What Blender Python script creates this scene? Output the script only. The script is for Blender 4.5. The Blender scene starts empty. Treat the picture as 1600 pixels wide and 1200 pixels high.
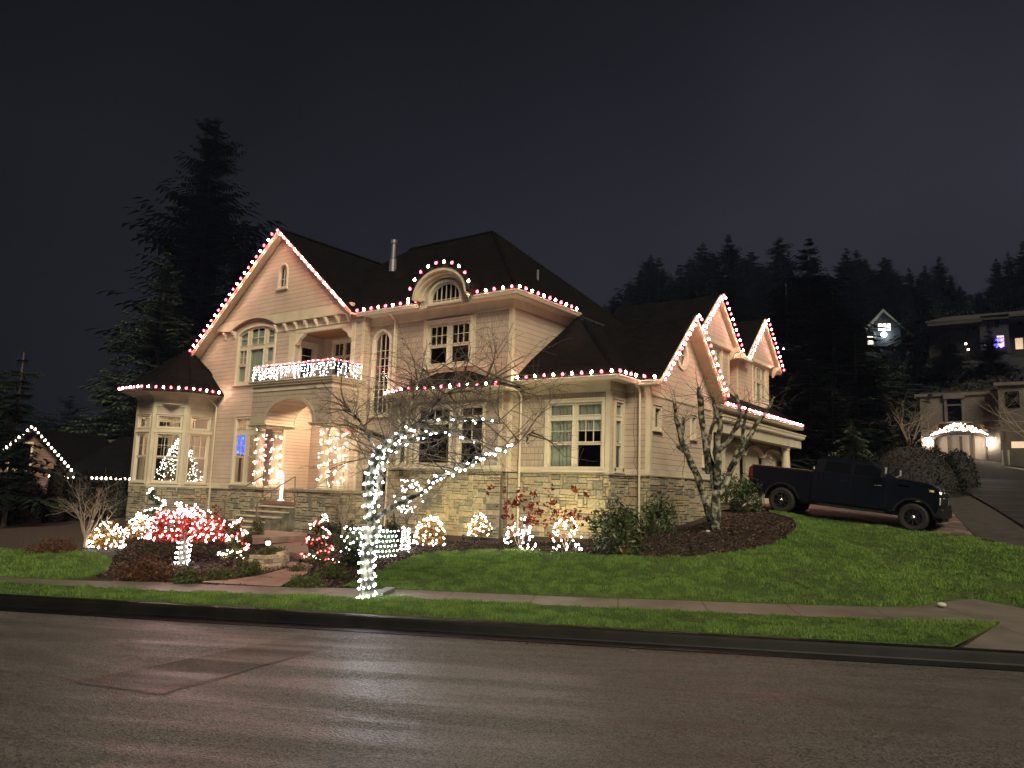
import bpy, bmesh, math, random
import numpy as np
from mathutils import Vector, Matrix
from mathutils.geometry import tessellate_polygon, delaunay_2d_cdt
random.seed(7)
rng = np.random.default_rng(7)
R = math.radians
sc = bpy.context.scene
COL = sc.collection

# ------------------------------------------------------------ camera
F_PX, PITCH, ROLL, YAW = 1202.0, R(7.68), R(1.81), R(36.0)
EYE = Vector((0, 0, 2.13))
_c, _s = math.cos(YAW), math.sin(YAW)
FWD = Vector((-_s*math.cos(PITCH), _c*math.cos(PITCH), math.sin(PITCH)))
_r = Vector((_c, _s, 0)); _u = _r.cross(FWD)
RGT = math.cos(ROLL)*_r + math.sin(ROLL)*_u
UP = -math.sin(ROLL)*_r + math.cos(ROLL)*_u
cam = bpy.data.cameras.new('camera'); cam_o = bpy.data.objects.new('camera', cam); COL.objects.link(cam_o)
m = Matrix((RGT, UP, -FWD)).transposed().to_4x4(); m.translation = EYE
cam_o.matrix_world = m
cam.sensor_width = 36; cam.sensor_fit = 'HORIZONTAL'; cam.lens = 36*F_PX/1600
cam.clip_start = 0.1; cam.clip_end = 2000
sc.camera = cam_o
# ------------------------------------------------------------ world, sun, exposure
w = bpy.data.worlds.new('World'); sc.world = w; w.use_nodes = True
nt = w.node_tree; nt.nodes.clear()
out = nt.nodes.new('ShaderNodeOutputWorld'); bg = nt.nodes.new('ShaderNodeBackground'); sky = nt.nodes.new('ShaderNodeTexSky')
sky.sky_type = 'NISHITA'; sky.sun_disc = False
SUN_EL, SUN_AZ = R(40), R(132)     # where the light comes from; azimuth clockwise from +Y
sky.sun_elevation = R(-3); sky.sun_rotation = SUN_AZ
# low cloud lit by the town: a faint uneven grey veil over the night sky
tc = nt.nodes.new('ShaderNodeTexCoord'); no = nt.nodes.new('ShaderNodeTexNoise'); no.inputs['Scale'].default_value = 1.6; no.inputs['Detail'].default_value = 3
cr = nt.nodes.new('ShaderNodeValToRGB')
cr.color_ramp.elements[0].position = 0.3; cr.color_ramp.elements[0].color = (0.0040, 0.0041, 0.0062, 1)
cr.color_ramp.elements[1].position = 0.75; cr.color_ramp.elements[1].color = (0.0200, 0.0205, 0.0275, 1)
nt.links.new(tc.outputs['Generated'], no.inputs['Vector']); nt.links.new(no.outputs['Fac'], cr.inputs[0])
sep = nt.nodes.new('ShaderNodeSeparateXYZ'); nt.links.new(tc.outputs['Generated'], sep.inputs[0])
mr = nt.nodes.new('ShaderNodeMapRange'); mr.inputs['From Min'].default_value = 0.0; mr.inputs['From Max'].default_value = 0.62
mr.inputs['To Min'].default_value = 1.25; mr.inputs['To Max'].default_value = 0.30
nt.links.new(sep.outputs['Z'], mr.inputs['Value'])
mr2 = nt.nodes.new('ShaderNodeMapRange'); mr2.inputs['From Min'].default_value = -1.0; mr2.inputs['From Max'].default_value = -0.25
mr2.inputs['To Min'].default_value = 0.12; mr2.inputs['To Max'].default_value = 1.0
nt.links.new(sep.outputs['X'], mr2.inputs['Value'])
mu = nt.nodes.new('ShaderNodeMath'); mu.operation = 'MULTIPLY'; nt.links.new(mr.outputs[0], mu.inputs[0]); nt.links.new(mr2.outputs[0], mu.inputs[1])
bg2 = nt.nodes.new('ShaderNodeBackground'); nt.links.new(cr.outputs[0], bg2.inputs[0]); nt.links.new(mu.outputs[0], bg2.inputs[1])
bg.inputs[1].default_value = 0.012
add = nt.nodes.new('ShaderNodeAddShader')
nt.links.new(sky.outputs[0], bg.inputs[0]); nt.links.new(bg.outputs[0], add.inputs[0]); nt.links.new(bg2.outputs[0], add.inputs[1]); nt.links.new(add.outputs[0], out.inputs[0])
sun = bpy.data.lights.new('sun', 'SUN'); sun.energy = 1.85; sun.angle = R(22); sun.color = (1.0, 0.88, 0.64)
sun_o = bpy.data.objects.new('sun', sun); COL.objects.link(sun_o)
sd = Vector((math.sin(SUN_AZ)*math.cos(SUN_EL), math.cos(SUN_AZ)*math.cos(SUN_EL), math.sin(SUN_EL)))
sun_o.rotation_euler = sd.to_track_quat('Z', 'Y').to_euler(); sun_o.location = sd*60
sc.view_settings.view_transform = 'Standard'; sc.view_settings.look = 'None'; sc.view_settings.gamma = 1; sc.view_settings.exposure = 0.75
sc.render.engine = 'CYCLES'
cy = sc.cycles
cy.use_denoising = True
try: cy.denoiser = 'OPENIMAGEDENOISE'
except Exception: pass
cy.use_light_tree = True; cy.max_bounces = 5; cy.diffuse_bounces = 2; cy.glossy_bounces = 2; cy.transmission_bounces = 3; cy.transparent_max_bounces = 16
cy.sample_clamp_indirect = 2.0; cy.caustics_reflective = False; cy.caustics_refractive = False; cy.use_adaptive_sampling = True; cy.adaptive_threshold = 0.02

# ------------------------------------------------------------ picture ray -> place in the world
def ray(px, py):
    return RGT*((px-800)/F_PX) + UP*(-(py-600)/F_PX) + FWD
def at_y(px, py, Y): v = ray(px, py); return EYE + v*((Y-EYE.y)/v.y)
def at_x(px, py, X): v = ray(px, py); return EYE + v*((X-EYE.x)/v.x)
def at_d(px, py, D): return EYE + ray(px, py)*D
UU = Vector((math.cos(R(28)), math.sin(R(28)))); NN = Vector((-UU.y, UU.x))   # along / across the street
def un(x, y): return UU.x*x + UU.y*y, NN.x*x + NN.y*y
def xy(u, n): return UU.x*u + NN.x*n, UU.y*u + NN.y*n
def smooth(a, b, v): t = np.clip((v-a)/(b-a), 0, 1); return t*t*(3-2*t)
def height(x, y):
    x = np.asarray(x, float); y = np.asarray(y, float)
    u = UU.x*x + UU.y*y; n = NN.x*x + NN.y*y
    k = np.interp(u, [-40, -30, -20, -10, -3.3, -.3, 5.4, 9, 14], [-.03, -.02, .012, .03, .058, .08, .126, .12, .12])
    nf = np.interp(u, [4.5, 6.5], [14.75, 16.6])
    z = .15 + k*np.clip(n-nf, 0, 40)
    cap = np.interp(u, [9.5, 12, 22], [1.78, 2.6, 5.5])
    z = np.minimum(z, cap)
    z = z + .34*np.exp(-(((u-2.6)/2.3)**2 + ((n-20.6)/2.4)**2)) + .12*np.exp(-(((u+9)/2.5)**2+((n-18.5)/2.0)**2))
    z = z + .36*np.clip(y-62, 0, 90) + .10*np.clip(y-152, 0, 200)
    road = smooth(14.2, 11.3, n)
    return np.where(n < 14.2, .15, z)
def hit(px, py, dz=0.0):
    v = ray(px, py); t = 4.0
    prev = t
    while t < 400:
        p = EYE + v*t
        if p.z < float(height(p.x, p.y)) + dz: break
        prev = t; t *= 1.01
    a, b = prev, t
    for _ in range(30):
        c = (a+b)/2; p = EYE + v*c
        if p.z < float(height(p.x, p.y)) + dz: b = c
        else: a = c
    p = EYE + v*b
    return Vector((p.x, p.y, float(height(p.x, p.y))))
def depth_of(p): return (Vector(p)-EYE).dot(FWD)

# ------------------------------------------------------------ materials
def mat(name, col=(.5, .5, .5), rough=.6, metal=0, emit=None, estr=0, spec=None):
    M = bpy.data.materials.new(name); M.use_nodes = True
    b = M.node_tree.nodes['Principled BSDF']
    b.inputs['Base Color'].default_value = (*col, 1); b.inputs['Roughness'].default_value = rough; b.inputs['Metallic'].default_value = metal
    if spec is not None: b.inputs['Specular IOR Level'].default_value = spec
    if emit: b.inputs['Emission Color'].default_value = (*emit, 1); b.inputs['Emission Strength'].default_value = estr
    return M
def N(M, t, **kw):
    n = M.node_tree.nodes.new(t)
    for k, v in kw.items():
        if k in n.inputs: n.inputs[k].default_value = v
        else: setattr(n, k, v)
    return n
def L(M, a, b): M.node_tree.links.new(a, b)
def bsdf(M): return M.node_tree.nodes['Principled BSDF']
def pos(M):
    g = N(M, 'ShaderNodeNewGeometry'); return g
def noisecol(M, c1, c2, scale=3, detail=4, lo=.35, hi=.65, obj=False, rough=None, extra=None):
    """base colour from noise, c1..c2"""
    src = N(M, 'ShaderNodeTexCoord').outputs['Object'] if obj else pos(M).outputs['Position']
    n = N(M, 'ShaderNodeTexNoise', Scale=scale, Detail=detail); L(M, src, n.inputs['Vector'])
    r = N(M, 'ShaderNodeValToRGB'); e = r.color_ramp.elements
    e[0].position = lo; e[0].color = (*c1, 1); e[1].position = hi; e[1].color = (*c2, 1)
    L(M, n.outputs['Fac'], r.inputs[0]); L(M, r.outputs[0], bsdf(M).inputs['Base Color'])
    return n, r
def bump(M, h, strength=.5, dist=.02):
    b = N(M, 'ShaderNodeBump', Strength=strength, Distance=dist); L(M, h, b.inputs['Height']); L(M, b.outputs[0], bsdf(M).inputs['Normal']); return b
def math_(M, op, a, b=None, c=None):
    n = N(M, 'ShaderNodeMath'); n.operation = op
    for i, v in enumerate((a, b, c)):
        if v is None: continue
        if isinstance(v, (int, float)): n.inputs[i].default_value = v
        else: L(M, v, n.inputs[i])
    return n.outputs[0]
def along(M):
    g = pos(M); s = N(M, 'ShaderNodeSeparateXYZ'); L(M, g.outputs['Position'], s.inputs[0])
    s2 = N(M, 'ShaderNodeSeparateXYZ'); L(M, g.outputs['True Normal'], s2.inputs[0])
    a = math_(M, 'MULTIPLY', s.outputs['X'], math_(M, 'ABSOLUTE', s2.outputs['Y']))
    b = math_(M, 'MULTIPLY', s.outputs['Y'], math_(M, 'ABSOLUTE', s2.outputs['X']))
    return math_(M, 'ADD', a, b), s.outputs['Z']
def mixc(M, fac, a, b):
    n = N(M, 'ShaderNodeMix'); n.data_type = 'RGBA'
    L(M, fac, n.inputs[0]) if not isinstance(fac, (int, float)) else None
    for i, v in ((6, a), (7, b)):
        if isinstance(v, tuple): n.inputs[i].default_value = (*v, 1)
        else: L(M, v, n.inputs[i])
    return n.outputs[2]
SID = (.58, .468, .36)
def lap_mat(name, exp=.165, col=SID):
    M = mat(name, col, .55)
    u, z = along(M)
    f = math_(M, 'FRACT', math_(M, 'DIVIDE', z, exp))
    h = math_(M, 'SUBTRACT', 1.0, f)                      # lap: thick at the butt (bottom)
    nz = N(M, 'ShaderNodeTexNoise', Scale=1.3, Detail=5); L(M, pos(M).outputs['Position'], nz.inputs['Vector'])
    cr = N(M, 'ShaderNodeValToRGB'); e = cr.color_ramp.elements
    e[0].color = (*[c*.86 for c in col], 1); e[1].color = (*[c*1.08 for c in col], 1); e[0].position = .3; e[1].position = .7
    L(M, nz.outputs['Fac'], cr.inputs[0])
    lap_shade = math_(M, 'LESS_THAN', f, .07)  # shadow line under each lap, painted into the base colour
    L(M, mixc(M, lap_shade, cr.outputs[0], tuple(c*.42 for c in col)), bsdf(M).inputs['Base Color'])
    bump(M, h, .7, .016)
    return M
def shingle_mat(name, row=.2, wid=.15, col=SID):
    M = mat(name, col, .7)
    u, z = along(M)
    cb = N(M, 'ShaderNodeCombineXYZ'); L(M, u, cb.inputs[0]); L(M, z, cb.inputs[1])
    br = N(M, 'ShaderNodeTexBrick'); L(M, cb.outputs[0], br.inputs['Vector'])
    br.offset = .37; br.offset_frequency = 2; br.squash = .72; br.squash_frequency = 3
    for k, v in (('Scale', 1.0), ('Mortar Size', .0065), ('Mortar Smooth', .3), ('Brick Width', wid), ('Row Height', row), ('Bias', 0.0)): br.inputs[k].default_value = v
    br.inputs['Color1'].default_value = (*[c*.93 for c in col], 1); br.inputs['Color2'].default_value = (*[c*1.06 for c in col], 1); br.inputs['Mortar'].default_value = (*[c*.6 for c in col], 1)  # shingle joints with their shadow lines painted into the colour
    nz = N(M, 'ShaderNodeTexNoise', Scale=1.1, Detail=5); L(M, pos(M).outputs['Position'], nz.inputs['Vector'])
    mm = N(M, 'ShaderNodeMix'); mm.data_type = 'RGBA'; mm.blend_type = 'MULTIPLY'; mm.inputs[0].default_value = .35
    L(M, br.outputs['Color'], mm.inputs[6]); L(M, nz.outputs['Fac'], mm.inputs[7]); L(M, mm.outputs[2], bsdf(M).inputs['Base Color'])
    f = math_(M, 'FRACT', math_(M, 'DIVIDE', z, row))
    h = math_(M, 'SUBTRACT', math_(M, 'SUBTRACT', 1.0, f), br.outputs['Fac'])
    bump(M, h, .9, .016)
    return M
def roof_mat(name, c1=(.0016, .0014, .0013), c2=(.0068, .006, .0053)):
    M = mat(name, c1, .85, spec=.12)
    g = pos(M); s = N(M, 'ShaderNodeSeparateXYZ'); L(M, g.outputs['Position'], s.inputs[0])
    u, z = along(M)
    cb = N(M, 'ShaderNodeCombineXYZ'); L(M, u, cb.inputs[0]); L(M, z, cb.inputs[1])
    br = N(M, 'ShaderNodeTexBrick'); L(M, cb.outputs[0], br.inputs['Vector']); br.offset = .43
    for k, v in (('Scale', 1.0), ('Mortar Size', .008), ('Brick Width', .19), ('Row Height', .115), ('Bias', -.1)): br.inputs[k].default_value = v
    br.inputs['Color1'].default_value = (*c1, 1); br.inputs['Color2'].default_value = (*c2, 1); br.inputs['Mortar'].default_value = (.006, .006, .006, 1)
    L(M, br.outputs['Color'], bsdf(M).inputs['Base Color'])
    f = math_(M, 'FRACT', math_(M, 'DIVIDE', z, .115))
    h = math_(M, 'SUBTRACT', math_(M, 'SUBTRACT', 1.0, f), br.outputs['Fac'])
    bump(M, h, 1.0, .02)
    return M
MT = {}
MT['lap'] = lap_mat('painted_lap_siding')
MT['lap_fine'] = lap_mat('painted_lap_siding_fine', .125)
MT['shingle'] = shingle_mat('painted_shingle_siding')
MT['roof'] = roof_mat('wood_shake_roof')
TR = (.68, .60, .43)
MT['trim'] = mat('cream_trim_paint', TR, .45); noisecol(MT['trim'], tuple(c*.9 for c in TR), tuple(c*1.06 for c in TR), 2.2, 5)
MT['panel'] = mat('beige_panel_paint', (.5, .42, .32), .5); noisecol(MT['panel'], (.46, .385, .295), (.53, .44, .34), 2.0, 5)
MT['frame'] = mat('window_frame_paint', (.74, .66, .5), .4)
MT['gutter'] = mat('gutter_paint', (.68, .58, .44), .35)
MT['wood'] = mat('stained_wood_soffit', (.30, .14, .06), .5)
MT['door'] = mat('painted_door', (.6, .54, .42), .4)
def glass_mat(name, tint=(.92, .95, .95)):
    M = bpy.data.materials.new(name); M.use_nodes = True; nt = M.node_tree; nt.nodes.clear()
    o = nt.nodes.new('ShaderNodeOutputMaterial'); mx = nt.nodes.new('ShaderNodeMixShader'); t = nt.nodes.new('ShaderNodeBsdfTransparent'); g = nt.nodes.new('ShaderNodeBsdfGlossy')
    t.inputs[0].default_value = (*tint, 1); g.inputs['Roughness'].default_value = .02; g.inputs[0].default_value = (.9, .95, .95, 1)
    lw = nt.nodes.new('ShaderNodeLayerWeight'); lw.inputs[0].default_value = .5; pw = nt.nodes.new('ShaderNodeMath'); pw.operation = 'POWER'; pw.inputs[1].default_value = 4; nt.links.new(lw.outputs['Facing'], pw.inputs[0]); fr = nt.nodes.new('ShaderNodeMath'); fr.operation = 'MULTIPLY_ADD'; fr.inputs[1].default_value = .85; fr.inputs[2].default_value = .07; nt.links.new(pw.outputs[0], fr.inputs[0])
    n = nt.nodes.new('ShaderNodeTexNoise'); n.inputs['Scale'].default_value = 1.7; b = nt.nodes.new('ShaderNodeBump'); b.inputs['Strength'].default_value = .05; b.inputs['Distance'].default_value = .05
    nt.links.new(n.outputs['Fac'], b.inputs['Height']); nt.links.new(b.outputs[0], g.inputs['Normal'])
    nt.links.new(fr.outputs[0], mx.inputs[0]); nt.links.new(t.outputs[0], mx.inputs[1]); nt.links.new(g.outputs[0], mx.inputs[2]); nt.links.new(mx.outputs[0], o.inputs[0])
    return M
MT['glass'] = glass_mat('window_glass')
M = MT['curtain'] = mat('sheer_curtain', (.30, .33, .26), .9)
u_, z_ = along(M)
wv = N(M, 'ShaderNodeTexNoise', Scale=9.0, Detail=2); cb = N(M, 'ShaderNodeCombineXYZ'); L(M, u_, cb.inputs[0]); L(M, cb.outputs[0], wv.inputs['Vector'])

MT['dark'] = mat('dark_interior', (.03, .028, .025), .9)
M = MT['stone'] = mat('ashlar_stone', (.42, .36, .26), .85)
at = N(M, 'ShaderNodeAttribute', attribute_name='tone')
cr = N(M, 'ShaderNodeValToRGB'); e = cr.color_ramp.elements
e[0].position = 0; e[0].color = (.20, .185, .145, 1); e[1].position = 1; e[1].color = (.52, .43, .28, 1)
for p_, c_ in ((.3, (.36, .32, .23)), (.55, (.43, .38, .26)), (.75, (.40, .31, .20))):
    q_ = e.new(p_); q_.color = (*c_, 1)
L(M, at.outputs['Fac'], cr.inputs[0])
n1 = N(M, 'ShaderNodeTexNoise', Scale=14.0, Detail=8); L(M, pos(M).outputs['Position'], n1.inputs['Vector'])
mm = N(M, 'ShaderNodeMix'); mm.data_type = 'RGBA'; mm.blend_type = 'OVERLAY'; mm.inputs[0].default_value = .6; L(M, cr.outputs[0], mm.inputs[6]); L(M, n1.outputs['Fac'], mm.inputs[7]); L(M, mm.outputs[2], bsdf(M).inputs['Base Color'])
bump(M, n1.outputs['Fac'], .9, .05)
MT['mortar'] = mat('mortar', (.13, .115, .085), .95)
M = MT['capstone'] = mat('cap_stone', (.3, .27, .2), .8); n_, _ = noisecol(M, (.22, .2, .15), (.36, .32, .24), 9, 6); bump(M, n_.outputs['Fac'], .5, .02)
M = MT['concrete'] = mat('concrete', (.27, .23, .19), .8)
n_, r_ = noisecol(M, (.11, .095, .08), (.19, .165, .14), 1.6, 9, .3, .7); n2 = N(M, 'ShaderNodeTexNoise', Scale=90.0, Detail=3); L(M, pos(M).outputs['Position'], n2.inputs['Vector']); bump(M, n2.outputs['Fac'], .35, .01); bsdf(M).inputs['Roughness'].default_value = .55
MT['nosing'] = mat('nosing_highlight', (.55, .48, .36), .7)  # paler than the risers: light on the tread edges painted in
M = MT['stepstone'] = mat('step_concrete_shade', (.25, .22, .16), .75); n_, r_ = noisecol(M, (.08, .075, .055), (.25, .22, .16), 3.5, 8, .32, .62); bump(M, n_.outputs['Fac'], .5, .02)  # darker than the nosing: shade on the risers put into the colour
M = MT['redpath'] = mat('red_stamped_concrete', (.3, .17, .13), .55); n_, r_ = noisecol(M, (.17, .095, .075), (.30, .19, .15), 2.8, 8, .3, .7); bump(M, n_.outputs['Fac'], .5, .02)
# ------------------------------------------------------------ builders
def wloc(o):
    v = Vector((0, 0, 0))
    while o is not None: v = v + o.location; o = o.parent
    return v
def tag(o, label=None, cat=None, group=None, kind=None):
    if label: o['label'] = label
    if cat: o['category'] = cat
    if group: o['group'] = group
    if kind: o['kind'] = kind
    return o
def thing(name, label, cat, loc=(0, 0, 0), group=None, rz=0):
    o = bpy.data.objects.new(name, None); COL.objects.link(o); o.location = loc; o.rotation_euler = (0, 0, rz); o.empty_display_size = .2
    return tag(o, label, cat, group)
def link(name, me, mats, parent=None):
    if not isinstance(mats, (list, tuple)): mats = [mats]
    for m_ in mats: me.materials.append(m_)
    o = bpy.data.objects.new(name, me); COL.objects.link(o)
    if parent is not None: o.parent = parent
    return o
class MB:
    """collects faces in world coordinates; build() makes ONE mesh object of them"""
    def __init__(s): s.v = []; s.f = []; s.mi = []; s.tone = None
    def face(s, pts, mi=0):
        b = len(s.v); s.v.extend([tuple(p) for p in pts]); s.f.append(tuple(range(b, b+len(pts)))); s.mi.append(mi)
    def hexa(s, c, mi=0):
        b = len(s.v); s.v.extend([tuple(p) for p in c])
        for q in ((0, 3, 2, 1), (4, 5, 6, 7), (0, 1, 5, 4), (1, 2, 6, 5), (2, 3, 7, 6), (3, 0, 4, 7)): s.f.append(tuple(b+i for i in q)); s.mi.append(mi)
    def box(s, x0, x1, y0, y1, z0, z1, mi=0):
        s.hexa([(x0, y0, z0), (x1, y0, z0), (x1, y1, z0), (x0, y1, z0), (x0, y0, z1), (x1, y0, z1), (x1, y1, z1), (x0, y1, z1)], mi)
    def fbox(s, F, u0, u1, z0, z1, d0, d1, mi=0):     # d along the outward normal
        P = F.P
        s.hexa([P(u0, z0, d1), P(u1, z0, d1), P(u1, z0, d0), P(u0, z0, d0), P(u0, z1, d1), P(u1, z1, d1), P(u1, z1, d0), P(u0, z1, d0)], mi)
    def prism(s, pts, ext, mi=0):                      # polygon (3D) extruded by vector ext
        ext = Vector(ext); a = [Vector(p) for p in pts]; b = [p+ext for p in a]; n = len(a)
        s.face(a[::-1], mi); s.face(b, mi)
        for i in range(n): j = (i+1) % n; s.face([a[i], a[j], b[j], b[i]], mi)
    def holed(s, F, outer, holes, d=0, mi=0):
        loops = [[Vector((p[0], p[1], 0)) for p in outer]] + [[Vector((p[0], p[1], 0)) for p in h] for h in holes]
        flat = [p for l_ in loops for p in l_]; b = len(s.v)
        s.v.extend([tuple(F.P(p.x, p.y, d)) for p in flat])
        nrm = F.n
        for t in tessellate_polygon(loops):
            a, b_, c = [Vector(s.v[b+i]) for i in t]
            t = tuple(t) if (b_-a).cross(c-a).dot(nrm) > 0 else tuple(t)[::-1]
            s.f.append(tuple(b+i for i in t)); s.mi.append(mi)
    def tube(s, pts, rad, n=6, mi=0, cap=True):
        pts = [Vector(p) for p in pts]
        if not isinstance(rad, (list, tuple)): rad = [rad]*len(pts)
        b = len(s.v); t0 = (pts[1]-pts[0]).normalized(); ref = Vector((0, 0, 1)) if abs(t0.z) < .9 else Vector((1, 0, 0))
        side = t0.cross(ref).normalized()
        for i, p in enumerate(pts):
            t = (pts[min(i+1, len(pts)-1)]-pts[max(i-1, 0)])
            t = t.normalized() if t.length > 1e-9 else t0
            side = side - t*side.dot(t); side = side.normalized() if side.length > 1e-6 else t.orthogonal().normalized()
            o = t.cross(side)
            for k in range(n):
                a = 2*math.pi*k/n; s.v.append(tuple(p + (side*math.cos(a)+o*math.sin(a))*rad[i]))
        for i in range(len(pts)-1):
            for k in range(n):
                k2 = (k+1) % n; s.f.append((b+i*n+k, b+i*n+k2, b+(i+1)*n+k2, b+(i+1)*n+k)); s.mi.append(mi)
        if cap:
            s.f.append(tuple(b+k for k in range(n))[::-1]); s.mi.append(mi); s.f.append(tuple(b+(len(pts)-1)*n+k for k in range(n))); s.mi.append(mi)
    def lathe(s, c, prof, n=16, mi=0):                 # prof: (r, z) upwards about the vertical through c
        b = len(s.v)
        for r_, z in prof:
            for k in range(n): a = 2*math.pi*k/n; s.v.append((c[0]+r_*math.cos(a), c[1]+r_*math.sin(a), c[2]+z))
        for i in range(len(prof)-1):
            for k in range(n): k2 = (k+1) % n; s.f.append((b+i*n+k, b+i*n+k2, b+(i+1)*n+k2, b+(i+1)*n+k)); s.mi.append(mi)
    def ball(s, c, r, mi=0, n=6, m_=4):
        if not isinstance(r, tuple): r = (r, r, r)
        b = len(s.v)
        for i in range(m_+1):
            th = math.pi*i/m_
            for k in range(n): a = 2*math.pi*k/n; s.v.append((c[0]+r[0]*math.sin(th)*math.cos(a), c[1]+r[1]*math.sin(th)*math.sin(a), c[2]-r[2]*math.cos(th)))
        for i in range(m_):
            for k in range(n): k2 = (k+1) % n; s.f.append((b+i*n+k, b+i*n+k2, b+(i+1)*n+k2, b+(i+1)*n+k)); s.mi.append(mi)
    def arcband(s, F, cu, cz, r0, r1, a0, a1, d0, d1, n=20, mi=0, sx=1.0):
        P = F.P
        for i in range(n):
            t, t2 = a0+(a1-a0)*i/n, a0+(a1-a0)*(i+1)/n
            q = lambda r_, a_, d: P(cu+sx*r_*math.cos(a_), cz+r_*math.sin(a_), d)
            s.hexa([q(r0, t, d0), q(r1, t, d0), q(r1, t2, d0), q(r0, t2, d0), q(r0, t, d1), q(r1, t, d1), q(r1, t2, d1), q(r0, t2, d1)], mi)
    def build(s, name, mats, parent=None, smooth=False, local=False):
        me = bpy.data.meshes.new(name)
        off = Vector((0, 0, 0)) if (parent is None or local) else wloc(parent)
        vs = np.array(s.v, float) - np.array(off)
        me.from_pydata([tuple(p) for p in vs], [], s.f)
        if len(set(s.mi)) > 1: me.polygons.foreach_set('material_index', s.mi)
        if s.tone is not None:
            at_ = me.attributes.new('tone', 'FLOAT', 'FACE'); at_.data.foreach_set('value', s.tone)
        if smooth: me.polygons.foreach_set('use_smooth', [True]*len(me.polygons))
        me.update()
        return link(name, me, mats, parent)
class Fr:
    """wall frame: point p0, direction ud along the wall, outward normal n"""
    def __init__(s, p0, ud, n): s.p0 = Vector(p0); s.ud = Vector(ud).normalized(); s.n = Vector(n).normalized()
    def P(s, u, z, d=0): q = s.p0 + s.ud*u + s.n*d; return Vector((q.x, q.y, z))
def FY(Y): return Fr((0, Y, 0), (1, 0, 0), (0, -1, 0))
def FX(X): return Fr((X, 0, 0), (0, 1, 0), (1, 0, 0))
def rect(a, b, c, d): return [(a, c), (b, c), (b, d), (a, d)]
def np_mesh(name, V, Fc, mats, parent=None, attr=None, local=False, smooth=False):
    me = bpy.data.meshes.new(name); V = np.asarray(V, np.float32); Fc = np.asarray(Fc, np.int32)
    if parent is not None and not local: V = V - np.array(wloc(parent), np.float32)
    k = Fc.shape[1]
    me.vertices.add(len(V)); me.vertices.foreach_set('co', V.ravel())
    me.loops.add(Fc.size); me.loops.foreach_set('vertex_index', Fc.ravel())
    me.polygons.add(len(Fc)); me.polygons.foreach_set('loop_start', np.arange(0, Fc.size, k, dtype=np.int32))
    me.polygons.foreach_set('loop_total', np.full(len(Fc), k, np.int32))
    me.update(calc_edges=True)
    if attr is not None:
        a = me.attributes.new('tone', 'FLOAT', 'FACE'); a.data.foreach_set('value', np.asarray(attr, np.float32))
    if smooth: me.polygons.foreach_set('use_smooth', np.ones(len(Fc), bool))
    return link(name, me, mats, parent)
def in_poly(px, py, poly):
    poly = np.asarray(poly, float); inside = np.zeros(len(px), bool); n = len(poly); j = n-1
    for i in range(n):
        xi, yi = poly[i]; xj, yj = poly[j]
        c = ((yi > py) != (yj > py)) & (px < (xj-xi)*(py-yi)/(yj-yi+1e-12)+xi)
        inside ^= c; j = i
    return inside
def patch(name, poly, dz, m_, step=.5, parent=None, zfun=height, edge=.0, extra_noise=0):
    """sheet that follows the ground inside an outline (x, y)"""
    poly = [Vector((p[0], p[1])) for p in poly]
    pts = []
    for i, p in enumerate(poly):
        q = poly[(i+1) % len(poly)]; k = max(1, int((q-p).length/step))
        for t in range(k): pts.append(p.lerp(q, t/k))
    nb = len(pts)
    A = np.array([[p.x, p.y] for p in pts]); lo, hi = A.min(0), A.max(0)
    gx, gy = np.meshgrid(np.arange(lo[0], hi[0], step), np.arange(lo[1], hi[1], step)); gx = gx.ravel() + rng.uniform(-.15, .15, gx.size)*step; gy = gy.ravel() + rng.uniform(-.15, .15, gy.size)*step
    k = in_poly(gx, gy, A)
    d = np.min(np.hypot(gx[:, None]-A[None, :, 0], gy[:, None]-A[None, :, 1]), 1) > step*.4
    k &= d
    allp = [Vector((a[0], a[1])) for a in A] + [Vector((a, b)) for a, b in zip(gx[k], gy[k])]
    r_ = delaunay_2d_cdt(allp, [], [list(range(nb))], 1, 1e-5)
    vs = np.array([(v.x, v.y) for v in r_[0]])
    z = zfun(vs[:, 0], vs[:, 1]) + dz
    V = np.column_stack([vs, z])
    tris = []
    for f in r_[2]:
        f = list(f)
        for i in range(1, len(f)-1): tris.append((f[0], f[i], f[i+1]))
    T = np.array(tris)
    a, b, c = V[T[:, 0]], V[T[:, 1]], V[T[:, 2]]
    fl = np.cross(b-a, c-a)[:, 2] < 0; T[fl] = T[fl][:, ::-1]
    if edge > 0:   # skirt so that the sheet has a real edge
        nbv = len(V); B = np.array([[p.x, p.y] for p in pts]); zb = zfun(B[:, 0], B[:, 1])+dz
        V = np.vstack([V, np.column_stack([B, zb]), np.column_stack([B, zb-edge])])
        k = len(B); i = np.arange(k); j = (i+1) % k
        T = np.vstack([T, np.column_stack([nbv+i, nbv+k+i, nbv+k+j]), np.column_stack([nbv+i, nbv+k+j, nbv+j])])
    return np_mesh(name, V, T, m_, parent, smooth=False)
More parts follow.
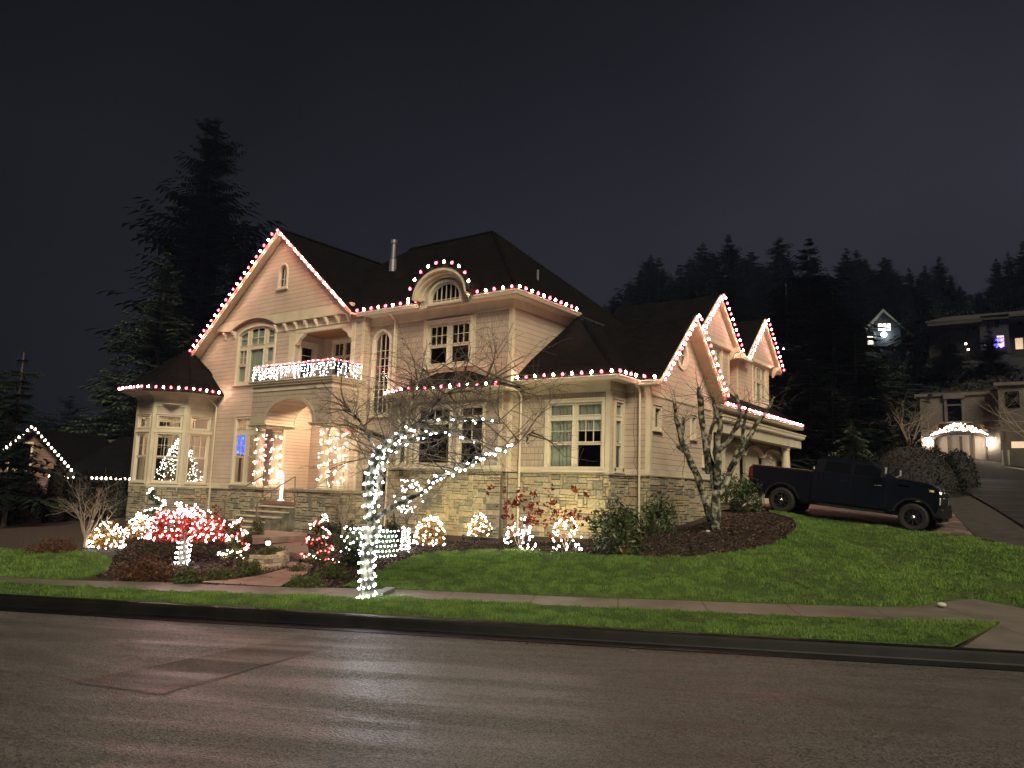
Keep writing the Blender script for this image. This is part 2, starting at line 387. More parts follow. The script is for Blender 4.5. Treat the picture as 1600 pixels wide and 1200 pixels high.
# ---- lamps of the light strings
WARM, REDC, COOL = (1.0, .80, .55), (1.0, .03, .06), (.86, .92, 1.0)
BM = {
 'W': mat('white_bulb', (.9, .9, .8), .3, emit=(1, .84, .62), estr=50),
 'R': mat('red_bulb', (.8, .05, .08), .3, emit=(1, .035, .075), estr=36),
 'm': mat('mini_white_bulb', (.9, .9, .9), .3, emit=(.93, .96, 1), estr=34),
 'w': mat('mini_warm_bulb', (.9, .9, .8), .3, emit=(1, .84, .64), estr=22),
 'r': mat('mini_red_bulb', (.8, .05, .05), .3, emit=(1, .03, .04), estr=30),
 'p': mat('mini_pink_bulb', (.9, .7, .7), .3, emit=(1, .62, .52), estr=26),
 'n': mat('neighbor_bulb', (.9, .9, .8), .3, emit=(1, .78, .62), estr=16),
 't': mat('indoor_tree_bulb', (.9, .9, .8), .3, emit=(1, .76, .66), estr=13),
}
MT['cable'] = mat('green_cable', (.01, .02, .01), .6)
_bm = {}
def bulb_mesh(key, r_, big):
    k = (key, r_, big)
    if k not in _bm:
        b = MB()
        if big: b.lathe((0, 0, 0), [(.001, -r_*1.0), (r_*.6, -r_*.85), (r_, -r_*.2), (r_*.85, r_*.5), (r_*.45, r_*1.15), (.001, r_*1.6)], 8)
        else: b.ball((0, 0, 0), r_, n=5, m_=3)
        me = bpy.data.meshes.new('bulb'); me.from_pydata(b.v, [], b.f); me.materials.append(BM[key]); me.update()
        _bm[k] = me
    return _bm[k]
def string(name, label, cat, pts, keys, r_=.017, big=False, group=None, wire=None, parent=None, maxn=100):
    """a string or net of lamps: thing > cable, bulb ..."""
    pts = [Vector(p) for p in pts]
    t = thing(name, label, cat, pts[0], group) if parent is None else parent
    base = wloc(t)
    order = sorted(range(len(pts)), key=lambda i: (pts[i]-EYE).length)
    for i in order[:maxn]:
        o = bpy.data.objects.new('bulb', bulb_mesh(keys[i], r_, big)); COL.objects.link(o); o.parent = t; o.location = pts[i]-base
        if big: o.rotation_euler = (random.uniform(-.5, .5), random.uniform(-.5, .5), 0)
    rest = order[maxn:]
    if rest:
        b = MB(); ks = sorted(set(keys[i] for i in rest))
        for i in rest: b.ball(pts[i], r_, ks.index(keys[i]), n=5, m_=3)
        o = b.build('bulb', [BM[k] for k in ks], t); o['kind'] = 'stuff'
    if wire is None: wire = [pts]
    b = MB()
    for w_ in wire:
        if len(w_) > 1: b.tube(w_, .006, 3, cap=False)
    if b.v: b.build('cable', MT['cable'], t)
    return t
def dense(poly, step, closed=False):
    poly = [Vector(p) for p in poly]; out_ = []; carry = 0
    for a, b in zip(poly[:-1], poly[1:]):
        d = (b-a).length; t = carry
        while t < d: out_.append(a.lerp(b, t/d)); t += step
        carry = t-d
    return out_
def alt(n, a='W', b='R', s=0): return [a if (i+s) % 2 == 0 else b for i in range(n)]
# ------------------------------------------------------------ the house
H = thing('house', 'large beige two storey house with steep gables, stone base and balcony over arched porch', 'house', (-18, 19.2, .5))
def archpoly(u0, u1, z0, zs, rise, n=16):
    c = (u0+u1)/2; h = (u1-u0)/2
    return [(u0, z0), (u1, z0), (u1, zs)] + [(c+h*math.cos(math.pi*i/n), zs+rise*math.sin(math.pi*i/n)) for i in range(1, n)] + [(u0, zs)]
def window(F, u0, u1, z0, z1, glasses, arch=None, cw=.085, sill=True, curtain=None, parent=None, proud=.045, kind='window', fm='frame', backing=None):
    """outer casing u0..u1, z0..z1 (z1 = springing when arch=rise); glasses = [(u0,u1,z0,z1,cols,rows)]; returns the wall hole"""
    parent = parent or H
    b = MB()
    iu0, iu1, iz0 = u0+cw*.8, u1-cw*.8, z0+cw*.5
    if arch: inner = archpoly(iu0, iu1, iz0, z1, arch-cw*.8)
    else: inner = rect(iu0, iu1, iz0, z1-cw*.8)
    b.fbox(F, u0, u0+cw, z0, z1, -.10, proud); b.fbox(F, u1-cw, u1, z0, z1, -.10, proud); b.fbox(F, u0+cw, u1-cw, z0, z0+cw*.7, -.10, proud-.01)
    if arch:
        c = (u0+u1)/2; h = (u1-u0)/2; n = 18
        for i in range(n):
            t, t2 = math.pi*i/n, math.pi*(i+1)/n
            q = lambda k, a, d: F.P(c+(h-k)*math.cos(a), z1+(arch-k)*math.sin(a), d)
            b.hexa([q(cw, t, -.1), q(0, t, -.1), q(0, t2, -.1), q(cw, t2, -.1), q(cw, t, proud), q(0, t, proud), q(0, t2, proud), q(cw, t2, proud)])
    else: b.fbox(F, u0+cw, u1-cw, z1-cw, z1, -.10, proud-.003); b.fbox(F, u0-.03, u1+.03, z1+.002, z1+.03, -.02, proud+.03)
    gl = [rect(g[0], g[1], g[2], g[3]) if not (arch and len(g) > 6) else g[6] for g in glasses]
    b.holed(F, inner, gl, -.035)
    for g, poly in zip(glasses, gl):
        a0, a1, b0, b1, nc, nr = g[:6]
        n = len(poly); cx = sum(p[0] for p in poly)/n; cz = sum(p[1] for p in poly)/n; k = .028
        for i in range(n):                        # raised rim round every light
            p, q = poly[i], poly[(i+1) % n]
            ex = lambda r_: (r_[0]+(k if r_[0] > cx else -k), r_[1]+(k if r_[1] > cz else -k))
            po, qo = ex(p), ex(q)
            b.hexa([F.P(*po, -.08), F.P(*qo, -.08), F.P(*q, -.08), F.P(*p, -.08), F.P(*po, -.012), F.P(*qo, -.012), F.P(*q, -.012), F.P(*p, -.012)])
        def zt(u):   # top of the light above u
            best = b1
            if len(g) > 6:
                for i in range(n):
                    p, q = poly[i], poly[(i+1) % n]
                    if min(p[0], q[0]) <= u <= max(p[0], q[0]) and abs(p[0]-q[0]) > 1e-4:
                        z_ = p[1]+(q[1]-p[1])*(u-p[0])/(q[0]-p[0])
                        if z_ > b0+.05: best = z_
            return best
        for i in range(1, nc): u = a0+(a1-a0)*i/nc; b.fbox(F, u-.009, u+.009, b0, zt(u), -.062, -.03)
        for i in range(1, nr):
            z = b0+(b1-b0)*i/nr; us = [a0+(a1-a0)*j/30 for j in range(31)]; ok = [u for u in us if zt(u) > z]
            if ok: b.fbox(F, min(ok), max(ok), z-.009, z+.009, -.060, -.032)
    if sill: b.fbox(F, u0-.05, u1+.05, z0-.05, z0-.003, -.02, proud+.05)
    w_ = b.build(kind, MT[fm], parent)
    p = MB(); p.holed(F, inner, [], -.066); pn = p.build('pane', MT['glass'], w_ if kind == 'window' or True else parent)
    if curtain:
        ca, cb_, cz0, cz1, cm = curtain
        c_ = MB(); n = max(8, int((cb_-ca)/.03)); pr = None
        for i in range(n+1):
            u = ca+(cb_-ca)*i/n; d = -.105+.022*math.sin(i*1.1+math.sin(i*.37)*2)
            cur = (F.P(u, cz0, d), F.P(u, cz1, d))
            if pr: c_.face([pr[0], cur[0], cur[1], pr[1]])
            pr = cur
        c_.build('curtain', MT[cm], w_)
    return inner
def trim(name, items, m_='trim', parent=None):
    for it in items:
        b = MB()
        if it[0] == 'f': b.fbox(*it[1:])
        else: b.box(*it[1:])
        o = b.build(name, MT[m_], parent or H)
    return o
def wall(name, F, outer, holes, m_, d=0, parent=None):
    b = MB(); b.holed(F, outer, holes, d); return b.build(name, MT[m_], parent or H)
def ashlar(b, F, u0, u1, z0, z1, seed, d=.0):
    """irregular squared stones packed on a fine grid, each its own block"""
    r = random.Random(seed); cu = (u1-u0)/max(1, round((u1-u0)/.105)); cz = (z1-z0)/max(1, round((z1-z0)/.088))
    nu, nz = max(1, round((u1-u0)/cu)), max(1, round((z1-z0)/cz)); used = [[False]*nz for _ in range(nu)]
    b.fbox(F, u0, u1, z0, z1, d-.12, d-.018, 1); b.tone += [0]*6
    for j in range(nz):
        for i in range(nu):
            if used[i][j]: continue
            w_, h_ = r.choice(((3, 1), (4, 1), (5, 2), (3, 2), (4, 2), (2, 2), (5, 1), (2, 1), (4, 3), (2, 3), (1, 1), (6, 2)))
            ww = 0
            while ww < w_ and i+ww < nu and not used[i+ww][j]: ww += 1
            hh = min(h_, nz-j)
            for a in range(ww):
                for c in range(hh): used[i+a][j+c] = True
            g = .009; a0, a1, c0, c1 = u0+i*cu+g, u0+(i+ww)*cu-g, z0+j*cz+g, z0+(j+hh)*cz-g
            dd = d+r.uniform(-.004, .03); q = r.uniform(.006, .016); P = F.P
            jit = lambda: r.uniform(-.007, .007)
            o = [(a0+jit(), c0+jit()), (a1+jit(), c0+jit()), (a1+jit(), c1+jit()), (a0+jit(), c1+jit())]
            inn = [(o[0][0]+q, o[0][1]+q), (o[1][0]-q, o[1][1]+q), (o[2][0]-q, o[2][1]-q), (o[3][0]+q, o[3][1]-q)]
            base = [P(*x, d-.02) for x in o]; mid = [P(*x, dd-.012+jit()) for x in o]; top = [P(*x, dd+jit()) for x in inn]
            t = r.random()
            for k in range(4):
                k2 = (k+1) % 4
                b.face([base[k], base[k2], mid[k2], mid[k]]); b.face([mid[k], mid[k2], top[k2], top[k]]); b.tone += [t, t]
            b.face(top); b.tone.append(t)
def stone_part(name, specs, parent=None, seed=1):
    b = MB(); b.tone = []
    for k, s_ in enumerate(specs): ashlar(b, *s_, seed=seed*31+k)
    return b.build(name, [MT['stone'], MT['mortar']], parent or H)
def roof(name, polys, parent=None, under='trim', th=.09):
    b = MB()
    for p in polys:
        b.prism(p, (0, 0, -th), 0)
        b.prism([(q[0], q[1], q[2]-th-.004) for q in p], (0, 0, -.06), 1)
    return b.build(name, [MT['roof'], MT[under]], parent or H)
def caps(b, a, c, r_=.09):
    a, c = Vector(a), Vector(c); n = max(2, int((c-a).length/.17)); 
    for i in range(n):
        p, q = a.lerp(c, i/n), a.lerp(c, (i+1)/n); b.tube([p, q+(q-p)*.1], [r_, r_*.55], 5)
# --- G: the left gable wing, front plane Y=18.92
YG, XGR = 18.92, -20.37
G = FY(YG); APX, APZ, PG = -25.2, 12.10, .845
gz = lambda x: APZ-PG*abs(x-APX)
holesG = []
# arched triple window
def arcz(u, u0=-27.98, u1=-25.45, zs=7.98, rise=.46): c = (u0+u1)/2; h = (u1-u0)/2; return zs+rise*math.sqrt(max(0, 1-((u-c)/h)**2*.985))
def toparc(u0, u1, z0): return [(u0, z0), (u1, z0)] + [(u1+(u0-u1)*i/8, arcz(u1+(u0-u1)*i/8)-.16) for i in range(9)]
cols3 = ((-27.84, -27.36), (-27.12, -26.26), (-26.02, -25.58))
gl = []
for k, (a, c) in enumerate(cols3):
    gl.append((a, c, 7.62, 8.2, 2 if k == 1 else 1, 2, toparc(a, c, 7.62)))
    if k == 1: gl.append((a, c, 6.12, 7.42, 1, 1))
    else: gl.append((a, c, 6.86, 7.42, 2 if k == 0 else 1, 1 if k else 2)); gl.append((a, c, 6.12, 6.76, 1, 1))
holesG.append(window(G, -27.98, -25.45, 5.98, 8.02, gl, arch=.42, curtain=(-27.9, -25.5, 6.05, 8.2, 'curtain')))
# pair behind the left columns
gl = [(-27.60, -27.0, 4.17, 4.55, 2, 2), (-27.60, -27.0, 3.06, 3.9, 2, 2), (-27.60, -27.0, 2.02, 2.99, 1, 1), (-26.76, -26.16, 4.17, 4.55, 2, 2), (-26.76, -26.16, 3.06, 3.9, 2, 2), (-26.76, -26.16, 2.02, 2.99, 1, 1)]
holesG.append(window(G, -27.72, -26.04, 1.93, 4.66, gl))
# small arched attic window
holesG.append(window(FY(YG-.12), -25.42, -24.82, 9.72, 10.42, [(-25.335, -24.905, 9.82, 10.42, 2, 2, archpoly(-25.335, -24.905, 9.82, 10.40, .23, 10))], arch=.34, cw=.075))
rec = rect(-24.25, -21.06, 5.80, 7.82); holesG.append(rec)
entry = rect(-24.59, -20.95, 1.42, 5.2)
low = [(-30.93, 1.74), (-24.59, 1.74), (-24.59, 5.2), (-20.95, 5.2), (-20.95, 1.74), (XGR, 1.74), (XGR, 8.3), (-30.93, 8.3)]
outer = [(-30.9, 1.74), (-24.60, 1.74), (-24.60, 5.2), (-20.95, 5.2), (-20.95, 1.74), (XGR, 1.74), (XGR, 7.9), (-20.9, 8.28), (-30.0, 7.85), (-30.9, 7.1)]
holesU = [holesG[2]]; holesL = [holesG[0], holesG[1], holesG[3]]
wall('siding_wall', G, outer, [holesL[1], holesL[2]], 'lap') if False else None
outer = [(-30.9, 5.3), (-29.36, 5.3), (-29.36, 1.74), (-24.60, 1.74), (-24.60, 5.2), (-20.95, 5.2), (-20.95, 1.74), (XGR, 1.74), (XGR, 7.85), (-20.9, 8.35), (-24.0, 8.9), (-28.9, 8.75), (-30.9, 7.12)]
wall('siding_wall', G, outer, holesL, 'lap')
# upper gable stands 12 cm proud, its lower edge arches over the triple window
up = [(-29.35, 8.36)]
for i in range(17):
    u = -28.35+2.95*i/16; up.append((u, 8.27+.40*math.sin(math.pi*i/16)**.8+.05*i/16))
up += [(-21.0, 8.30), (-20.82, gz(-20.82)-.2), (APX, APZ-.2), (-29.4, gz(-29.4)-.2)]
b = MB(); b.holed(G, up, [holesG[2]], .12)
for p, q in zip(up[:-4], up[1:-3]): b.face([G.P(*p, 0), G.P(*q, 0), G.P(*q, .12), G.P(*p, .12)])
b.build('siding_wall', MT['lap'], H)
b = MB()        # arched frieze board
for p, q in zip(up[:-4], up[1:-3]):
    h = lambda r_: (r_[0], 8.68+.06*math.exp(-((r_[0]+26.9)/1.0)**2) if r_[0] > -29 else 8.62)
    b.hexa([G.P(*p, .0), G.P(*q, .0), G.P(q[0], h(q)[1], 0), G.P(p[0], h(p)[1], 0), G.P(*p, .16), G.P(*q, .16), G.P(q[0], h(q)[1], .16), G.P(p[0], h(p)[1], .16)])
b.build('frieze_board', MT['trim'], H)
for bx in (355, 369, 433, 448, 464, 479.5, 495.5, 511.5, 529, 546):
    x = at_y(bx, 515, YG).x; b = MB()
    prof = [(0, 8.27), (.19, 8.27), (.19, 8.22), (.15, 8.14), (.09, 8.09), (.07, 8.0), (0, 7.98)]
    b.prism([G.P(x-.05, z, d) for d, z in prof], (.10, 0, 0)); b.build('bracket', MT['frame'], H)
trim('trim_board', [('f', G, XGR-.13, XGR, 1.74, 8.2, -.01, .03), ('f', G, -25.3, -20.5, 8.0, 8.05, 0, .03), ('f', G, -24.6, -24.25, 5.8, 7.85, 0, .03), ('f', G, -21.06, -20.86, 5.8, 7.95, 0, .02), ('f', G, -24.25, -21.06, 7.82, 7.94, -.1, .035), ('f', G, -30.9, -25.0, 1.74, 1.92, 0, .04)])
wall('siding_wall', FX(XGR), rect(18.92, 19.2, 1.74, 8.2), [], 'lap')
# balcony recess: back wall, left wall with a door, ceiling
RB, RL = 20.35, -24.25
wb = window(FY(RB), -23.72, -22.0, 6.3, 7.72, [(-23.62, -23.12, 7.12, 7.6, 2, 1), (-22.98, -22.10, 7.12, 7.6, 3, 1), (-23.62, -23.12, 6.4, 7.02, 2, 1), (-22.98, -22.10, 6.4, 7.02, 3, 1)])
wall('siding_wall', FY(RB), rect(RL, -20.9, 5.8, 7.95), [wb], 'panel')
FL = FX(RL)
wd = window(FL, 19.12, 20.0, 5.83, 7.56, [(19.28, 19.8, 6.1, 7.36, 1, 4)], kind='door', fm='door', sill=False)
wall('siding_wall', FL, rect(18.92, RB, 5.8, 7.95), [wd], 'panel')
b = MB(); b.box(RL-.1, -20.95, 18.95, RB, 7.86, 7.92); b.build('porch_ceiling', MT['wood'], H)
b = MB(); b.box(RL-.1, -20.6, 18.0, RB, 5.70, 5.80); b.build('balcony_floor', MT['trim'], H)
for sx, s1 in ((-24.22, 1), (-21.09, -1)):
    b = MB(); b.prism([G.P(sx+s1*a, z, -.12) for a, z in ((0, 7.82), (.5, 7.82), (.48, 7.74), (.36, 7.68), (.22, 7.6), (.14, 7.45), (0, 7.38))], (0, -.14, 0)); b.build('corbel', MT['frame'], H)
# entry recess behind the porch
EX = -24.59; EB = 20.25
wall('siding_wall', FX(EX), rect(18.92, EB, 1.42, 5.35), [], 'lap_fine')
wall('siding_wall', FY(EB), rect(EX, -20.9, 1.42, 5.35), [], 'lap_fine')
wall('siding_wall', Fr((-20.95, 0, 0), (0, 1, 0), (-1, 0, 0)), rect(18.92, EB, 1.42, 5.35), [], 'lap_fine')
trim('corner_board', [('b', EX-.14, EX+.025, 18.895, 19.02, 1.42, 4.3), ('b', -20.98, -20.8, 18.89, 19.0, 1.42, 4.2)])
b = MB(); b.box(EX-.05, -20.85, 18.92, EB+.05, 5.3, 5.4); b.build('porch_ceiling', MT['trim'], H)
# --- porch box with arch
PX0, PX1, PY, PZ0, PZ1 = -24.88, -20.45, 17.62, 4.2, 5.66
P1 = FY(PY)
ac, ah, ar = -22.66, 1.33, .85
arch_cut = [(ac+ah*math.cos(math.pi*i/20), PZ0+ar*math.sin(math.pi*i/20)) for i in range(21)]
b = MB(); b.holed(P1, [(PX0, PZ0)]+[(ac-ah, PZ0)]+arch_cut[::-1][1:-1]+[(ac+ah, PZ0), (PX1, PZ0), (PX1, PZ1), (PX0, PZ1)], [], 0); b.build('shingle_wall', MT['shingle'], H)
wall('shingle_wall', FX(PX1), rect(PY, 19.19, PZ0, PZ1), [], 'shingle'); wall('shingle_wall', Fr((PX0, 0, 0), (0, 1, 0), (-1, 0, 0)), rect(PY, YG, PZ0, PZ1), [], 'shingle')
b = MB()
for p, q in zip(arch_cut[:-1], arch_cut[1:]): b.face([P1.P(*p, 0), P1.P(*q, 0), P1.P(*q, -1.30), P1.P(*p, -1.30)])
b.build('arch_vault', MT['lap_fine'], H)
b = MB(); b.holed(P1, [(PX0, PZ0), (ac-ah, PZ0)]+arch_cut[::-1][1:-1]+[(ac+ah, PZ0), (PX1, PZ0), (PX1, 5.2), (PX0, 5.2)], [], -1.31); b.build('shingle_wall', MT['lap_fine'], H)
b = MB(); b.box(PX0+.01, ac-ah, PY+.01, YG, PZ0-.02, PZ0+.05); b.box(ac+ah, PX1-.01, PY+.01, YG+.2, PZ0-.02, PZ0+.05); b.build('porch_soffit', MT['trim'], H)
b = MB()
for i in range(20):
    t, t2 = math.pi*i/20, math.pi*(i+1)/20; q = lambda k, a, d: P1.P(ac+(ah+k)*math.cos(a), PZ0+(ar+k)*math.sin(a), d)
    b.hexa([q(.0, t, -.02), q(.13, t, -.02), q(.13, t2, -.02), q(.0, t2, -.02), q(.0, t, .04), q(.13, t, .04), q(.13, t2, .04), q(.0, t2, .04)])
b.fbox(P1, PX0-.01, ac-ah-.1, PZ0, PZ0+.24, 0, .03); b.fbox(P1, ac+ah+.1, PX1+.01, PZ0, PZ0+.24, 0, .03)
b.build('arch_trim', MT['panel'], H)
b = MB(); b.box(PX0-.12, PX1+.12, PY-.12, 19.0, PZ1, PZ1+.07); b.box(PX0-.06, PX1+.06, PY-.06, 19.0, PZ1-.09, PZ1-.001); b.box(PX0-.16, PX1+.16, PY-.16, 19.0, PZ1+.071, PZ1+.11)
b.box(PX0-.02, PX1+.02, PY-.03, 19.0, PZ1-.28, PZ1-.2)
b.build('cornice', MT['trim'], H)
for s in (-1, 1):      # entablature blocks over the column pairs
    x0, x1 = (PX0-.05, ac-ah+.12) if s < 0 else (ac+ah-.12, PX1+.05)
    trim('capital_block', [('b', x0, x1, PY-.04, YG, PZ0-.12, PZ0-.021), ('b', x0-.05, x1+.05, PY-.09, YG, PZ0-.06, PZ0-.024)])
colz = 1.86
for cx in (-24.55, -20.93):
    for cyy in (17.9, 18.6):
        b = MB(); r_ = .155; hh = PZ0-.12-colz
        b.lathe((cx, cyy, colz), [(r_*1.45, 0), (r_*1.45, .06), (r_*1.3, .09), (r_*1.35, .13), (r_*1.08, .18), (r_, .24), (r_*.98, hh*.4), (r_*.84, hh-.26), (r_*.95, hh-.22), (r_*.84, hh-.18), (r_*.9, hh-.12), (r_*1.25, hh-.06), (r_*1.25, hh)], 20)
        b.box(cx-r_*1.55, cx+r_*1.55, cyy-r_*1.55, cyy+r_*1.55, colz-.0, colz+.05); b.build('column', MT['trim'], H, smooth=False)
# pedestals, porch floor, steps
b = MB(); b.box(-23.2, -21.32, 17.15, 20.25, 1.30, 1.42); b.box(EX, -20.95, 18.9, 20.25, 1.28, 1.42); b.build('porch_floor', MT['redpath'], H)
b = MB(); b.box(-23.2, -21.33, 17.18, 18.9, .3, 1.30); b.build('porch_base', MT['capstone'], H)
def pedestal(x0, x1, y0, y1, z1, seed):
    stone_part('pedestal', [(FY(y0), x0, x1, .35, z1-.08), (FX(x1), y0, y1, .35, z1-.08), (Fr((x0, 0, 0), (0, 1, 0), (-1, 0, 0)), y0, y1, .35, z1-.08)], seed=seed)
    trim('cap_slab', [('b', x0-.07, x1+.07, y0-.07, y1, z1-.08, z1)], 'capstone')
pedestal(-25.15, -23.22, 17.2, YG-.02, 1.86, 3); pedestal(-21.3, -19.15, 17.1, 19.1, 1.86, 4)
for i in range(5):
    z = 1.42-.165*(i+1); y1 = 17.15-.30*i; b = MB()
    x0, x1 = -23.15-.10*i, -21.34-(.14*i if i > 2 else 0)
    b.box(x0, x1, y1-.30, y1+.02, .3, z-.04); b.box(x0-.02, x1+.02, y1-.34, y1+.02, z-.038, z, 1); b.build('step', [MT['stepstone'], MT['nosing']], H)
# --- turret bay at the left corner
TC = Vector((-30.93, 18.39)); TS = 1.30; TA = TS*1.2071
def octv(r_s, k): a = R(-90-22.5+45*k); rr = r_s/(2*math.sin(R(22.5))); return (TC.x+rr*math.cos(a), TC.y+rr*math.sin(a))
ZT0, ZT1 = 1.74, 5.22
for k in (-3, -2, -1, 0, 1, 2):      # NW, W, SW, S, SE, E faces
    p, q = Vector((*octv(TS, k), 0)), Vector((*octv(TS, k+1), 0)); d = (q-p).normalized(); F = Fr(p, d, (d.y, -d.x, 0)); s = TS
    g = [(.24, s-.24, 4.17, 4.56, 3 if k else 2, 2), (.24, s-.24, 2.98, 3.84, 3 if k else 2, 2), (.24, s-.24, 1.98, 2.92, 1, 1)]
    if k == 2: s2 = .53+.65; g = [(.22, 1.0, 4.17, 4.56, 1, 1), (.22, 1.0, 2.98, 3.84, 3, 2), (.22, 1.0, 1.98, 2.92, 1, 1)]
    a0, a1 = (.15, s-.15) if k != 2 else (.13, 1.09)
    h1 = window(F, a0, a1, 4.09, 4.66, g[:1], cw=.07, sill=False); h2 = window(F, a0, a1, 1.90, 3.93, g[1:], cw=.07, sill=True)
    wall('panel_wall', F, rect(0, s, ZT0, ZT1), [h1, h2], 'panel')
    trim('corner_board', [('f', F, -.005, .115, ZT0, ZT1, -.02, .028), ('f', F, s-.115, s+.005, ZT0, ZT1, -.02, .028), ('f', F, .115, s-.115, 4.98, ZT1, -.02, .03), ('f', F, -.02, s+.02, ZT0-.02, ZT0+.12, -.02, .06), ('f', F, .115, s-.115, 3.93, 4.08, -.02, .024)])
stone_part('stone_base', [(Fr(Vector((*octv(TS+.03, k), 0)), (Vector((*octv(TS+.03, k+1), 0))-Vector((*octv(TS+.03, k), 0))), (math.cos(R(-90+45*k)), math.sin(R(-90+45*k)), 0)), 0, TS+.03, .2, ZT0-.02) for k in (-1, 0, 1, 2)], seed=9)
b = MB()               # coved eave
rings = ((TS, 5.2), (TS+.03, 5.3), (TS+.12, 5.42), (TS+.34, 5.52), (TS+.50, 5.54), (TS+.52, 5.64))
for (r0, z0), (r1, z1) in zip(rings[:-1], rings[1:]):
    for k in range(-3, 5): b.face([(*octv(r0, k), z0), (*octv(r0, k+1), z0), (*octv(r1, k+1), z1), (*octv(r1, k), z1)])
b.build('coved_eave', MT['trim'], H)
b = MB(); ap = (TC.x, TC.y+.1, 7.62)
for k in range(-3, 5):
    b.face([(*octv(TS+.56, k), 5.62), (*octv(TS+.56, k+1), 5.62), ap]); b.face([(*octv(TS+.56, k+1), 5.55), (*octv(TS+.56, k), 5.55), (*octv(TS+.56, k), 5.62), (*octv(TS+.56, k+1), 5.62)][::-1])
for k in range(-3, 5): caps(b, (*octv(TS+.5, k), 5.68), (ap[0], ap[1], ap[2]+.02), .07)
b.build('roof', MT['roof'], H)
# --- main block, narrow link wall, second floor
YM, XM = 19.2, -14.0
Mf = FY(YM); ZW = 2.62
hm = window(Mf, -17.63, -15.59, 6.06, 7.66, [(-17.45, -16.72, 6.84, 7.46, 3, 2), (-17.45, -16.72, 6.2, 6.74, 1, 1), (-16.50, -15.77, 6.84, 7.46, 3, 2), (-16.50, -15.77, 6.2, 6.74, 1, 1)])
ha = window(Mf, -20.20, -19.26, 4.5, 7.12, [(-20.08, -19.38, 4.62, 7.12, 3, 9, archpoly(-20.08, -19.38, 4.62, 7.10, .36, 14))], arch=.5, cw=.09)
wall('shingle_wall', Mf, [(XGR, ZW), (XM, ZW), (XM, 8.15), (XGR, 8.15)], [hm, ha, rect(-18.9, -14.15, ZW+.1, 5.2)], 'shingle')
trim('trim_board', [('f', Mf, XGR, XM+.01, 7.78, 8.12, 0, .03), ('f', Mf, XGR, XM+.02, 7.76, 7.80, 0, .045), ('f', Mf, XM-.13, XM+.025, ZW, 7.76, 0, .03), ('f', Mf, -19.16, -19.02, 5.2, 7.76, 0, .025),
    ('f', Mf, XGR, -18.3, ZW, ZW+.16, 0, .04), ('f', Mf, -18.9, -14.4, 5.95, 6.0, 0, .02), ('f', Mf, -17.75, -17.63, 5.9, 7.74, 0, .02), ('f', Mf, -15.59, -15.47, 5.9, 7.74, 0, .02)])
Mr = FX(XM)
wall('siding_wall', Mr, rect(YM, 27.3, ZW, 8.15), [], 'lap')
trim('trim_board', [('f', Mr, YM-.02, YM+.11, ZW, 8.12, 0, .027), ('f', Mr, YM+.11, 27.3, 7.80, 8.12, 0, .02)])
b = MB(); b.box(-20.3, -13.62, 18.82, 19.22, 8.08, 8.13); b.box(-14.02, -13.62, 18.82, 22.7, 8.078, 8.128); b.build('soffit', MT['trim'], H)
# roofs: main hip and front gable
EZ = 8.27; e0x, e1x, e0y, e1y = -26.8, -13.6, 18.8, 27.4; rz = EZ+.885*4.3
rl, rr = (-22.4, 23.1, rz), (-17.95, 23.1, rz)
c00, c10, c11, c01 = (e0x, e0y, EZ), (e1x, e0y, EZ), (e1x, e1y, EZ), (e0x, e1y, EZ)
roof('roof', [[(-20.75, 18.8, EZ), c10, rr, rl, (-23.79, 21.71, 10.845)], [c11, c01, rl, rr], [c01, (-26.8, 19.4, EZ), (-26.2, 19.4, EZ+.531), rl]])
roof('roof', [[c10, c11, rr]], under='dark')
b = MB(); caps(b, c10, rr); caps(b, c11, rr); caps(b, rr, rl); caps(b, c01, rl); b.build('ridge_cap', MT['roof'], H)
yf, yb = 18.5, 27.3; gl_, gr_ = -31.3, -20.72
roof('roof', [[(gl_, yf, gz(gl_)), (APX, yf, APZ), (APX, yb, APZ), (gl_, yb, gz(gl_))], [(APX, yf, APZ), (gr_, yf, gz(gr_)), (gr_, yb, gz(gr_)), (APX, yb, APZ)]])
b = MB(); caps(b, (APX, yf, APZ), (APX, yb, APZ)); b.build('ridge_cap', MT['roof'], H)
b = MB()               # rake boards
for xa, xb in ((gl_, APX), (APX, gr_)):
    za, zb = gz(xa)-.04, gz(xb)-.04
    b.prism([(xa, yf-.03, za), (xb, yf-.03, zb), (xb, yf-.03, zb-.15), (xa, yf-.03, za-.15)], (0, .05, 0))
    b.prism([(xa, yf-.06, za+.02), (xb, yf-.06, zb+.02), (xb, yf-.06, zb-.07), (xa, yf-.06, za-.07)], (0, .03, 0))
b.prism([(gl_, yf, gz(gl_)-.16), (gl_, yf, gz(gl_)-.45), (gl_+.42, yf, gz(gl_+.42)-.35), (gl_+.42, yf, gz(gl_+.42)-.16)], (0, .45, 0))
b.build('rake_board', MT['trim'], H)
# back walls so that the house is closed from every side
b = MB(); b.box(-30.9, -14.05, 27.0, 27.2, .5, 8.2); b.box(-31.0, -30.85, 18.95, 27.2, .5, 7.0); b.build('siding_wall', MT['lap'], H)
b = MB(); b.holed(Fr((0, 27.2, 0), (1, 0, 0), (0, 1, 0)), [(-30.9, 7), (-20.8, 8.2), (APX, APZ-.3)], [], 0); b.build('siding_wall', MT['lap'], H)
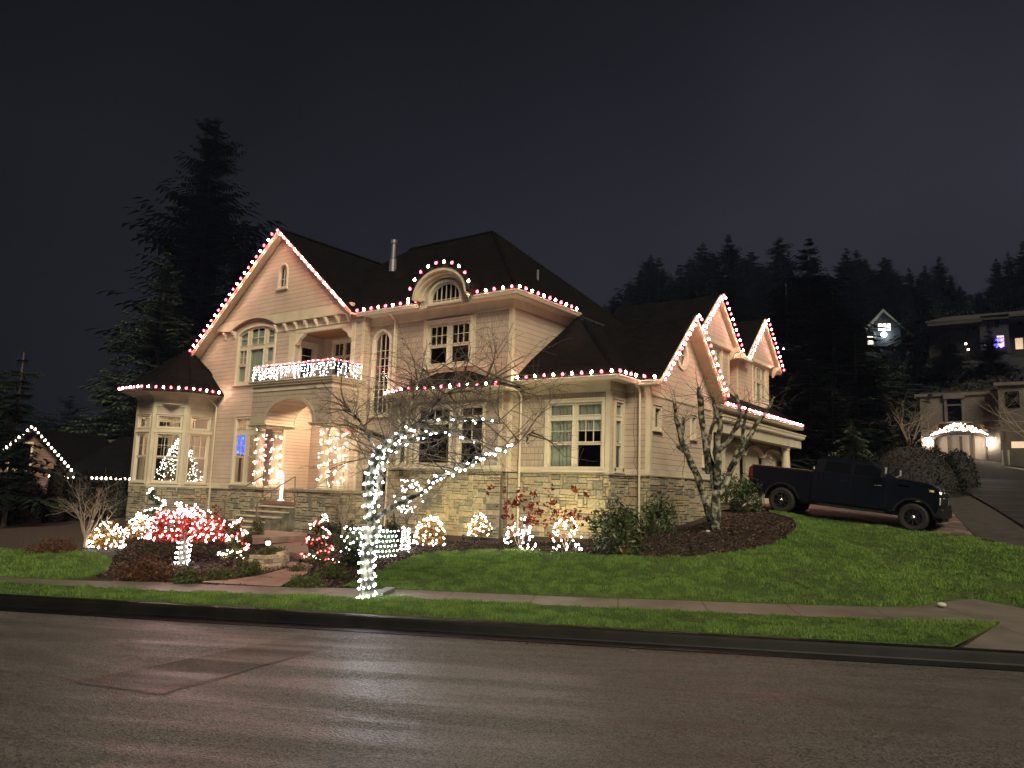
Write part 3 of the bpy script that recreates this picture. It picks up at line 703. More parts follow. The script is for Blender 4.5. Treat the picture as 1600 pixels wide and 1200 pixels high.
# eyebrow dormer at the eave of the main block
D0 = FY(18.70); dc = -16.42
hd = window(D0, -17.14, -15.70, 8.10, 8.26, [(-17.02, -15.82, 8.16, 8.3, 6, 2, archpoly(-17.02, -15.82, 8.16, 8.26, .48, 14))], arch=.62, cw=.08, sill=True, proud=.06)
b = MB(); b.holed(D0, archpoly(-17.55, -15.29, 8.0, 8.3, .86, 20), [hd], 0); b.build('panel_wall', MT['panel'], H)
b = MB(); b2 = MB()
for i in range(20):
    t, t2 = math.pi*i/20, math.pi*(i+1)/20
    q = lambda k, a, y: (dc+(1.08+k)*math.cos(a), y, 8.26+(.86+k)*math.sin(a))
    for k0, k1, y0, y1 in ((.0, .10, 18.36, 18.9), (-.08, .0, 18.46, 18.9), (-.17, -.10, 18.60, 18.70)):
        b.hexa([q(k0, t, y0), q(k1, t, y0), q(k1, t2, y0), q(k0, t2, y0), q(k0, t, y1), q(k1, t, y1), q(k1, t2, y1), q(k0, t2, y1)])
    b2.hexa([q(.10, t, 18.34), q(.17, t, 18.34), q(.17, t2, 18.34), q(.10, t2, 18.34), q(.10, t, 20.6), q(.17, t, 20.6), q(.17, t2, 20.6), q(.10, t2, 20.6)])
b.build('arch_trim', MT['trim'], H); b2.build('roof', MT['roof'], H)
# --- shallow box bay on the first floor
YB = 18.88; Bf = FY(YB); bx0, bx1 = -17.85, -14.06
w1 = window(Bf, -17.62, -16.04, 2.72, 4.72, [(-17.5, -16.16, 2.86, 4.1, 1, 1), (-17.5, -16.16, 4.26, 4.6, 4, 1)])
w2 = window(Bf, -15.80, -14.70, 2.72, 4.72, [(-15.68, -14.82, 4.36, 4.6, 2, 1), (-15.68, -14.82, 3.6, 4.24, 2, 2), (-15.68, -14.82, 2.86, 3.5, 1, 1)])
wall('shingle_wall', Bf, rect(bx0, bx1, ZW, 5.15), [w1, w2], 'shingle')
pA, pB = Vector((-19.0, YM, 0)), Vector((bx0, YB, 0)); dA = (pB-pA).normalized(); FA = Fr(pA, dA, (dA.y, -dA.x, 0)); lA = (pB-pA).length
w3 = window(FA, .35, lA-.2, 2.72, 4.72, [(.45, lA-.3, 2.86, 3.6, 1, 1), (.45, lA-.3, 3.7, 4.6, 1, 2)])
wall('shingle_wall', FA, rect(0, lA, ZW, 5.15), [w3], 'shingle'); wall('shingle_wall', FX(bx1), rect(YB, YM, ZW, 5.15), [], 'shingle')
trim('trim_board', [('f', Bf, bx0, bx1+.02, 4.86, 5.15, 0, .03), ('f', Bf, bx0, bx1+.02, ZW, ZW+.17, 0, .05), ('f', Bf, bx0-.01, bx0+.11, ZW+.17, 4.86, 0, .03), ('f', Bf, bx1-.11, bx1+.02, ZW+.17, 4.86, 0, .03), ('f', FA, 0, lA, ZW, ZW+.17, 0, .05), ('f', FA, 0, lA, 4.86, 5.15, 0, .03)])
ez = 5.22; q0, q1, q2, q3 = (-19.45, YM, ez), (-17.95, 18.5, ez), (-13.66, 18.5, ez), (-13.66, YM+.1, ez)
roof('roof', [[q0, q1, (-17.0, YM+.05, 5.92)], [q1, q2, (-15.85, YM+.05, 5.92), (-17.0, YM+.05, 5.92)], [q2, (-13.66, YM+.05, ez), (-15.85, YM+.05, 5.92)]], th=.05)
b = MB(); b.box(-17.9, -13.72, 18.56, YM, 5.12, 5.17); b.face([(-19.4, YM, 5.125), (-17.9, 18.56, 5.125), (-17.9, YM, 5.125)]); b.build('soffit', MT['trim'], H)
# --- single storey corner wing
YW, XW = 19.75, -10.8
Wf = FY(YW)
gw = []
for a, c in ((-12.86, -12.08), (-11.88, -11.09)): gw += [(a, c, 4.36, 4.67, 1, 1), (a, c, 3.56, 4.2, 3 if a > -12 else 1, 2), (a, c, 2.82, 3.46, 1, 1)]
ww = window(Wf, -13.02, -10.94, 2.70, 4.82, gw, curtain=(-12.95, -12.0, 2.8, 4.75, 'curtain'))
c_ = MB(); pr = None
for i in range(34):
    u = -11.95+.95*i/33; d = -.105+.022*math.sin(i*1.2+math.sin(i*.4)*2); cur = (Wf.P(u, 3.88, d), Wf.P(u, 4.75, d))
    if pr: c_.face([pr[0], cur[0], cur[1], pr[1]])
    pr = cur
c_.build('curtain', MT['curtain'], H)
wall('shingle_wall', Wf, rect(XM, XW, ZW, 5.35), [ww], 'shingle')
Wr = FX(XW); wn = window(Wr, 20.02, 20.6, 2.70, 4.82, [(20.12, 20.5, 4.36, 4.67, 1, 1), (20.12, 20.5, 3.56, 4.2, 1, 1), (20.12, 20.5, 2.82, 3.46, 1, 1)], cw=.075, curtain=(20.05, 20.58, 3.6, 4.75, 'curtain'))
Y3 = 20.79; wall('siding_wall', Wr, rect(YW, Y3, ZW, 5.35), [wn], 'lap')
X3 = -10.02; W3 = FY(Y3); wall('siding_wall', W3, rect(XW, X3, ZW, 5.4), [], 'lap')
trim('trim_board', [('f', Wf, XM+.02, XW+.02, 5.03, 5.35, 0, .03), ('f', Wf, XM+.02, XW+.03, ZW, ZW+.18, 0, .05), ('f', Wf, XW-.12, XW+.027, ZW+.18, 5.03, 0, .03), ('f', Wr, YW+.0, YW+.11, ZW+.18, 5.03, 0, .027),
    ('f', Wr, YW, Y3, ZW, ZW+.18, 0, .045), ('f', W3, XW+.05, X3+.02, ZW, ZW+.18, 0, .04), ('f', W3, X3-.13, X3+.025, ZW+.18, 5.35, 0, .03), ('f', Wr, YW, Y3, 5.1, 5.35, 0, .028), ('f', W3, XW+.03, X3, 5.1, 5.35, 0, .026)])
# gable to the side
GX = FX(X3); gc, gh, gzf, gza = 23.2, 2.62, 5.42, 7.86; sl = (gza-gzf)/gh
ga = window(GX, 21.0, 21.55, 3.98, 4.72, [(21.09, 21.46, 4.08, 4.62, 1, 1)], cw=.08)
gb = window(GX, 23.8, 24.25, 3.90, 4.68, [(23.88, 24.17, 4.0, 4.58, 1, 1)], cw=.07)
gc_ = window(GX, 24.8, 25.2, 3.05, 3.46, [(24.88, 25.12, 3.13, 3.38, 1, 1)], cw=.06)
ov = [(23.1+.36*math.cos(a), 6.58+.40*math.sin(a)) for a in [2*math.pi*i/24 for i in range(24)]]
yR = 25.75
wall('siding_wall', GX, [(Y3, ZW), (yR, ZW), (yR, gzf-.05), (gc, gza-.12), (Y3, gzf+.05)], [ga, gb, gc_, ov], 'lap')
b = MB()
for i in range(24):
    a, a2 = 2*math.pi*i/24, 2*math.pi*(i+1)/24; q = lambda k, t, d: GX.P(23.1+(.36+k)*math.cos(t), 6.58+(.40+k)*math.sin(t), d)
    b.hexa([q(-.03, a, -.08), q(.10, a, -.08), q(.10, a2, -.08), q(-.03, a2, -.08), q(-.03, a, .05), q(.10, a, .05), q(.10, a2, .05), q(-.03, a2, .05)])
b.fbox(GX, 23.085, 23.115, 6.18, 6.98, -.05, -.02); b.fbox(GX, 22.75, 23.45, 6.565, 6.595, -.049, -.021)
wo = b.build('window', MT['frame'], H); b = MB(); b.holed(GX, ov, [], -.06); b.build('pane', MT['glass'], wo)
trim('trim_board', [('f', GX, Y3-.0, Y3+.11, ZW, 5.4, 0, .026), ('f', GX, Y3+.11, yR, ZW, ZW+.18, 0, .045), ('f', GX, Y3+.11, yR, 5.0, 5.13, 0, .022), ('f', GX, yR-.12, yR, ZW+.18, 5.0, 0, .03)])
# wing roofs
wz = 5.5; t = 3.35
a0, a1 = (-14.15, 19.35, wz), (-10.38, 19.35, wz); apx = (-13.62, 22.6, 8.16)
roof('roof', [[a0, a1, apx], [a1, (-10.38, 21.1, wz), (-13.0, 23.2, 7.8), apx]])
b = MB(); caps(b, a1, apx, .085); b.build('ridge_cap', MT['roof'], H)
xo = -9.6
roof('roof', [[(xo, gc-gh, gzf), (xo, gc, gza), (-17.5, gc, gza), (-17.5, gc-gh, gzf)][::-1], [(xo, gc, gza), (xo, gc+gh, gzf), (-17.5, gc+gh, gzf), (-17.5, gc, gza)][::-1]])
b = MB()
for ya, za, yb_, zb in ((gc-gh-.02, gzf, gc, gza), (gc, gza, gc+gh+.02, gzf)):
    b.prism([(xo+.03, ya, za-.03), (xo+.03, yb_, zb-.03), (xo+.03, yb_, zb-.14), (xo+.03, ya, za-.14)], (-.05, 0, 0)); b.prism([(xo+.06, ya, za), (xo+.06, yb_, zb), (xo+.06, yb_, zb-.09), (xo+.06, ya, za-.09)], (-.03, 0, 0))
b.build('rake_board', MT['trim'], H)
b = MB(); b.box(-14.1, -10.44, 19.40, 19.78, 5.33, 5.37); b.box(-10.82, -10.42, 19.4, 20.8, 5.331, 5.371); b.box(-10.6, -9.62, 20.6, 20.82, 5.25, 5.29); b.build('soffit', MT['trim'], H)
# --- garage with arched doors and two dormers
XG2 = -11.0; GG = FX(XG2); gy0, gy1 = 25.7, 37.9
doors = ((29.5, 31.68), (31.95, 34.1), (34.4, 36.9))
hs = [archpoly(a, c, 1.5, 3.78, .36, 16) for a, c in doors]
wall('rubble_wall', GG, rect(gy0, gy1, 1.5, 4.5), hs, 'capstone')
wall('siding_wall', GG, rect(gy0, gy1, 4.5, 5.5), [], 'panel')
for (a, c), h in zip(doors, hs):
    b = MB(); b.holed(GG, h, [], -.16)
    for i in range(1, 4): z = 1.5+i*.58; b.fbox(GG, a, c, z-.012, z+.012, -.17, -.145)
    for i in range(1, 4): u = a+(c-a)*i/4; b.fbox(GG, u-.012, u+.012, 1.5, 3.7, -.17, -.147)
    b.build('garage_door', MT['door'], H)
    b = MB(); cu, hw = (a+c)/2, (c-a)/2
    for i in range(16):
        t1, t2 = math.pi*i/16, math.pi*(i+1)/16; q = lambda k, s, d: GG.P(cu+(hw+k)*math.cos(s), 3.78+(.36+k)*math.sin(s), d)
        b.hexa([q(0, t1, -.15), q(.11, t1, -.15), q(.11, t2, -.15), q(0, t2, -.15), q(0, t1, .05), q(.11, t1, .05), q(.11, t2, .05), q(0, t2, .05)])
    b.build('arch_trim', MT['trim'], H)
stone_part('stone_band', [(GG, 29.2, gy1, 4.26, 4.5)], seed=21)
trim('pier', [('f', GG, 29.12, 29.42, 1.5, 4.4, 0, .06), ('f', GG, 29.08, 29.46, 4.2, 4.4, 0, .10)])
b = MB(); b.box(-10.95, -10.42, 27.6, 38.15, 4.42, 4.82); b.box(-10.98, -10.34, 27.5, 38.25, 4.82, 4.87); b.box(-10.98, -10.25, 27.4, 38.4, 5.0, 5.07); b.build('beam', MT['trim'], H)
b = MB()
for i in range(66): y = 27.5+i*.164; b.box(-10.36, -10.27, y, y+.085, 4.872, 4.998)
d_ = b.build('dentil_course', MT['frame'], H)
b = MB(); b.lathe((-10.66, 36.45, 1.5), [(.24, 0), (.24, .1), (.19, .16), (.19, 1.9), (.165, 2.7), (.2, 2.76), (.17, 2.8), (.24, 2.9), (.24, 2.93)], 20); b.build('column', MT['trim'], H)
b = MB(); b.box(-18.0, -11.05, gy1-.1, gy1, 1.4, 5.5); b.box(-18.1, -18.0, 25.7, gy1, 1.4, 5.5); b.build('siding_wall', MT['lap'], H)
gx0, gz0, gp = -10.38, 5.45, .84; gx1 = -14.6; rzg = gz0+gp*(gx0-gx1)
roof('roof', [[(gx0, 25.9, gz0), (gx0, 38.1, gz0), (gx1, 34.6, rzg), (gx1, 25.9, rzg)][::-1] if False else [(gx0, 25.9, gz0), (gx0, 38.1, gz0), (gx1, 34.2, rzg), (gx1, 25.9, rzg)], [(gx0, 38.1, gz0), (-18.8, 38.1, gz0), (gx1, 34.2, rzg)], [(-18.8, 38.1, gz0), (-18.8, 25.9, gz0), (gx1, 25.9, rzg), (gx1, 34.2, rzg)]])
b = MB(); b.box(-11.02, -10.42, 25.8, 38.0, 5.30, 5.34); b.build('soffit', MT['trim'], H)
def dormer(yc, hw, y0, y1, apz, fz, flat=None):
    Xd = -11.2; F = FX(Xd); zb = gz0+gp*(gx0-Xd)-.05
    wc = (y0+y1)/2 if flat is None else yc
    g = []; a = wc-.95
    for i, (p, q) in enumerate(((wc-.85, wc-.42), (wc-.3, wc+.3), (wc+.42, wc+.85))): g += [(p, q, 7.35, 7.85, 2 if i == 1 else 1, 2), (p, q, 6.35, 7.18, 1, 1)]
    ho = window(F, wc-.97, wc+.97, zb+.05, 8.02, g, cw=.08, curtain=(wc-.9, wc+.9, 6.3, 7.9, 'curtain'))
    wall('siding_wall', F, rect(y0, y1, zb-.1, 8.08), [ho], 'lap')
    tri = [(yc-hw+.12, fz+.1), (yc+hw-.12, fz+.1), (yc, apz-.16)]
    b = MB(); b.holed(F, [(y0, 8.05), (y1, 8.05)]+[(yc+hw-.25, fz+.22), (yc, apz-.16), (yc-hw+.25, fz+.22)], [], .12); b.build('siding_wall', MT['lap'], H)
    for s, yy in ((-1, y0), (1, y1)): wall('siding_wall', Fr((0, yy, 0), (1, 0, 0), (0, s, 0)), [(Xd, zb-.2), (Xd, 8.1), (Xd-3.0, 8.1), (Xd-3.0, 8.05)], [], 'lap')
    trim('corner_board', [('f', F, y0-.01, y0+.1, zb, 8.05, 0, .03), ('f', F, y1-.1, y1+.01, zb, 8.05, 0, .03), ('f', F, y0, y1, 8.0, 8.14, 0, .15), ('b', Xd-.1, Xd+.024, y0-.025, y0, zb, 8.0)])
    sl_ = (apz-fz)/hw; xf = Xd+.28
    roof('roof', [[(xf, yc-hw, fz), (xf, yc, apz), (xf-4.6, yc, apz), (xf-4.6, yc-hw, fz)][::-1], [(xf, yc, apz), (xf, yc+hw, fz), (xf-4.6, yc+hw, fz), (xf-4.6, yc, apz)][::-1]])
    b = MB()
    for ya, za, yb_, zb_ in ((yc-hw-.02, fz, yc, apz), (yc, apz, yc+hw+.02, fz)): b.prism([(xf+.03, ya, za), (xf+.03, yb_, zb_), (xf+.03, yb_, zb_-.11), (xf+.03, ya, za-.11)], (-.05, 0, 0))
    b.build('rake_board', MT['trim'], H)
    for yy in (yc-hw+.45, yc+hw-.45):
        b = MB(); b.prism([(Xd, yy-.05, fz+.15), (Xd+.42, yy-.05, fz+.15), (Xd+.4, yy-.05, fz+.05), (Xd+.2, yy-.05, fz-.08), (Xd+.05, yy-.05, fz-.32), (Xd, yy-.05, fz-.34)], (0, .1, 0)); b.build('bracket', MT['frame'], H)
    return (xf+.05, yc, hw, apz, fz)
dm1 = dormer(28.95, 2.3, 27.1, 30.6, 10.0, 8.0)
dm2 = dormer(34.45, 2.35, 31.55, 35.7, 10.1, 8.0, flat=1)
roof('roof', [[(-10.85, 31.1, 7.95), (-10.85, 32.6, 7.95), (-14.5, 32.6, 8.6), (-14.5, 31.1, 8.6)]], th=.06)
trim('fascia', [('b', -14.0, -10.83, 31.06, 31.1, 7.78, 7.96), ('b', -10.85, -10.82, 31.1, 32.4, 7.78, 7.96)])
wall('siding_wall', FY(31.5), [(-13.6, 8.0), (-11.2, 6.1), (-11.2, 8.0)][::-1] if False else [(-13.4, 8.0), (-11.2, 6.15), (-11.2, 8.0)], [], 'lap_fine')
# --- gutters and downspouts
def gutter(a, c, drop=.13):
    a, c = Vector(a), Vector(c); d = (c-a).normalized(); o = Vector((d.y, -d.x, 0)); b = MB()
    pr = ((0, 0), (.11, 0), (.115, -.03), (.09, -.06), (.07, -drop), (0, -drop))
    b.prism([a+o*x+Vector((0, 0, z+.0)) for x, z in pr], c-a); return b.build('gutter', MT['gutter'], H)
gutter((-20.65, 18.79, 8.22), (-17.62, 18.79, 8.22)); gutter((-15.3, 18.79, 8.22), (-13.58, 18.79, 8.22)); gutter((-13.59, 18.7, 8.22), (-13.59, 22.55, 8.22))
gutter((-14.12, 19.34, wz-.06), (-10.32, 19.34, wz-.06)); gutter((-10.37, 19.26, wz-.06), (-10.37, 20.6, wz-.06)); gutter((-10.4, 20.56, wz-.1), (-9.62, 20.56, wz-.1))
gutter((-17.96, 18.49, 5.19), (-13.6, 18.49, 5.19), .11); gutter((-19.42, 19.14, 5.19), (-17.96, 18.49, 5.19), .11)
gutter((gx0+.01, 26.0, gz0-.03), (gx0+.01, 38.1, gz0-.03))
def spout(pts):
    b = MB(); b.tube(pts, .042, 4); return b.build('downspout', MT['gutter'], H)
spout([(-20.1+1.0, 18.8, 8.08), (-19.09, 18.95, 7.98), (-19.09, 19.13, 7.85), (-19.09, 19.12, .7)])
spout([(-13.95, 19.35, 5.3), (-13.9, 19.5, 5.15), (-13.9, 19.66, 4.98), (-13.9, 19.66, .8)])
spout([(-10.35, 20.5, 5.3), (-10.3, 20.62, 5.2), (-10.3, 20.7, 5.05), (-10.3, 20.7, .95)])
spout([(-29.1, 18.3, 5.5), (-29.05, 18.5, 5.4), (-29.02, 18.85, 5.1), (-29.02, 18.85, .8)])
# --- stone base
stone_part('stone_base', [(Fr((0, YM-.03, 0), (1, 0, 0), (0, -1, 0)), -19.1, XM, .3, ZW-.03)], seed=2)
stone_part('stone_base', [(Fr((0, YW-.03, 0), (1, 0, 0), (0, -1, 0)), XM, XW+.03, .3, ZW-.03), (FX(XM+.03), YM, YW, .3, ZW-.03), (FX(XW+.03), YW-.03, Y3-.03, .3, ZW-.03)], seed=5)
stone_part('stone_base', [(Fr((0, Y3-.03, 0), (1, 0, 0), (0, -1, 0)), XW, X3+.03, .3, ZW-.03), (FX(X3+.03), Y3-.03, yR, .6, ZW-.03)], seed=6)
stone_part('stone_base', [(Fr((0, YG-.03, 0), (1, 0, 0), (0, -1, 0)), -29.4, -24.9, .2, ZT0-.03), (Fr((0, YB+.02, 0), (1, 0, 0), (0, -1, 0)), bx0, bx1, .3, ZW-.03)], seed=7)
trim('water_table', [('f', Wf, XM+.03, XW+.09, ZW-.035, ZW, -.03, .085), ('f', Bf, bx0, bx1+.04, ZW-.035, ZW, -.03, .085), ('f', Wr, YW-.08, Y3, ZW-.036, ZW-.001, 0, .085), ('f', W3, XW+.09, X3+.08, ZW-.035, ZW, 0, .08), ('f', GX, Y3-.08, yR, ZW-.036, ZW-.001, 0, .08), ('f', Mf, XGR, -19.0, ZW-.035, ZW, 0, .07), ('f', G, -29.3, -24.95, ZT0-.035, ZT0, 0, .08)], 'capstone')
# --- pipes on the roof
b = MB(); p = Vector((-21.75, 21.5, 10.6)); b.lathe(p, [(.16, 0), (.15, .5), (.1, .56), (.1, 1.15), (.14, 1.2), (.14, 1.32), (.02, 1.36)], 12); b.build('vent_pipe', mat('galvanized_pipe', (.25, .26, .28), .4, .6), H)
b = MB(); b.lathe((-15.0, 22.0, 9.3), [(.06, 0), (.04, .1), (.04, .55), (.001, .56)], 8); b.build('vent_pipe', mat('dark_pipe', (.15, .15, .15), .5), H)
# handrails
b = MB()
for x, yb0 in ((-23.3, 0), (-21.55, 0)):
    b.tube([(x, 17.2, 2.28), (x, 15.85, 1.55), (x, 15.75, 1.42), (x, 15.75, .5)], .022, 6)
    b.tube([(x, 17.2, 2.28), (x, 17.25, 1.42)], .02, 6)
b.build('handrail', mat('bronze_rail', (.25, .18, .12), .4, .7), H)
# balcony railing
b = MB(); rlm = mat('dark_iron', (.03, .03, .03), .5, .6)
rp = [(PX0+.02, YG-.02), (PX0+.02, PY+.02), (PX1-.02, PY+.02), (PX1-.02, 18.9)]
for (xa, ya), (xb, yb_) in zip(rp[:-1], rp[1:]):
    for z in (5.84, 6.30): b.tube([(xa, ya, z), (xb, yb_, z)], .018, 5)
    n = max(2, int(math.hypot(xb-xa, yb_-ya)/.12))
    for i in range(n+1): x, y = xa+(xb-xa)*i/n, ya+(yb_-ya)*i/n; b.tube([(x, y, 5.77), (x, y, 6.30)], .009, 4)
b.build('balcony_railing', rlm, H)
# --- living room behind the turret and the pair of windows
MT['room'] = mat('room_wall_paint', (.55, .43, .33), .7)
b = MB()
b.box(-30.84, -24.7, 22.6, 22.7, 1.5, 5.0); b.box(-24.75, -24.65, 18.95, 22.6, 1.5, 5.0); b.box(-30.84, -30.78, 19.0, 22.7, 1.5, 5.0); b.box(-30.8, -24.7, 18.95, 22.6, 5.0, 5.05); b.box(-30.8, -24.7, 18.95, 22.6, 1.62, 1.68); b.box(-31.9, -29.6, 17.5, 18.95, 1.62, 1.68); b.box(-32.3, -29.5, 17.0, 18.95, 5.06, 5.1)
b.build('room_wall', MT['room'], H)
cl = mat('lit_ceiling_fixture', (1, 1, 1), .5, emit=(1, .74, .5), estr=60)
b = MB(); b.lathe((-28.6, 20.8, 4.9), [(.001, -.14), (.14, -.12), (.24, 0), (.24, .08)], 16); b.build('unseen_ceiling_lamp', cl, H)
lp = mat('lit_porch_lens', (1, 1, 1), .5, emit=(1, .70, .47), estr=600)
b = MB(); b.lathe((-31.0, 18.3, 4.98), [(.001, -.08), (.09, -.07), (.14, 0), (.14, .05)], 16); b.build('unseen_ceiling_lamp', cl, H)  # unseen second lamp added to brighten the turret interior
b = MB(); b.lathe((-22.8, 19.55, 5.27), [(.001, 0), (.12, .0), (.13, .035)], 16); b.build('porch_lamp', lp, H)
b = MB(); b.box(-26, -24.2, 19.3, 19.35, 9.4, 11); b.box(-28.1, -25.4, 19.5, 19.55, 5.9, 8.6); b.build('dark_inner_panel', MT['dark'], H)  # unseen dark panels added so the upper window panes look dark
# internal partitions keep the other rooms dark
b = MB(); b.box(-24.6, -20.5, 20.6, 20.7, 1.0, 8.0); b.box(-24.6, -24.5, 20.6, 26.9, 1.0, 8.0); b.box(-31, -24.6, 19.1+2.5, 21.7, 5.1, 8.2); b.box(-30.8, -24.7, 19.5, 26.9, 5.1, 5.2); b.box(-20.8, -14.2, 19.5, 26.9, 5.3, 5.4); b.box(-20.9, -14.2, 23, 23.1, 2.6, 8); b.box(-14.1, -10.2, 22.6, 22.7, 2.6, 5.3)
b.build('dark_inner_panel', MT['dark'], H)
# ------------------------------------------------------------ ground, street, lawns
def at_z(px, py, z): v = ray(px, py); return EYE + v*((z-EYE.z)/v.z)
def struct(o): o['kind'] = 'structure'; return o
M = MT['soil'] = mat('bark_mulch', (.05, .035, .025), .95)
n_, r_ = noisecol(M, (.018, .011, .008), (.075, .048, .034), 22, 10, .35, .7); bump(M, n_.outputs['Fac'], 1.0, .06)
xs = np.concatenate([np.linspace(-220, -70, 24)[:-1], np.arange(-70, 30, .8), np.linspace(30, 150, 20)])
ys = np.concatenate([np.linspace(-70, -4, 12)[:-1], np.arange(-4, 70, .8), np.linspace(70, 250, 50)])
gx, gy = np.meshgrid(xs, ys); n_g = NN.x*gx+NN.y*gy
gz_ = np.where(n_g > 12.3, height(gx, gy)-.03, -.08) + np.where(n_g > 40, np.sin(gx*.21)*np.cos(gy*.17)*.5, 0)
V = np.column_stack([gx.ravel(), gy.ravel(), gz_.ravel()]); nx = len(xs); i_ = np.arange(len(ys)-1)[:, None]*nx+np.arange(nx-1)[None, :]; i_ = i_.ravel()
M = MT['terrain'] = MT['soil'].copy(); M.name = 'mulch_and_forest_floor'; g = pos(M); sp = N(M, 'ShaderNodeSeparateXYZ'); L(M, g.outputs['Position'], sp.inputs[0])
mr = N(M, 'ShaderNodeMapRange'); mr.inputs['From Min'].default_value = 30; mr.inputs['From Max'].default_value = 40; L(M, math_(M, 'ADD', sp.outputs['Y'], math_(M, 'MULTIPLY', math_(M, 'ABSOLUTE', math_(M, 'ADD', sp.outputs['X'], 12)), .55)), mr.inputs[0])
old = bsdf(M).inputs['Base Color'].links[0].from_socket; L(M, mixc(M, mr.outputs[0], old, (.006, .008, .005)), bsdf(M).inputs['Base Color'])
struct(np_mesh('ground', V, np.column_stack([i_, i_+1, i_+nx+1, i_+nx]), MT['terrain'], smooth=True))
# asphalt
def asphalt(name, c1, c2, wet=True):
    M = mat(name, c1, .5)
    g = pos(M)
    mp = N(M, 'ShaderNodeMapping'); mp.vector_type = 'TEXTURE'; mp.inputs['Rotation'].default_value = (0, 0, R(28)); mp.inputs['Scale'].default_value = (5.5, .7, 1); L(M, g.outputs['Position'], mp.inputs[0])
    a = N(M, 'ShaderNodeTexNoise', Scale=1.5, Detail=7); L(M, mp.outputs[0], a.inputs['Vector'])       # wheel-worn streaks
    f = N(M, 'ShaderNodeTexNoise', Scale=38.0, Detail=6); L(M, g.outputs['Position'], f.inputs['Vector'])
    v = N(M, 'ShaderNodeTexVoronoi', Scale=52.0); L(M, g.outputs['Position'], v.inputs['Vector'])
    r = N(M, 'ShaderNodeValToRGB'); e = r.color_ramp.elements; e[0].position = .32; e[0].color = (*c1, 1); e[1].position = .72; e[1].color = (*c2, 1)
    wn = N(M, 'ShaderNodeTexWhiteNoise'); vm = N(M, 'ShaderNodeVectorMath'); vm.operation = 'SCALE'; vm.inputs['Scale'].default_value = 105; L(M, g.outputs['Position'], vm.inputs[0]); vf = N(M, 'ShaderNodeVectorMath'); vf.operation = 'FLOOR'; L(M, vm.outputs[0], vf.inputs[0]); L(M, vf.outputs[0], wn.inputs['Vector'])
    sv = N(M, 'ShaderNodeSeparateColor'); L(M, v.outputs['Color'], sv.inputs[0])
    L(M, math_(M, 'ADD', math_(M, 'ADD', math_(M, 'MULTIPLY', a.outputs['Fac'], .30), math_(M, 'MULTIPLY', f.outputs['Fac'], .10)), math_(M, 'MULTIPLY', math_(M, 'ADD', sv.outputs[0], wn.outputs['Value']), .32)), r.inputs[0]); L(M, r.outputs[0], bsdf(M).inputs['Base Color'])
    rr = N(M, 'ShaderNodeMapRange'); rr.inputs['From Min'].default_value = .40; rr.inputs['From Max'].default_value = .60; rr.inputs['To Min'].default_value = .30 if wet else .6; rr.inputs['To Max'].default_value = .58 if wet else .85
    L(M, a.outputs['Fac'], rr.inputs[0]); L(M, rr.outputs[0], bsdf(M).inputs['Roughness'])
    bump(M, math_(M, 'ADD', math_(M, 'MULTIPLY', v.outputs['Distance'], .8), math_(M, 'MULTIPLY', wn.outputs['Value'], .45)), 1.0, .015)
    return M
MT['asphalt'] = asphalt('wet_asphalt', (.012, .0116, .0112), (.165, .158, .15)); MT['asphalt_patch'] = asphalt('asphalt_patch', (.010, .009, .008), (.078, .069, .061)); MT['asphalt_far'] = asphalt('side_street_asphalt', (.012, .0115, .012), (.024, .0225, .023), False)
def sheet(name, pts, z, m_):
    b = MB(); b.face([(p[0], p[1], z) for p in pts]); return struct(b.build(name, m_))
sheet('road', [xy(-110, -40), xy(110, -40), xy(110, 11.06), xy(-110, 11.06)], 0, MT['asphalt'])
pt = [at_z(118, 1066, 0), at_z(250, 1086, 0), at_z(545, 1004, 0), at_z(478, 992, 0)]
struct(sheet('road', [p.xy for p in pt], .004, MT['asphalt_patch']))
tar = mat('tar_seam', (.07, .062, .055), .5)
b = MB()
for s_ in (((118, 1066), (250, 1086), (400, 1043), (545, 1004)), ((118, 1066), (290, 1030), (478, 992), (520, 986)), ((250, 1086), (330, 1100), (480, 1113), (640, 1142)), ((185, 1010), (200, 1002), (205, 995)), ((190, 1015), (240, 1011), (268, 1006))):
    ps = [at_z(*q, 0) for q in s_]; pp = []
    for p, q in zip(ps[:-1], ps[1:]):
        for k in range(6): r_ = p.lerp(q, k/6); pp.append(r_+Vector((random.uniform(-.03, .03), random.uniform(-.03, .03), 0)))
    pp.append(ps[-1])
    for p, q in zip(pp[:-1], pp[1:]):
        d = (q-p).normalized(); o = Vector((-d.y, d.x, 0))*random.uniform(.004, .014); b.face([(p.x-o.x, p.y-o.y, .008), (q.x-o.x, q.y-o.y, .008), (q.x+o.x, q.y+o.y, .008), (p.x+o.x, p.y+o.y, .008)])
struct(b.build('road', tar))
# kerb and gutter pan
M = MT['kerb'] = mat('wet_kerb_painted_shade', (.05, .045, .04), .45); n_, r_ = noisecol(M, (.002, .0018, .0016), (.008, .0072, .0064), 3, 8); bsdf(M).inputs['Specular IOR Level'].default_value = .25  # wet concrete, blackened further to paint in the shade on the kerb face
def strip_prism(name, prof, u0, u1, m_, n=160):
    b = MB(); k = len(prof)
    for i in range(n):
        a, c = u0+(u1-u0)*i/n, u0+(u1-u0)*(i+1)/n
        if i % 2 == 1: pass
        for (n0, z0), (n1, z1) in zip(prof[:-1], prof[1:]):
            b.face([(*xy(a, n0), z0), (*xy(c, n0), z0), (*xy(c, n1), z1), (*xy(a, n1), z1)])
    return struct(b.build(name, m_))
strip_prism('kerb', [(11.42, -.02), (11.45, .02), (11.47, .12), (11.495, .15), (11.53, .162), (11.63, .165), (11.635, .05)], -110, 110, MT['kerb'], 60)
strip_prism('kerb', [(11.05, .005), (11.06, .010), (11.43, .003)], -110, 110, MT['kerb'], 60)
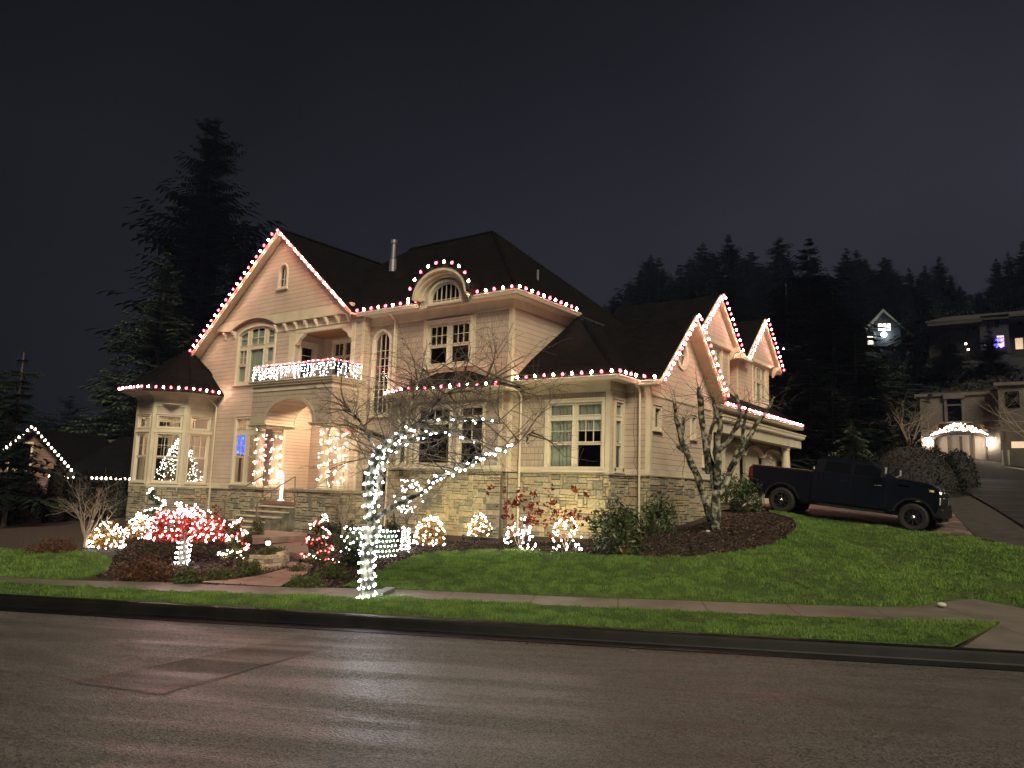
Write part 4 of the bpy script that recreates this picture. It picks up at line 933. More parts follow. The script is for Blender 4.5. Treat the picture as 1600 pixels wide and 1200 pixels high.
# pavement
M = MT['walk'] = MT['concrete'].copy(); M.name = 'sidewalk_concrete'
g = pos(M); sp = N(M, 'ShaderNodeSeparateXYZ'); L(M, g.outputs['Position'], sp.inputs[0])
uu_ = math_(M, 'ADD', math_(M, 'MULTIPLY', sp.outputs['X'], UU.x), math_(M, 'MULTIPLY', sp.outputs['Y'], UU.y))
jt = math_(M, 'LESS_THAN', math_(M, 'FRACT', math_(M, 'DIVIDE', math_(M, 'ADD', uu_, 200.62), 1.52)), .013)
old = bsdf(M).inputs['Base Color'].links[0].from_socket
L(M, mixc(M, jt, old, (.02, .018, .016)), bsdf(M).inputs['Base Color'])
near = [(-110, 12.5), (-9.66, 12.72), (-7.5, 12.74), (-6.1, 12.92), (-3.7, 13.36), (-1.76, 13.4), (.4, 13.48), (2.5, 13.62), (4.0, 13.72), (6.3, 14.15)]
far = [(-110, 13.4), (-10.2, 13.45), (-8.55, 13.85), (-6.2, 14.0), (-5.1, 14.3), (-4.2, 14.5), (-1.9, 14.62), (.45, 14.82), (4.45, 15.05), (5.45, 15.6), (6.6, 16.75), (7.1, 17.0), (7.7, 16.2), (9.0, 15.6), (30, 15.6)]
flat = lambda x, y: np.full(np.shape(x), .165)
poly = [xy(*p) for p in near] + [xy(4.7, 11.64), xy(30, 11.64)] + [xy(*p) for p in far[::-1]]
hz = lambda x, y: np.maximum(height(x, y), .15)
struct(patch('sidewalk', poly, .012, MT['walk'], step=.6, zfun=hz))
# grass
M = MT['grass'] = mat('lawn_grass', (.08, .15, .02), .75)
at = N(M, 'ShaderNodeAttribute', attribute_name='tone'); r = N(M, 'ShaderNodeValToRGB'); e = r.color_ramp.elements
e[0].color = (.030, .060, .010, 1); e[1].color = (.22, .35, .07, 1); e[1].position = 1; q_ = e.new(.5); q_.color = (.112, .205, .032, 1); L(M, at.outputs['Fac'], r.inputs[0]); L(M, r.outputs[0], bsdf(M).inputs['Base Color'])
MT['turf'] = mat('turf_thatch', (.03, .045, .012), .9); noisecol(MT['turf'], (.045, .07, .014), (.08, .12, .022), 14, 8)
def vnoise(x, y, s, seed):
    r_ = np.random.default_rng(seed); G_ = r_.random((64, 64)); X = x*s; Y = y*s; xi = np.floor(X).astype(int); yi = np.floor(Y).astype(int); fx = X-xi; fy = Y-yi; fx = fx*fx*(3-2*fx); fy = fy*fy*(3-2*fy)
    g_ = lambda a, b_: G_[a % 64, b_ % 64]
    return (g_(xi, yi)*(1-fx)+g_(xi+1, yi)*fx)*(1-fy)+(g_(xi, yi+1)*(1-fx)+g_(xi+1, yi+1)*fx)*fy
def grass(name, poly, dens, hgt=.07, zfun=height, wid=.006, label='short green lawn grass', base=.02):
    A = np.array([[p[0], p[1]] for p in poly]); lo, hi = A.min(0), A.max(0)
    n = int(dens*(hi[0]-lo[0])*(hi[1]-lo[1])); x = rng.uniform(lo[0], hi[0], n); y = rng.uniform(lo[1], hi[1], n); d = np.hypot(x, y)
    k = in_poly(x, y, A) & (rng.random(n) < np.clip(13.0/d, .25, 1)**1.3); x, y, d = x[k], y[k], d[k]; n = len(x)
    cl = vnoise(x, y, 4.2, 1)*.5+vnoise(x, y, 9.0, 2)*.35+vnoise(x, y, 1.1, 3)*.15
    c2 = smooth(.3, .7, cl); h = hgt*(.6+1.0*c2)*rng.uniform(.7, 1.25, n); wd = wid*np.clip(d/12, .8, 2.6)
    th = rng.uniform(0, 2*np.pi, n); le = rng.uniform(.1, .75, n)*h; lt = rng.uniform(0, 2*np.pi, n); z = zfun(x, y)+base-.01
    dx, dy = np.cos(th)*wd, np.sin(th)*wd
    V = np.stack([np.column_stack([x-dx, y-dy, z]), np.column_stack([x+dx, y+dy, z]), np.column_stack([x+np.cos(lt)*le, y+np.sin(lt)*le, z+h])], 1).reshape(-1, 3)
    Fc = np.arange(3*n).reshape(-1, 3)
    tone = np.clip(.12+.46*c2+rng.normal(0, .22, n)+.25*(vnoise(x, y, .6, 5)-.5), 0, 1)
    o = np_mesh(name, V, Fc, MT['grass'], attr=tone); o['kind'] = 'stuff'; tag(o, label, 'grass'); return o
H_ = lambda L_: [hit(*p).xy for p in L_]
lawn = H_([(532, 917), (560, 908), (590, 895), (620, 881), (650, 870), (675, 865), (735, 862), (800, 861), (860, 864), (900, 867), (960, 870), (1025, 872), (1080, 871), (1125, 866), (1165, 862), (1200, 855), (1230, 842), (1243, 828), (1245, 818), (1237, 810), (1215, 804), (1200, 800), (1300, 809), (1370, 820), (1440, 831), (1525, 842), (1600, 859), (1760, 900)]) + [Vector(xy(30, 15.6))*1.0]
lawn = [tuple(p) for p in lawn[:-1]] + [xy(*p) for p in [(12.5, 15.7), (9.0, 15.62), (7.7, 16.22), (7.1, 17.02), (6.6, 16.77), (5.45, 15.62), (4.45, 15.07), (.45, 14.84), (-1.9, 14.64), (-4.2, 14.52)]]
lawn_l = [tuple(p) for p in H_([(-260, 905), (-260, 840), (-60, 850), (0, 857), (45, 864), (120, 864), (160, 869), (176, 878), (168, 893), (140, 903)])] + [xy(-10.3, 13.47), xy(-30, 13.45)]
strip = [xy(*p) for p in near] + [xy(4.55, 11.66), xy(-60, 11.66)]; strip[0] = xy(-60, 12.6)
for nm, pl in (('lawn', lawn), ('lawn', lawn_l)):
    struct(patch(nm, pl, .022, MT['turf'], step=.5, edge=.05))
struct(patch('lawn', strip, .022, MT['turf'], step=.4, edge=.03, zfun=hz))
grass('lawn_grass', lawn, 4200, .05, label='bright green lawn grass sloping up to the house and the parked truck')
grass('lawn_grass', lawn_l, 2600, .05, label='dim green lawn grass left of the planting bed')
grass('lawn_grass', strip, 5200, .045, zfun=hz, label='green grass in the narrow strip between kerb and sidewalk')
# drive of pavers, side street
M = MT['paver'] = mat('drive_pavers', (.16, .12, .1), .6)
br = N(M, 'ShaderNodeTexBrick'); g = pos(M); L(M, g.outputs['Position'], br.inputs['Vector']); br.inputs['Scale'].default_value = 1; br.inputs['Brick Width'].default_value = .6; br.inputs['Row Height'].default_value = .3; br.inputs['Mortar Size'].default_value = .012
br.inputs['Color1'].default_value = (.26, .19, .15, 1); br.inputs['Color2'].default_value = (.07, .055, .05, 1); br.inputs['Mortar'].default_value = (.03, .025, .02, 1); L(M, br.outputs['Color'], bsdf(M).inputs['Base Color'])
dr = H_([(1180, 797), (1300, 808), (1370, 819), (1440, 830), (1525, 841), (1487, 800), (1478, 776)]); dr = [tuple(p) for p in dr] + [(-4.2, 38), (-11, 38), (-11, 25.8)]
struct(patch('driveway', dr, .02, MT['paver'], step=.7))
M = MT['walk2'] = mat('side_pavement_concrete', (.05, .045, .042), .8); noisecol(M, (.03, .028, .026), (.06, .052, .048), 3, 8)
sw = [tuple(p) for p in H_([(1487, 800), (1525, 841), (1600, 858), (1760, 899), (1800, 905), (1760, 890), (1600, 829), (1560, 802), (1515, 776), (1480, 775)])]
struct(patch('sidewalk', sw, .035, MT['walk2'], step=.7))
st = [tuple(p) for p in H_([(1515, 775), (1560, 801), (1600, 828), (1760, 889), (1900, 930), (1900, 790), (1700, 758), (1600, 744), (1525, 734), (1500, 745), (1496, 760)])]
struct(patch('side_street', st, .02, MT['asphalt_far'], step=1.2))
b = MB(); ks = [hit(*p)+Vector((0, 0, .1)) for p in ((1518, 732), (1560, 735), (1600, 739), (1680, 750), (1800, 770))]
b.tube(ks, .16, 5); struct(b.build('kerb', MT['capstone']))
b = MB(); ks = [hit(*p)+Vector((0, 0, .02)) for p in ((1513, 773), (1540, 788), (1600, 826), (1700, 864), (1760, 888))]
b.tube(ks, .07, 5); struct(b.build('kerb', MT['kerb']))
# entry path and landings
def slab(name, pix, z, th, m_):
    b = MB(); b.prism([tuple(at_z(*p, z)) for p in pix], (0, 0, -th)); return struct(b.build(name, m_))
struct(patch('path', [tuple(hit(*p).xy) for p in ((300, 911), (340, 908), (375, 905), (407, 900), (445, 890), (482, 885), (480, 897), (462, 905), (450, 911), (437, 918), (380, 915))], .02, MT['redpath'], step=.5))
slab('path', ((392, 826), (480, 833), (480, 836.5), (395, 841)), .60, .16, MT['redpath']); slab('path', ((392, 827), (479, 834), (479, 836), (396, 840.5)), .43, .3, MT['capstone'])
slab('path', ((420, 851), (479, 845), (484, 870), (445, 860)), .43, .12, MT['redpath']); slab('path', ((423, 851), (478, 846), (482, 869), (446, 860)), .30, .2, MT['capstone'])
slab('path', ((445, 880), (484, 868), (488, 884), (452, 886)), .28, .14, MT['redpath'])

# bark chips and dry bits over the mulch
def chips(name, poly, n, size, m_, label, avoid=()):
    A = np.array([[p[0], p[1]] for p in poly]); lo, hi = A.min(0), A.max(0); x = rng.uniform(lo[0], hi[0], n*4); y = rng.uniform(lo[1], hi[1], n*4); k = in_poly(x, y, A)
    for a in avoid: k &= ~in_poly(x, y, a)
    x, y = x[k][:n], y[k][:n]; n = len(x); C = np.column_stack([x, y, height(x, y)+rng.uniform(-.01, .035, n)])
    a = rng.normal(size=(n, 3)); a[:, 2] *= .35; a /= np.linalg.norm(a, axis=1)[:, None]; c = rng.normal(size=(n, 3)); bt = np.cross(a, c); bt /= np.linalg.norm(bt, axis=1)[:, None]
    s = size*rng.uniform(.4, 1.5, n)[:, None]; V = np.stack([C-a*s, C+bt*s*.35, C+a*s, C-bt*s*.35], 1).reshape(-1, 3)
    o = np_mesh(name, V, np.arange(4*n).reshape(-1, 4), MT[m_], attr=rng.random(n)**2.2); tag(o, label, 'mulch', kind='stuff')
M = MT['chip'] = mat('bark_chip', (.06, .04, .03), .9); at = N(M, 'ShaderNodeAttribute', attribute_name='tone'); r = N(M, 'ShaderNodeValToRGB'); e = r.color_ramp.elements
e[0].color = (.018, .010, .007, 1); e[1].color = (.20, .14, .08, 1); q_ = e.new(.6); q_.color = (.045, .026, .018, 1); L(M, at.outputs['Fac'], r.inputs[0]); L(M, r.outputs[0], bsdf(M).inputs['Base Color'])
bed = [tuple(p) for p in H_([(150, 902), (185, 862), (140, 845), (215, 835), (330, 835), (600, 845), (940, 845), (1010, 842), (1100, 815), (1190, 798), (1250, 815), (1245, 850), (1150, 872), (1000, 876), (870, 870), (680, 872), (620, 895), (540, 920), (300, 915)])]
chips('bark_chips', bed, 42000, .035, 'chip', 'dark bark mulch chips in the planting beds round the house', avoid=(lawn, lawn_l, [tuple(p) for p in H_([(300, 911), (340, 908), (375, 905), (407, 900), (445, 890), (420, 862), (395, 838), (392, 824), (482, 824), (484, 870), (482, 885), (480, 897), (462, 905), (450, 911), (437, 918), (380, 915)])]))
# ------------------------------------------------------------ roofline light strings
GR = 'string lights along the roof edges'
def roofline(label, path, step=.305, s=0, keys=('W', 'R'), up=.06, out_=(0, 0, 0), r_=.041, group=GR):
    o = Vector(out_); path = [Vector(p)+o+Vector((0, 0, up)) for p in path]; pts = dense(path, step)
    return string('string_lights', label, 'string lights', pts, alt(len(pts), *keys, s), r_, True, group, wire=[[p-Vector((0, 0, .045)) for p in path]])
gzp = lambda x: (x, 18.33, gz(x)-.08)
roofline('red and white bulbs on the left slope of the tall front gable', [gzp(gl_+.05), gzp(APX)])
roofline('red and white bulbs on the right slope of the tall front gable', [gzp(APX+.1), gzp(gr_)], s=1)
roofline('red and white bulbs on the upper eave between tall gable and round dormer', [(-20.6, 18.68, 8.24), (-17.66, 18.68, 8.24)], .36, 1)
roofline('red and white bulbs arching over the round dormer window', [(dc+1.32*math.cos(a), 18.32, 8.24+1.08*math.sin(a)) for a in [math.pi*(1-i/24) for i in range(25)]], .35, 0)
roofline('red and white bulbs turning the upper eave corner right of the round dormer', [(-15.4, 18.68, 8.24), (-13.47, 18.68, 8.24), (-13.47, 22.5, 8.24)], .34, 0)
roofline('red and white bulbs round the eave of the turret bay', [(*octv(TS+.62, k), 5.64) for k in (-1, 0, 1, 2)]+[(TC.x+(TS+.62)*1.207, 18.75, 5.62)], .29, 0)
roofline('red and white bulbs on the low eave over the box bay behind the lit tree', [(-19.25, 18.98, 5.2), (-17.9, 18.38, 5.2), (-13.66, 18.38, 5.2)], .36, 0)
roofline('red and white bulbs on the eave of the single storey corner wing', [(-14.1, 19.23, 5.47), (-10.25, 19.23, 5.47), (-10.25, 20.45, 5.47), (-9.7, 20.45, 5.42)], .33, 1)
roofline('red and white bulbs on the side gable with the oval window', [(-9.43, gc-gh, gzf-.08), (-9.43, gc, gza-.06), (-9.43, gc+gh, gzf-.08)], .27, 1)
roofline('red and white bulbs along the long garage eave', [(-10.24, 26.1, 5.44), (-10.24, 38.1, 5.44)], .30, 0)
for (xf, yc, hw, apz, fz), nm in ((dm1, 'taller first'), (dm2, 'farther second')):
    roofline('red and white bulbs outlining the %s gabled dormer over the garage' % nm, [(xf+.11, yc-hw, fz-.08), (xf+.11, yc, apz-.06), (xf+.11, yc+hw, fz-.08)], .27, 0)
roofline('short run of bulbs on the flat eave between the two garage dormers', [(-10.8, 31.0, 7.96), (-13.0, 31.0, 7.96)], .34, 1)
# extension cord hanging down the corner
b = MB(); b.tube([(-10.45, 20.6, 5.35), (-10.42, 20.62, 4.8), (-10.47, 20.62, 3.9), (-10.4, 20.62, 3.3), (-10.45, 20.62, 3.0), (-10.3, 20.6, 2.7), (-10.3, 20.55, 1.3)], .008, 4)
tag(b.build('extension_cord', MT['cable']), 'dark cord hanging down the wall beside the corner downspout', 'cord')
# balcony curtain
pts, ks, wires = [], [], []
for (xa, ya), (xb, yb_) in zip(rp[:-1], rp[1:]):
    L_ = math.hypot(xb-xa, yb_-ya); n = max(3, int(L_/.085))
    if (xa, ya) == rp[0]: n = int(L_/.12)
    nx_, ny_ = ((yb_-ya)/L_, -(xb-xa)/L_)
    wires.append([(xa+nx_*.04, ya+ny_*.04, 6.34), (xb+nx_*.04, yb_+ny_*.04, 6.34)])
    for i in range(n+1):
        t = i/n; x, y = xa+(xb-xa)*t+nx_*.045, ya+(yb_-ya)*t+ny_*.045
        pts.append((x, y, 6.34+random.uniform(-.02, .035))); ks.append('r' if i % 3 else 'p')
        if i % 2 == 0:
            ln = random.choice((3, 4, 5, 6)); z = 6.24
            for j in range(ln):
                pts.append((x+random.uniform(-.04, .04), y+random.uniform(-.03, .03), z)); ks.append('m'); z -= random.uniform(.075, .12)
            wires.append([(x, y, 6.34), (x, y, z+.08)])
string('icicle_lights', 'dense cool white icicle lights with red top row on balcony railing', 'icicle lights', pts, ks, .015, wire=wires)
# wrapped columns
for (cx, cyy), lab in (((-24.55, 17.9), 'front column left of the arch'), ((-24.55, 18.6), 'rear column left of the arch'), ((-20.93, 17.9), 'front column right of the arch'), ((-20.93, 18.6), 'rear column right of the arch')):
    pts, ks = [], []; n = 60; ph = random.random()*6
    for i in range(n):
        t = i/n; a = ph+t*2*math.pi*5+random.uniform(-.3, .3); r_ = .18+random.uniform(-.01, .04)
        pts.append((cx+r_*math.cos(a), cyy+r_*math.sin(a), 1.98+t*2.0+random.uniform(-.09, .09))); ks.append('r' if i % 8 == 2 else ('p' if i % 3 == 1 else 'w'))
    string('string_lights', 'warm white and red mini lights wound round the '+lab, 'string lights', pts, ks, .016, group='lights wound round the porch columns')
# lit candy cane by the door
M = mat('candy_cane_plastic', (.95, .85, .75), .4, emit=(1, .80, .62), estr=1.6); Mr_ = mat('candy_cane_stripe', (.7, .03, .03), .4, emit=(1, .05, .03), estr=.8)
cb = at_z(433, 781, 1.42); cb = Vector((-22.95, 17.75, 1.42)); ct = thing('candy_cane', 'glowing plastic candy cane standing at the top of the steps', 'candy cane', cb)
b = MB(); b.tube([cb+Vector(p) for p in ((0, 0, 0), (0, 0, .05), (0, 0, .82), (-.02, 0, .93), (-.08, 0, 1.0), (-.16, 0, 1.02), (-.24, 0, .98), (-.28, 0, .88), (-.28, 0, .82))], [.13, .06, .055, .055, .055, .055, .055, .055, .05], 12); b.build('cane', M, ct)
b = MB()
for i in range(5): z = .2+i*.17; b.tube([cb+Vector((-.06, -.02, z)), cb+Vector((0, -.062, z+.03)), cb+Vector((.06, -.02, z+.07))], .014, 5)
b.build('stripe', Mr_, ct)
# indoor tree and blue picture
def np_leaves(C, n, size, tone=(0, 1), asp=.45, up=0.0):
    """n leaf quads centred at rows of C"""
    a = rng.normal(size=(n, 3)); a /= np.linalg.norm(a, axis=1)[:, None]; a[:, 2] += up; a /= np.linalg.norm(a, axis=1)[:, None]
    c = rng.normal(size=(n, 3)); bt = np.cross(a, c); bt /= np.linalg.norm(bt, axis=1)[:, None]+1e-9
    s = size*rng.uniform(.6, 1.3, n)[:, None]
    V = np.stack([C-a*s, C+bt*s*asp, C+a*s, C-bt*s*asp], 1).reshape(-1, 3)
    return V, np.arange(4*n).reshape(-1, 4), rng.uniform(*tone, n)
def leaf_mat(name, c0, c1, rough=.6):
    M = mat(name, c0, rough, spec=.1 if rough > .5 else .4); at = N(M, 'ShaderNodeAttribute', attribute_name='tone'); r = N(M, 'ShaderNodeValToRGB'); e = r.color_ramp.elements
    e[0].color = (*c0, 1); e[1].color = (*c1, 1); L(M, at.outputs['Fac'], r.inputs[0]); L(M, r.outputs[0], bsdf(M).inputs['Base Color']); return M
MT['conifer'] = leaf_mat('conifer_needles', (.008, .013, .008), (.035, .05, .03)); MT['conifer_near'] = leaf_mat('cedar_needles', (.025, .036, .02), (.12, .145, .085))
MT['leaf'] = leaf_mat('evergreen_leaf', (.02, .035, .012), (.09, .13, .045), .4); MT['leaf_dark'] = leaf_mat('dark_hedge_leaf', (.008, .012, .006), (.03, .04, .018)); MT['leaf_red'] = leaf_mat('red_leaf', (.10, .012, .008), (.32, .05, .02)); MT['leaf_rust'] = leaf_mat('rust_leaf', (.12, .05, .015), (.34, .19, .05))
MT['leaf_brown'] = leaf_mat('dry_ground_cover', (.05, .022, .014), (.16, .08, .05)); MT['leaf_moss'] = leaf_mat('juniper_leaf', (.03, .04, .016), (.12, .14, .05))
M = MT['bark'] = mat('bark', (.10, .085, .06), .9); n_, r_ = noisecol(M, (.04, .033, .022), (.16, .14, .10), 18, 8); bump(M, n_.outputs['Fac'], .8, .02)
M = MT['mossbark'] = mat('mossy_bark', (.2, .2, .14), .9); n_, r_ = noisecol(M, (.028, .03, .017), (.40, .38, .29), 7, 9, .45, .62); bump(M, n_.outputs['Fac'], .8, .03)
MT['twig'] = mat('twig', (.14, .11, .08), .85); MT['twig_pale'] = mat('pale_twig', (.3, .23, .17), .85)
tb = Vector((-30.72, 18.4, 1.5)); xt = thing('christmas_tree', 'decorated Christmas tree glowing inside the turret bay windows', 'Christmas tree', tb)
n = 1800; t = rng.random(n)**.9; a = rng.random(n)*2*np.pi; rr = .98*(1-t)**.75*(.35+.65*rng.random(n)); C = np.column_stack([tb.x+rr*np.cos(a), tb.y+rr*np.sin(a), tb.z+.42+t*1.95])
V, Fc, tn = np_leaves(C, n, .09, asp=.2); np_mesh('crown', V, Fc, MT['leaf'], xt, attr=tn)
b = MB(); b.tube([tb, tb+Vector((0, 0, 2.6))], [.05, .01], 6); b.build('trunk', MT['bark'], xt)
pts = []
for i in range(330):
    t = random.random()**.9*.98; a = random.uniform(-2.46, 1.38); r_ = (.6+.4*random.random())*1.08*(1-t)**.75+.02; pts.append((tb.x+r_*math.cos(a), tb.y+r_*math.sin(a), tb.z+.42+t*1.95))
string('string_lights', 'pinkish white lights covering the indoor Christmas tree', 'string lights', pts, ['t']*len(pts), .014, wire=[])
M = mat('blue_picture', (.1, .2, .8), .4, emit=(.05, .16, .9), estr=1.0)
v = N(M, 'ShaderNodeTexVoronoi', Scale=5.0); g = pos(M); L(M, g.outputs['Position'], v.inputs['Vector']); r = N(M, 'ShaderNodeValToRGB'); e = r.color_ramp.elements; e[0].color = (.5, .7, 1, 1); e[0].position = .15; e[1].color = (.02, .08, .8, 1); e[1].position = .45; L(M, v.outputs['Distance'], r.inputs[0]); L(M, r.outputs[0], bsdf(M).inputs['Emission Color'])
p0, p1 = at_y(371, 679, 20.3), at_y(386, 710, 20.3)
b = MB(); b.box(p0.x, p1.x, 20.3, 20.36, p1.z, p0.z, 0); b.box(p0.x-.04, p1.x+.04, 20.32, 20.39, p1.z-.04, p0.z+.04, 1); b.box(p0.x+.2, p0.x+.3, 20.34, 20.4, 1.68, p1.z, 1)
tag(b.build('television', [M, MT['dark']]), 'bright blue screen on the wall seen through the left window', 'television')
# ground uplights washing the stone wall
def uplight(px, py, target, energy, label, col=(1, .86, .38)):
    p = hit(px, py); t = thing('spotlight', label, 'spotlight', p, 'ground spotlights below the stone wall')
    b = MB(); d = (Vector(target)-p).normalized(); c = p+Vector((0, 0, .12)); b.tube([p, c], .012, 5); b.tube([c-d*.07, c+d*.06], [.04, .05], 10); b.build('housing', MT['dark'], t)
    b = MB(); b.tube([c+d*.061, c+d*.064], .04, 10); b.build('lens', mat('lit_lens', (1, 1, .8), .4, emit=col, estr=6), t)
    l = bpy.data.lights.new('spotlight_lamp', 'SPOT'); l.energy = energy; l.color = col; l.spot_size = R(125); l.spot_blend = .9; l.shadow_soft_size = .05
    o = bpy.data.objects.new('lamp', l); COL.objects.link(o); o.parent = t; o.location = (c+d*.09)-p; o.rotation_euler = d.to_track_quat('-Z', 'Y').to_euler()
uplight(724, 846, (-15.6, 18.9, 2.0), 80, 'small black ground spotlight between the two round lit shrubs')
uplight(862, 852, (-12.4, 19.7, 2.2), 120, 'small black ground spotlight behind the lit hydrangeas')
uplight(655, 842, (-17.6, 18.9, 2.0), 40, 'small black ground spotlight behind the left round lit shrub')
# ------------------------------------------------------------ trees and shrubs
def wrap(path, rad, pitch, step, jit=.01):
    """points of a lamp string wound round a limb"""
    path = [Vector(p) for p in path]; out_ = []; s = 0; a = random.random()*6
    for i in range(len(path)-1):
        p, q = path[i], path[i+1]; d = (q-p); ln = d.length; d = d/ln; n1 = d.orthogonal().normalized(); n2 = d.cross(n1)
        t = 0
        while t < ln:
            r_ = rad[i]+(rad[i+1]-rad[i])*t/ln+.02; c = p+d*t; out_.append(c+(n1*math.cos(a)+n2*math.sin(a))*r_+Vector([random.uniform(-jit, jit) for _ in range(3)]))
            dl = step/math.hypot(1, 2*math.pi*r_/pitch); t += dl; a += 2*math.pi*dl/pitch
    return out_
def twigs(b, p, d, ln, r_, depth, rnd, bend=.35, droop=0, seg=4, kids=3, tips=None, lo=.35):
    pts = [Vector(p)]; d = Vector(d).normalized(); rad = [r_]
    for i in range(seg):
        d = (d+Vector((rnd.uniform(-1, 1), rnd.uniform(-1, 1), rnd.uniform(-1, 1)))*bend*.5+Vector((0, 0, droop))).normalized(); pts.append(pts[-1]+d*ln/seg); rad.append(max(.0022, r_*(1-.75*(i+1)/seg)))
    b.tube(pts, rad, 4 if r_ < .03 else 6, cap=False)
    if tips is not None: tips.append(pts[-1])
    if depth <= 0: return
    for k in range(kids):
        t = lo+(1-lo)*(k+rnd.random())/kids; i = min(seg-1, int(t*seg)); q = pts[i].lerp(pts[i+1], t*seg-i)
        nd = (d*rnd.uniform(.5, .9)+Vector((rnd.uniform(-1, 1), rnd.uniform(-1, 1), rnd.uniform(-.8, .9)))).normalized()
        twigs(b, q, nd, ln*rnd.uniform(.5, .75), max(.003, rad[i]*.62), depth-1, rnd, bend, droop, seg, kids, tips, lo)
# --- street tree in the grass strip
rnd = random.Random(3)
base = Vector((*xy(-4.15, 12.85), .17)); base = at_z(573, 936, .17); D = depth_of(base)
st_ = thing('street_tree', 'bare arching tree wrapped in white lights in the grass strip by the sidewalk', 'tree', base)
def limb(pl): return [at_d(x, y, D+o) for x, y, o in pl]
trunk = [base-Vector((0, 0, .1))]+limb([(574, 915, .02), (573, 880, .05), (577, 845, .1), (583, 815, .15)]); tr = [.15, .12, .115, .12, .13]
L1 = limb([(583, 818, .15), (577, 790, .1), (577, 750, .0), (585, 720, -.1), (600, 700, -.2), (622, 682, -.25), (652, 664, -.2), (690, 655, 0), (735, 655, .3), (785, 661, .6)]); r1 = [.10, .085, .075, .07, .065, .055, .045, .035, .022, .010]
L1b = limb([(582, 800, .1), (592, 765, .3), (594, 735, .5), (606, 708, .7), (636, 690, .8), (680, 674, .8), (715, 678, .9), (742, 690, 1.1)]); r1b = [.07, .06, .055, .05, .042, .032, .02, .009]
L2 = limb([(586, 812, .15), (612, 792, .0), (640, 779, -.2), (662, 767, -.3), (680, 748, -.4), (715, 736, -.5), (750, 716, -.6), (800, 697, -.7), (835, 672, -.8)]); r2 = [.055, .048, .042, .036, .032, .028, .022, .016, .006]
L3 = limb([(612, 690, -.2), (590, 680, -.5), (561, 668, -.8)]); r3 = [.04, .036, .03]
L4 = limb([(600, 703, -.1), (624, 670, .1), (640, 640, .3), (652, 600, .5), (662, 575, .7)]); r4 = [.04, .03, .022, .014, .006]
L5 = limb([(590, 712, -.1), (572, 672, -.3), (556, 650, -.5), (538, 632, -.7)]); r5 = [.03, .022, .014, .006]
L6 = limb([(650, 664, -.2), (690, 620, -.6), (740, 600, -.9), (790, 590, -1.1)]); r6 = [.03, .022, .014, .006]
b = MB()
for P_, r_ in ((trunk, tr),): b.tube(P_, r_, 10)
b.build('trunk', MT['mossbark'], st_, smooth=True)
for P_, r_ in ((L1, r1), (L1b, r1b), (L2, r2), (L3, r3), (L4, r4), (L5, r5), (L6, r6)):
    b = MB(); b.tube(P_, r_, 8); b.build('limb', MT['mossbark'], st_, smooth=True)
b = MB()
for P_, dens_, ln in ((L1, 40, 1.0), (L1b, 32, .9), (L2[3:], 22, .85), (L4, 24, .8), (L5, 16, .6), (L6, 28, .85)):
    for k in range(dens_):
        t = (k+rnd.random())/dens_*(len(P_)-1)*.72+(len(P_)-1)*.28; i = min(len(P_)-2, int(t)); q = P_[i].lerp(P_[i+1], t-i)
        dd = Vector((rnd.uniform(-1, 1), rnd.uniform(-1, 1), rnd.uniform(-.35, .9)))
        twigs(b, q, dd, ln*rnd.uniform(.6, 1.25), .015, 2, rnd, .5, -.03, 4, 3)
b.build('crown', MT['twig'], st_)
pts = wrap(trunk, tr, .15, .105)+wrap(L1[:7], r1, .2, .12)+wrap(L1b[:6], r1b, .24, .14)+wrap(L2[3:8], r2[3:], .2, .10)
pts += [p+Vector((rnd.uniform(-.05, .05), rnd.uniform(-.05, .05), rnd.uniform(-.06, .04))) for p in dense(L1[6:], .13)+dense(L1b[5:], .15)]
string('string_lights', 'bright cool white lights wrapping the arching street tree from root to limb tips', 'string lights', pts, ['m']*len(pts), .0175, wire=[])
# --- pruned multi-stemmed tree by the side gable
pb = hit(1118, 829); D = depth_of(pb)
pt_ = thing('pruned_tree', 'mossy multi stemmed tree with pruned stubby limbs in the mulch bed', 'tree', pb)
stems = [([(1118, 832, 0), (1118, 800, 0), (1120, 765, 0)], [.16, .14, .12]),
 ([(1112, 815, -.1), (1098, 765, -.2), (1080, 724, -.3), (1066, 690, -.3), (1057, 655, -.3), (1053, 622, -.3)], [.10, .09, .08, .065, .055, .04]),
 ([(1086, 735, -.25), (1072, 707, -.45), (1058, 696, -.5)], [.055, .055, .05]),
 ([(1119, 775, 0), (1113, 735, .1), (1104, 705, .2), (1098, 668, .2), (1094, 622, .2), (1092, 605, .2)], [.10, .09, .085, .08, .075, .05]),
 ([(1120, 768, 0), (1121, 722, -.1), (1119, 700, -.1), (1126, 668, -.1), (1118, 640, -.1), (1112, 618, -.1)], [.11, .10, .085, .06, .045, .03]),
 ([(1120, 706, -.1), (1138, 690, -.3), (1150, 668, -.4), (1158, 648, -.5), (1150, 615, -.5)], [.07, .06, .055, .045, .035]),
 ([(1126, 775, 0), (1146, 725, .3), (1160, 700, .4), (1182, 662, .5), (1202, 637, .6), (1210, 620, .6)], [.09, .075, .07, .055, .035, .02]),
 ([(1140, 735, .2), (1160, 690, .1), (1163, 655, 0), (1172, 625, 0)], [.06, .05, .035, .02]),
 ([(1106, 740, .1), (1104, 700, .4), (1115, 660, .5), (1128, 645, .5)], [.06, .05, .04, .03]),
 ([(1066, 690, -.3), (1068, 665, -.4), (1068, 652, -.4)], [.04, .035, .03])]
b = MB()
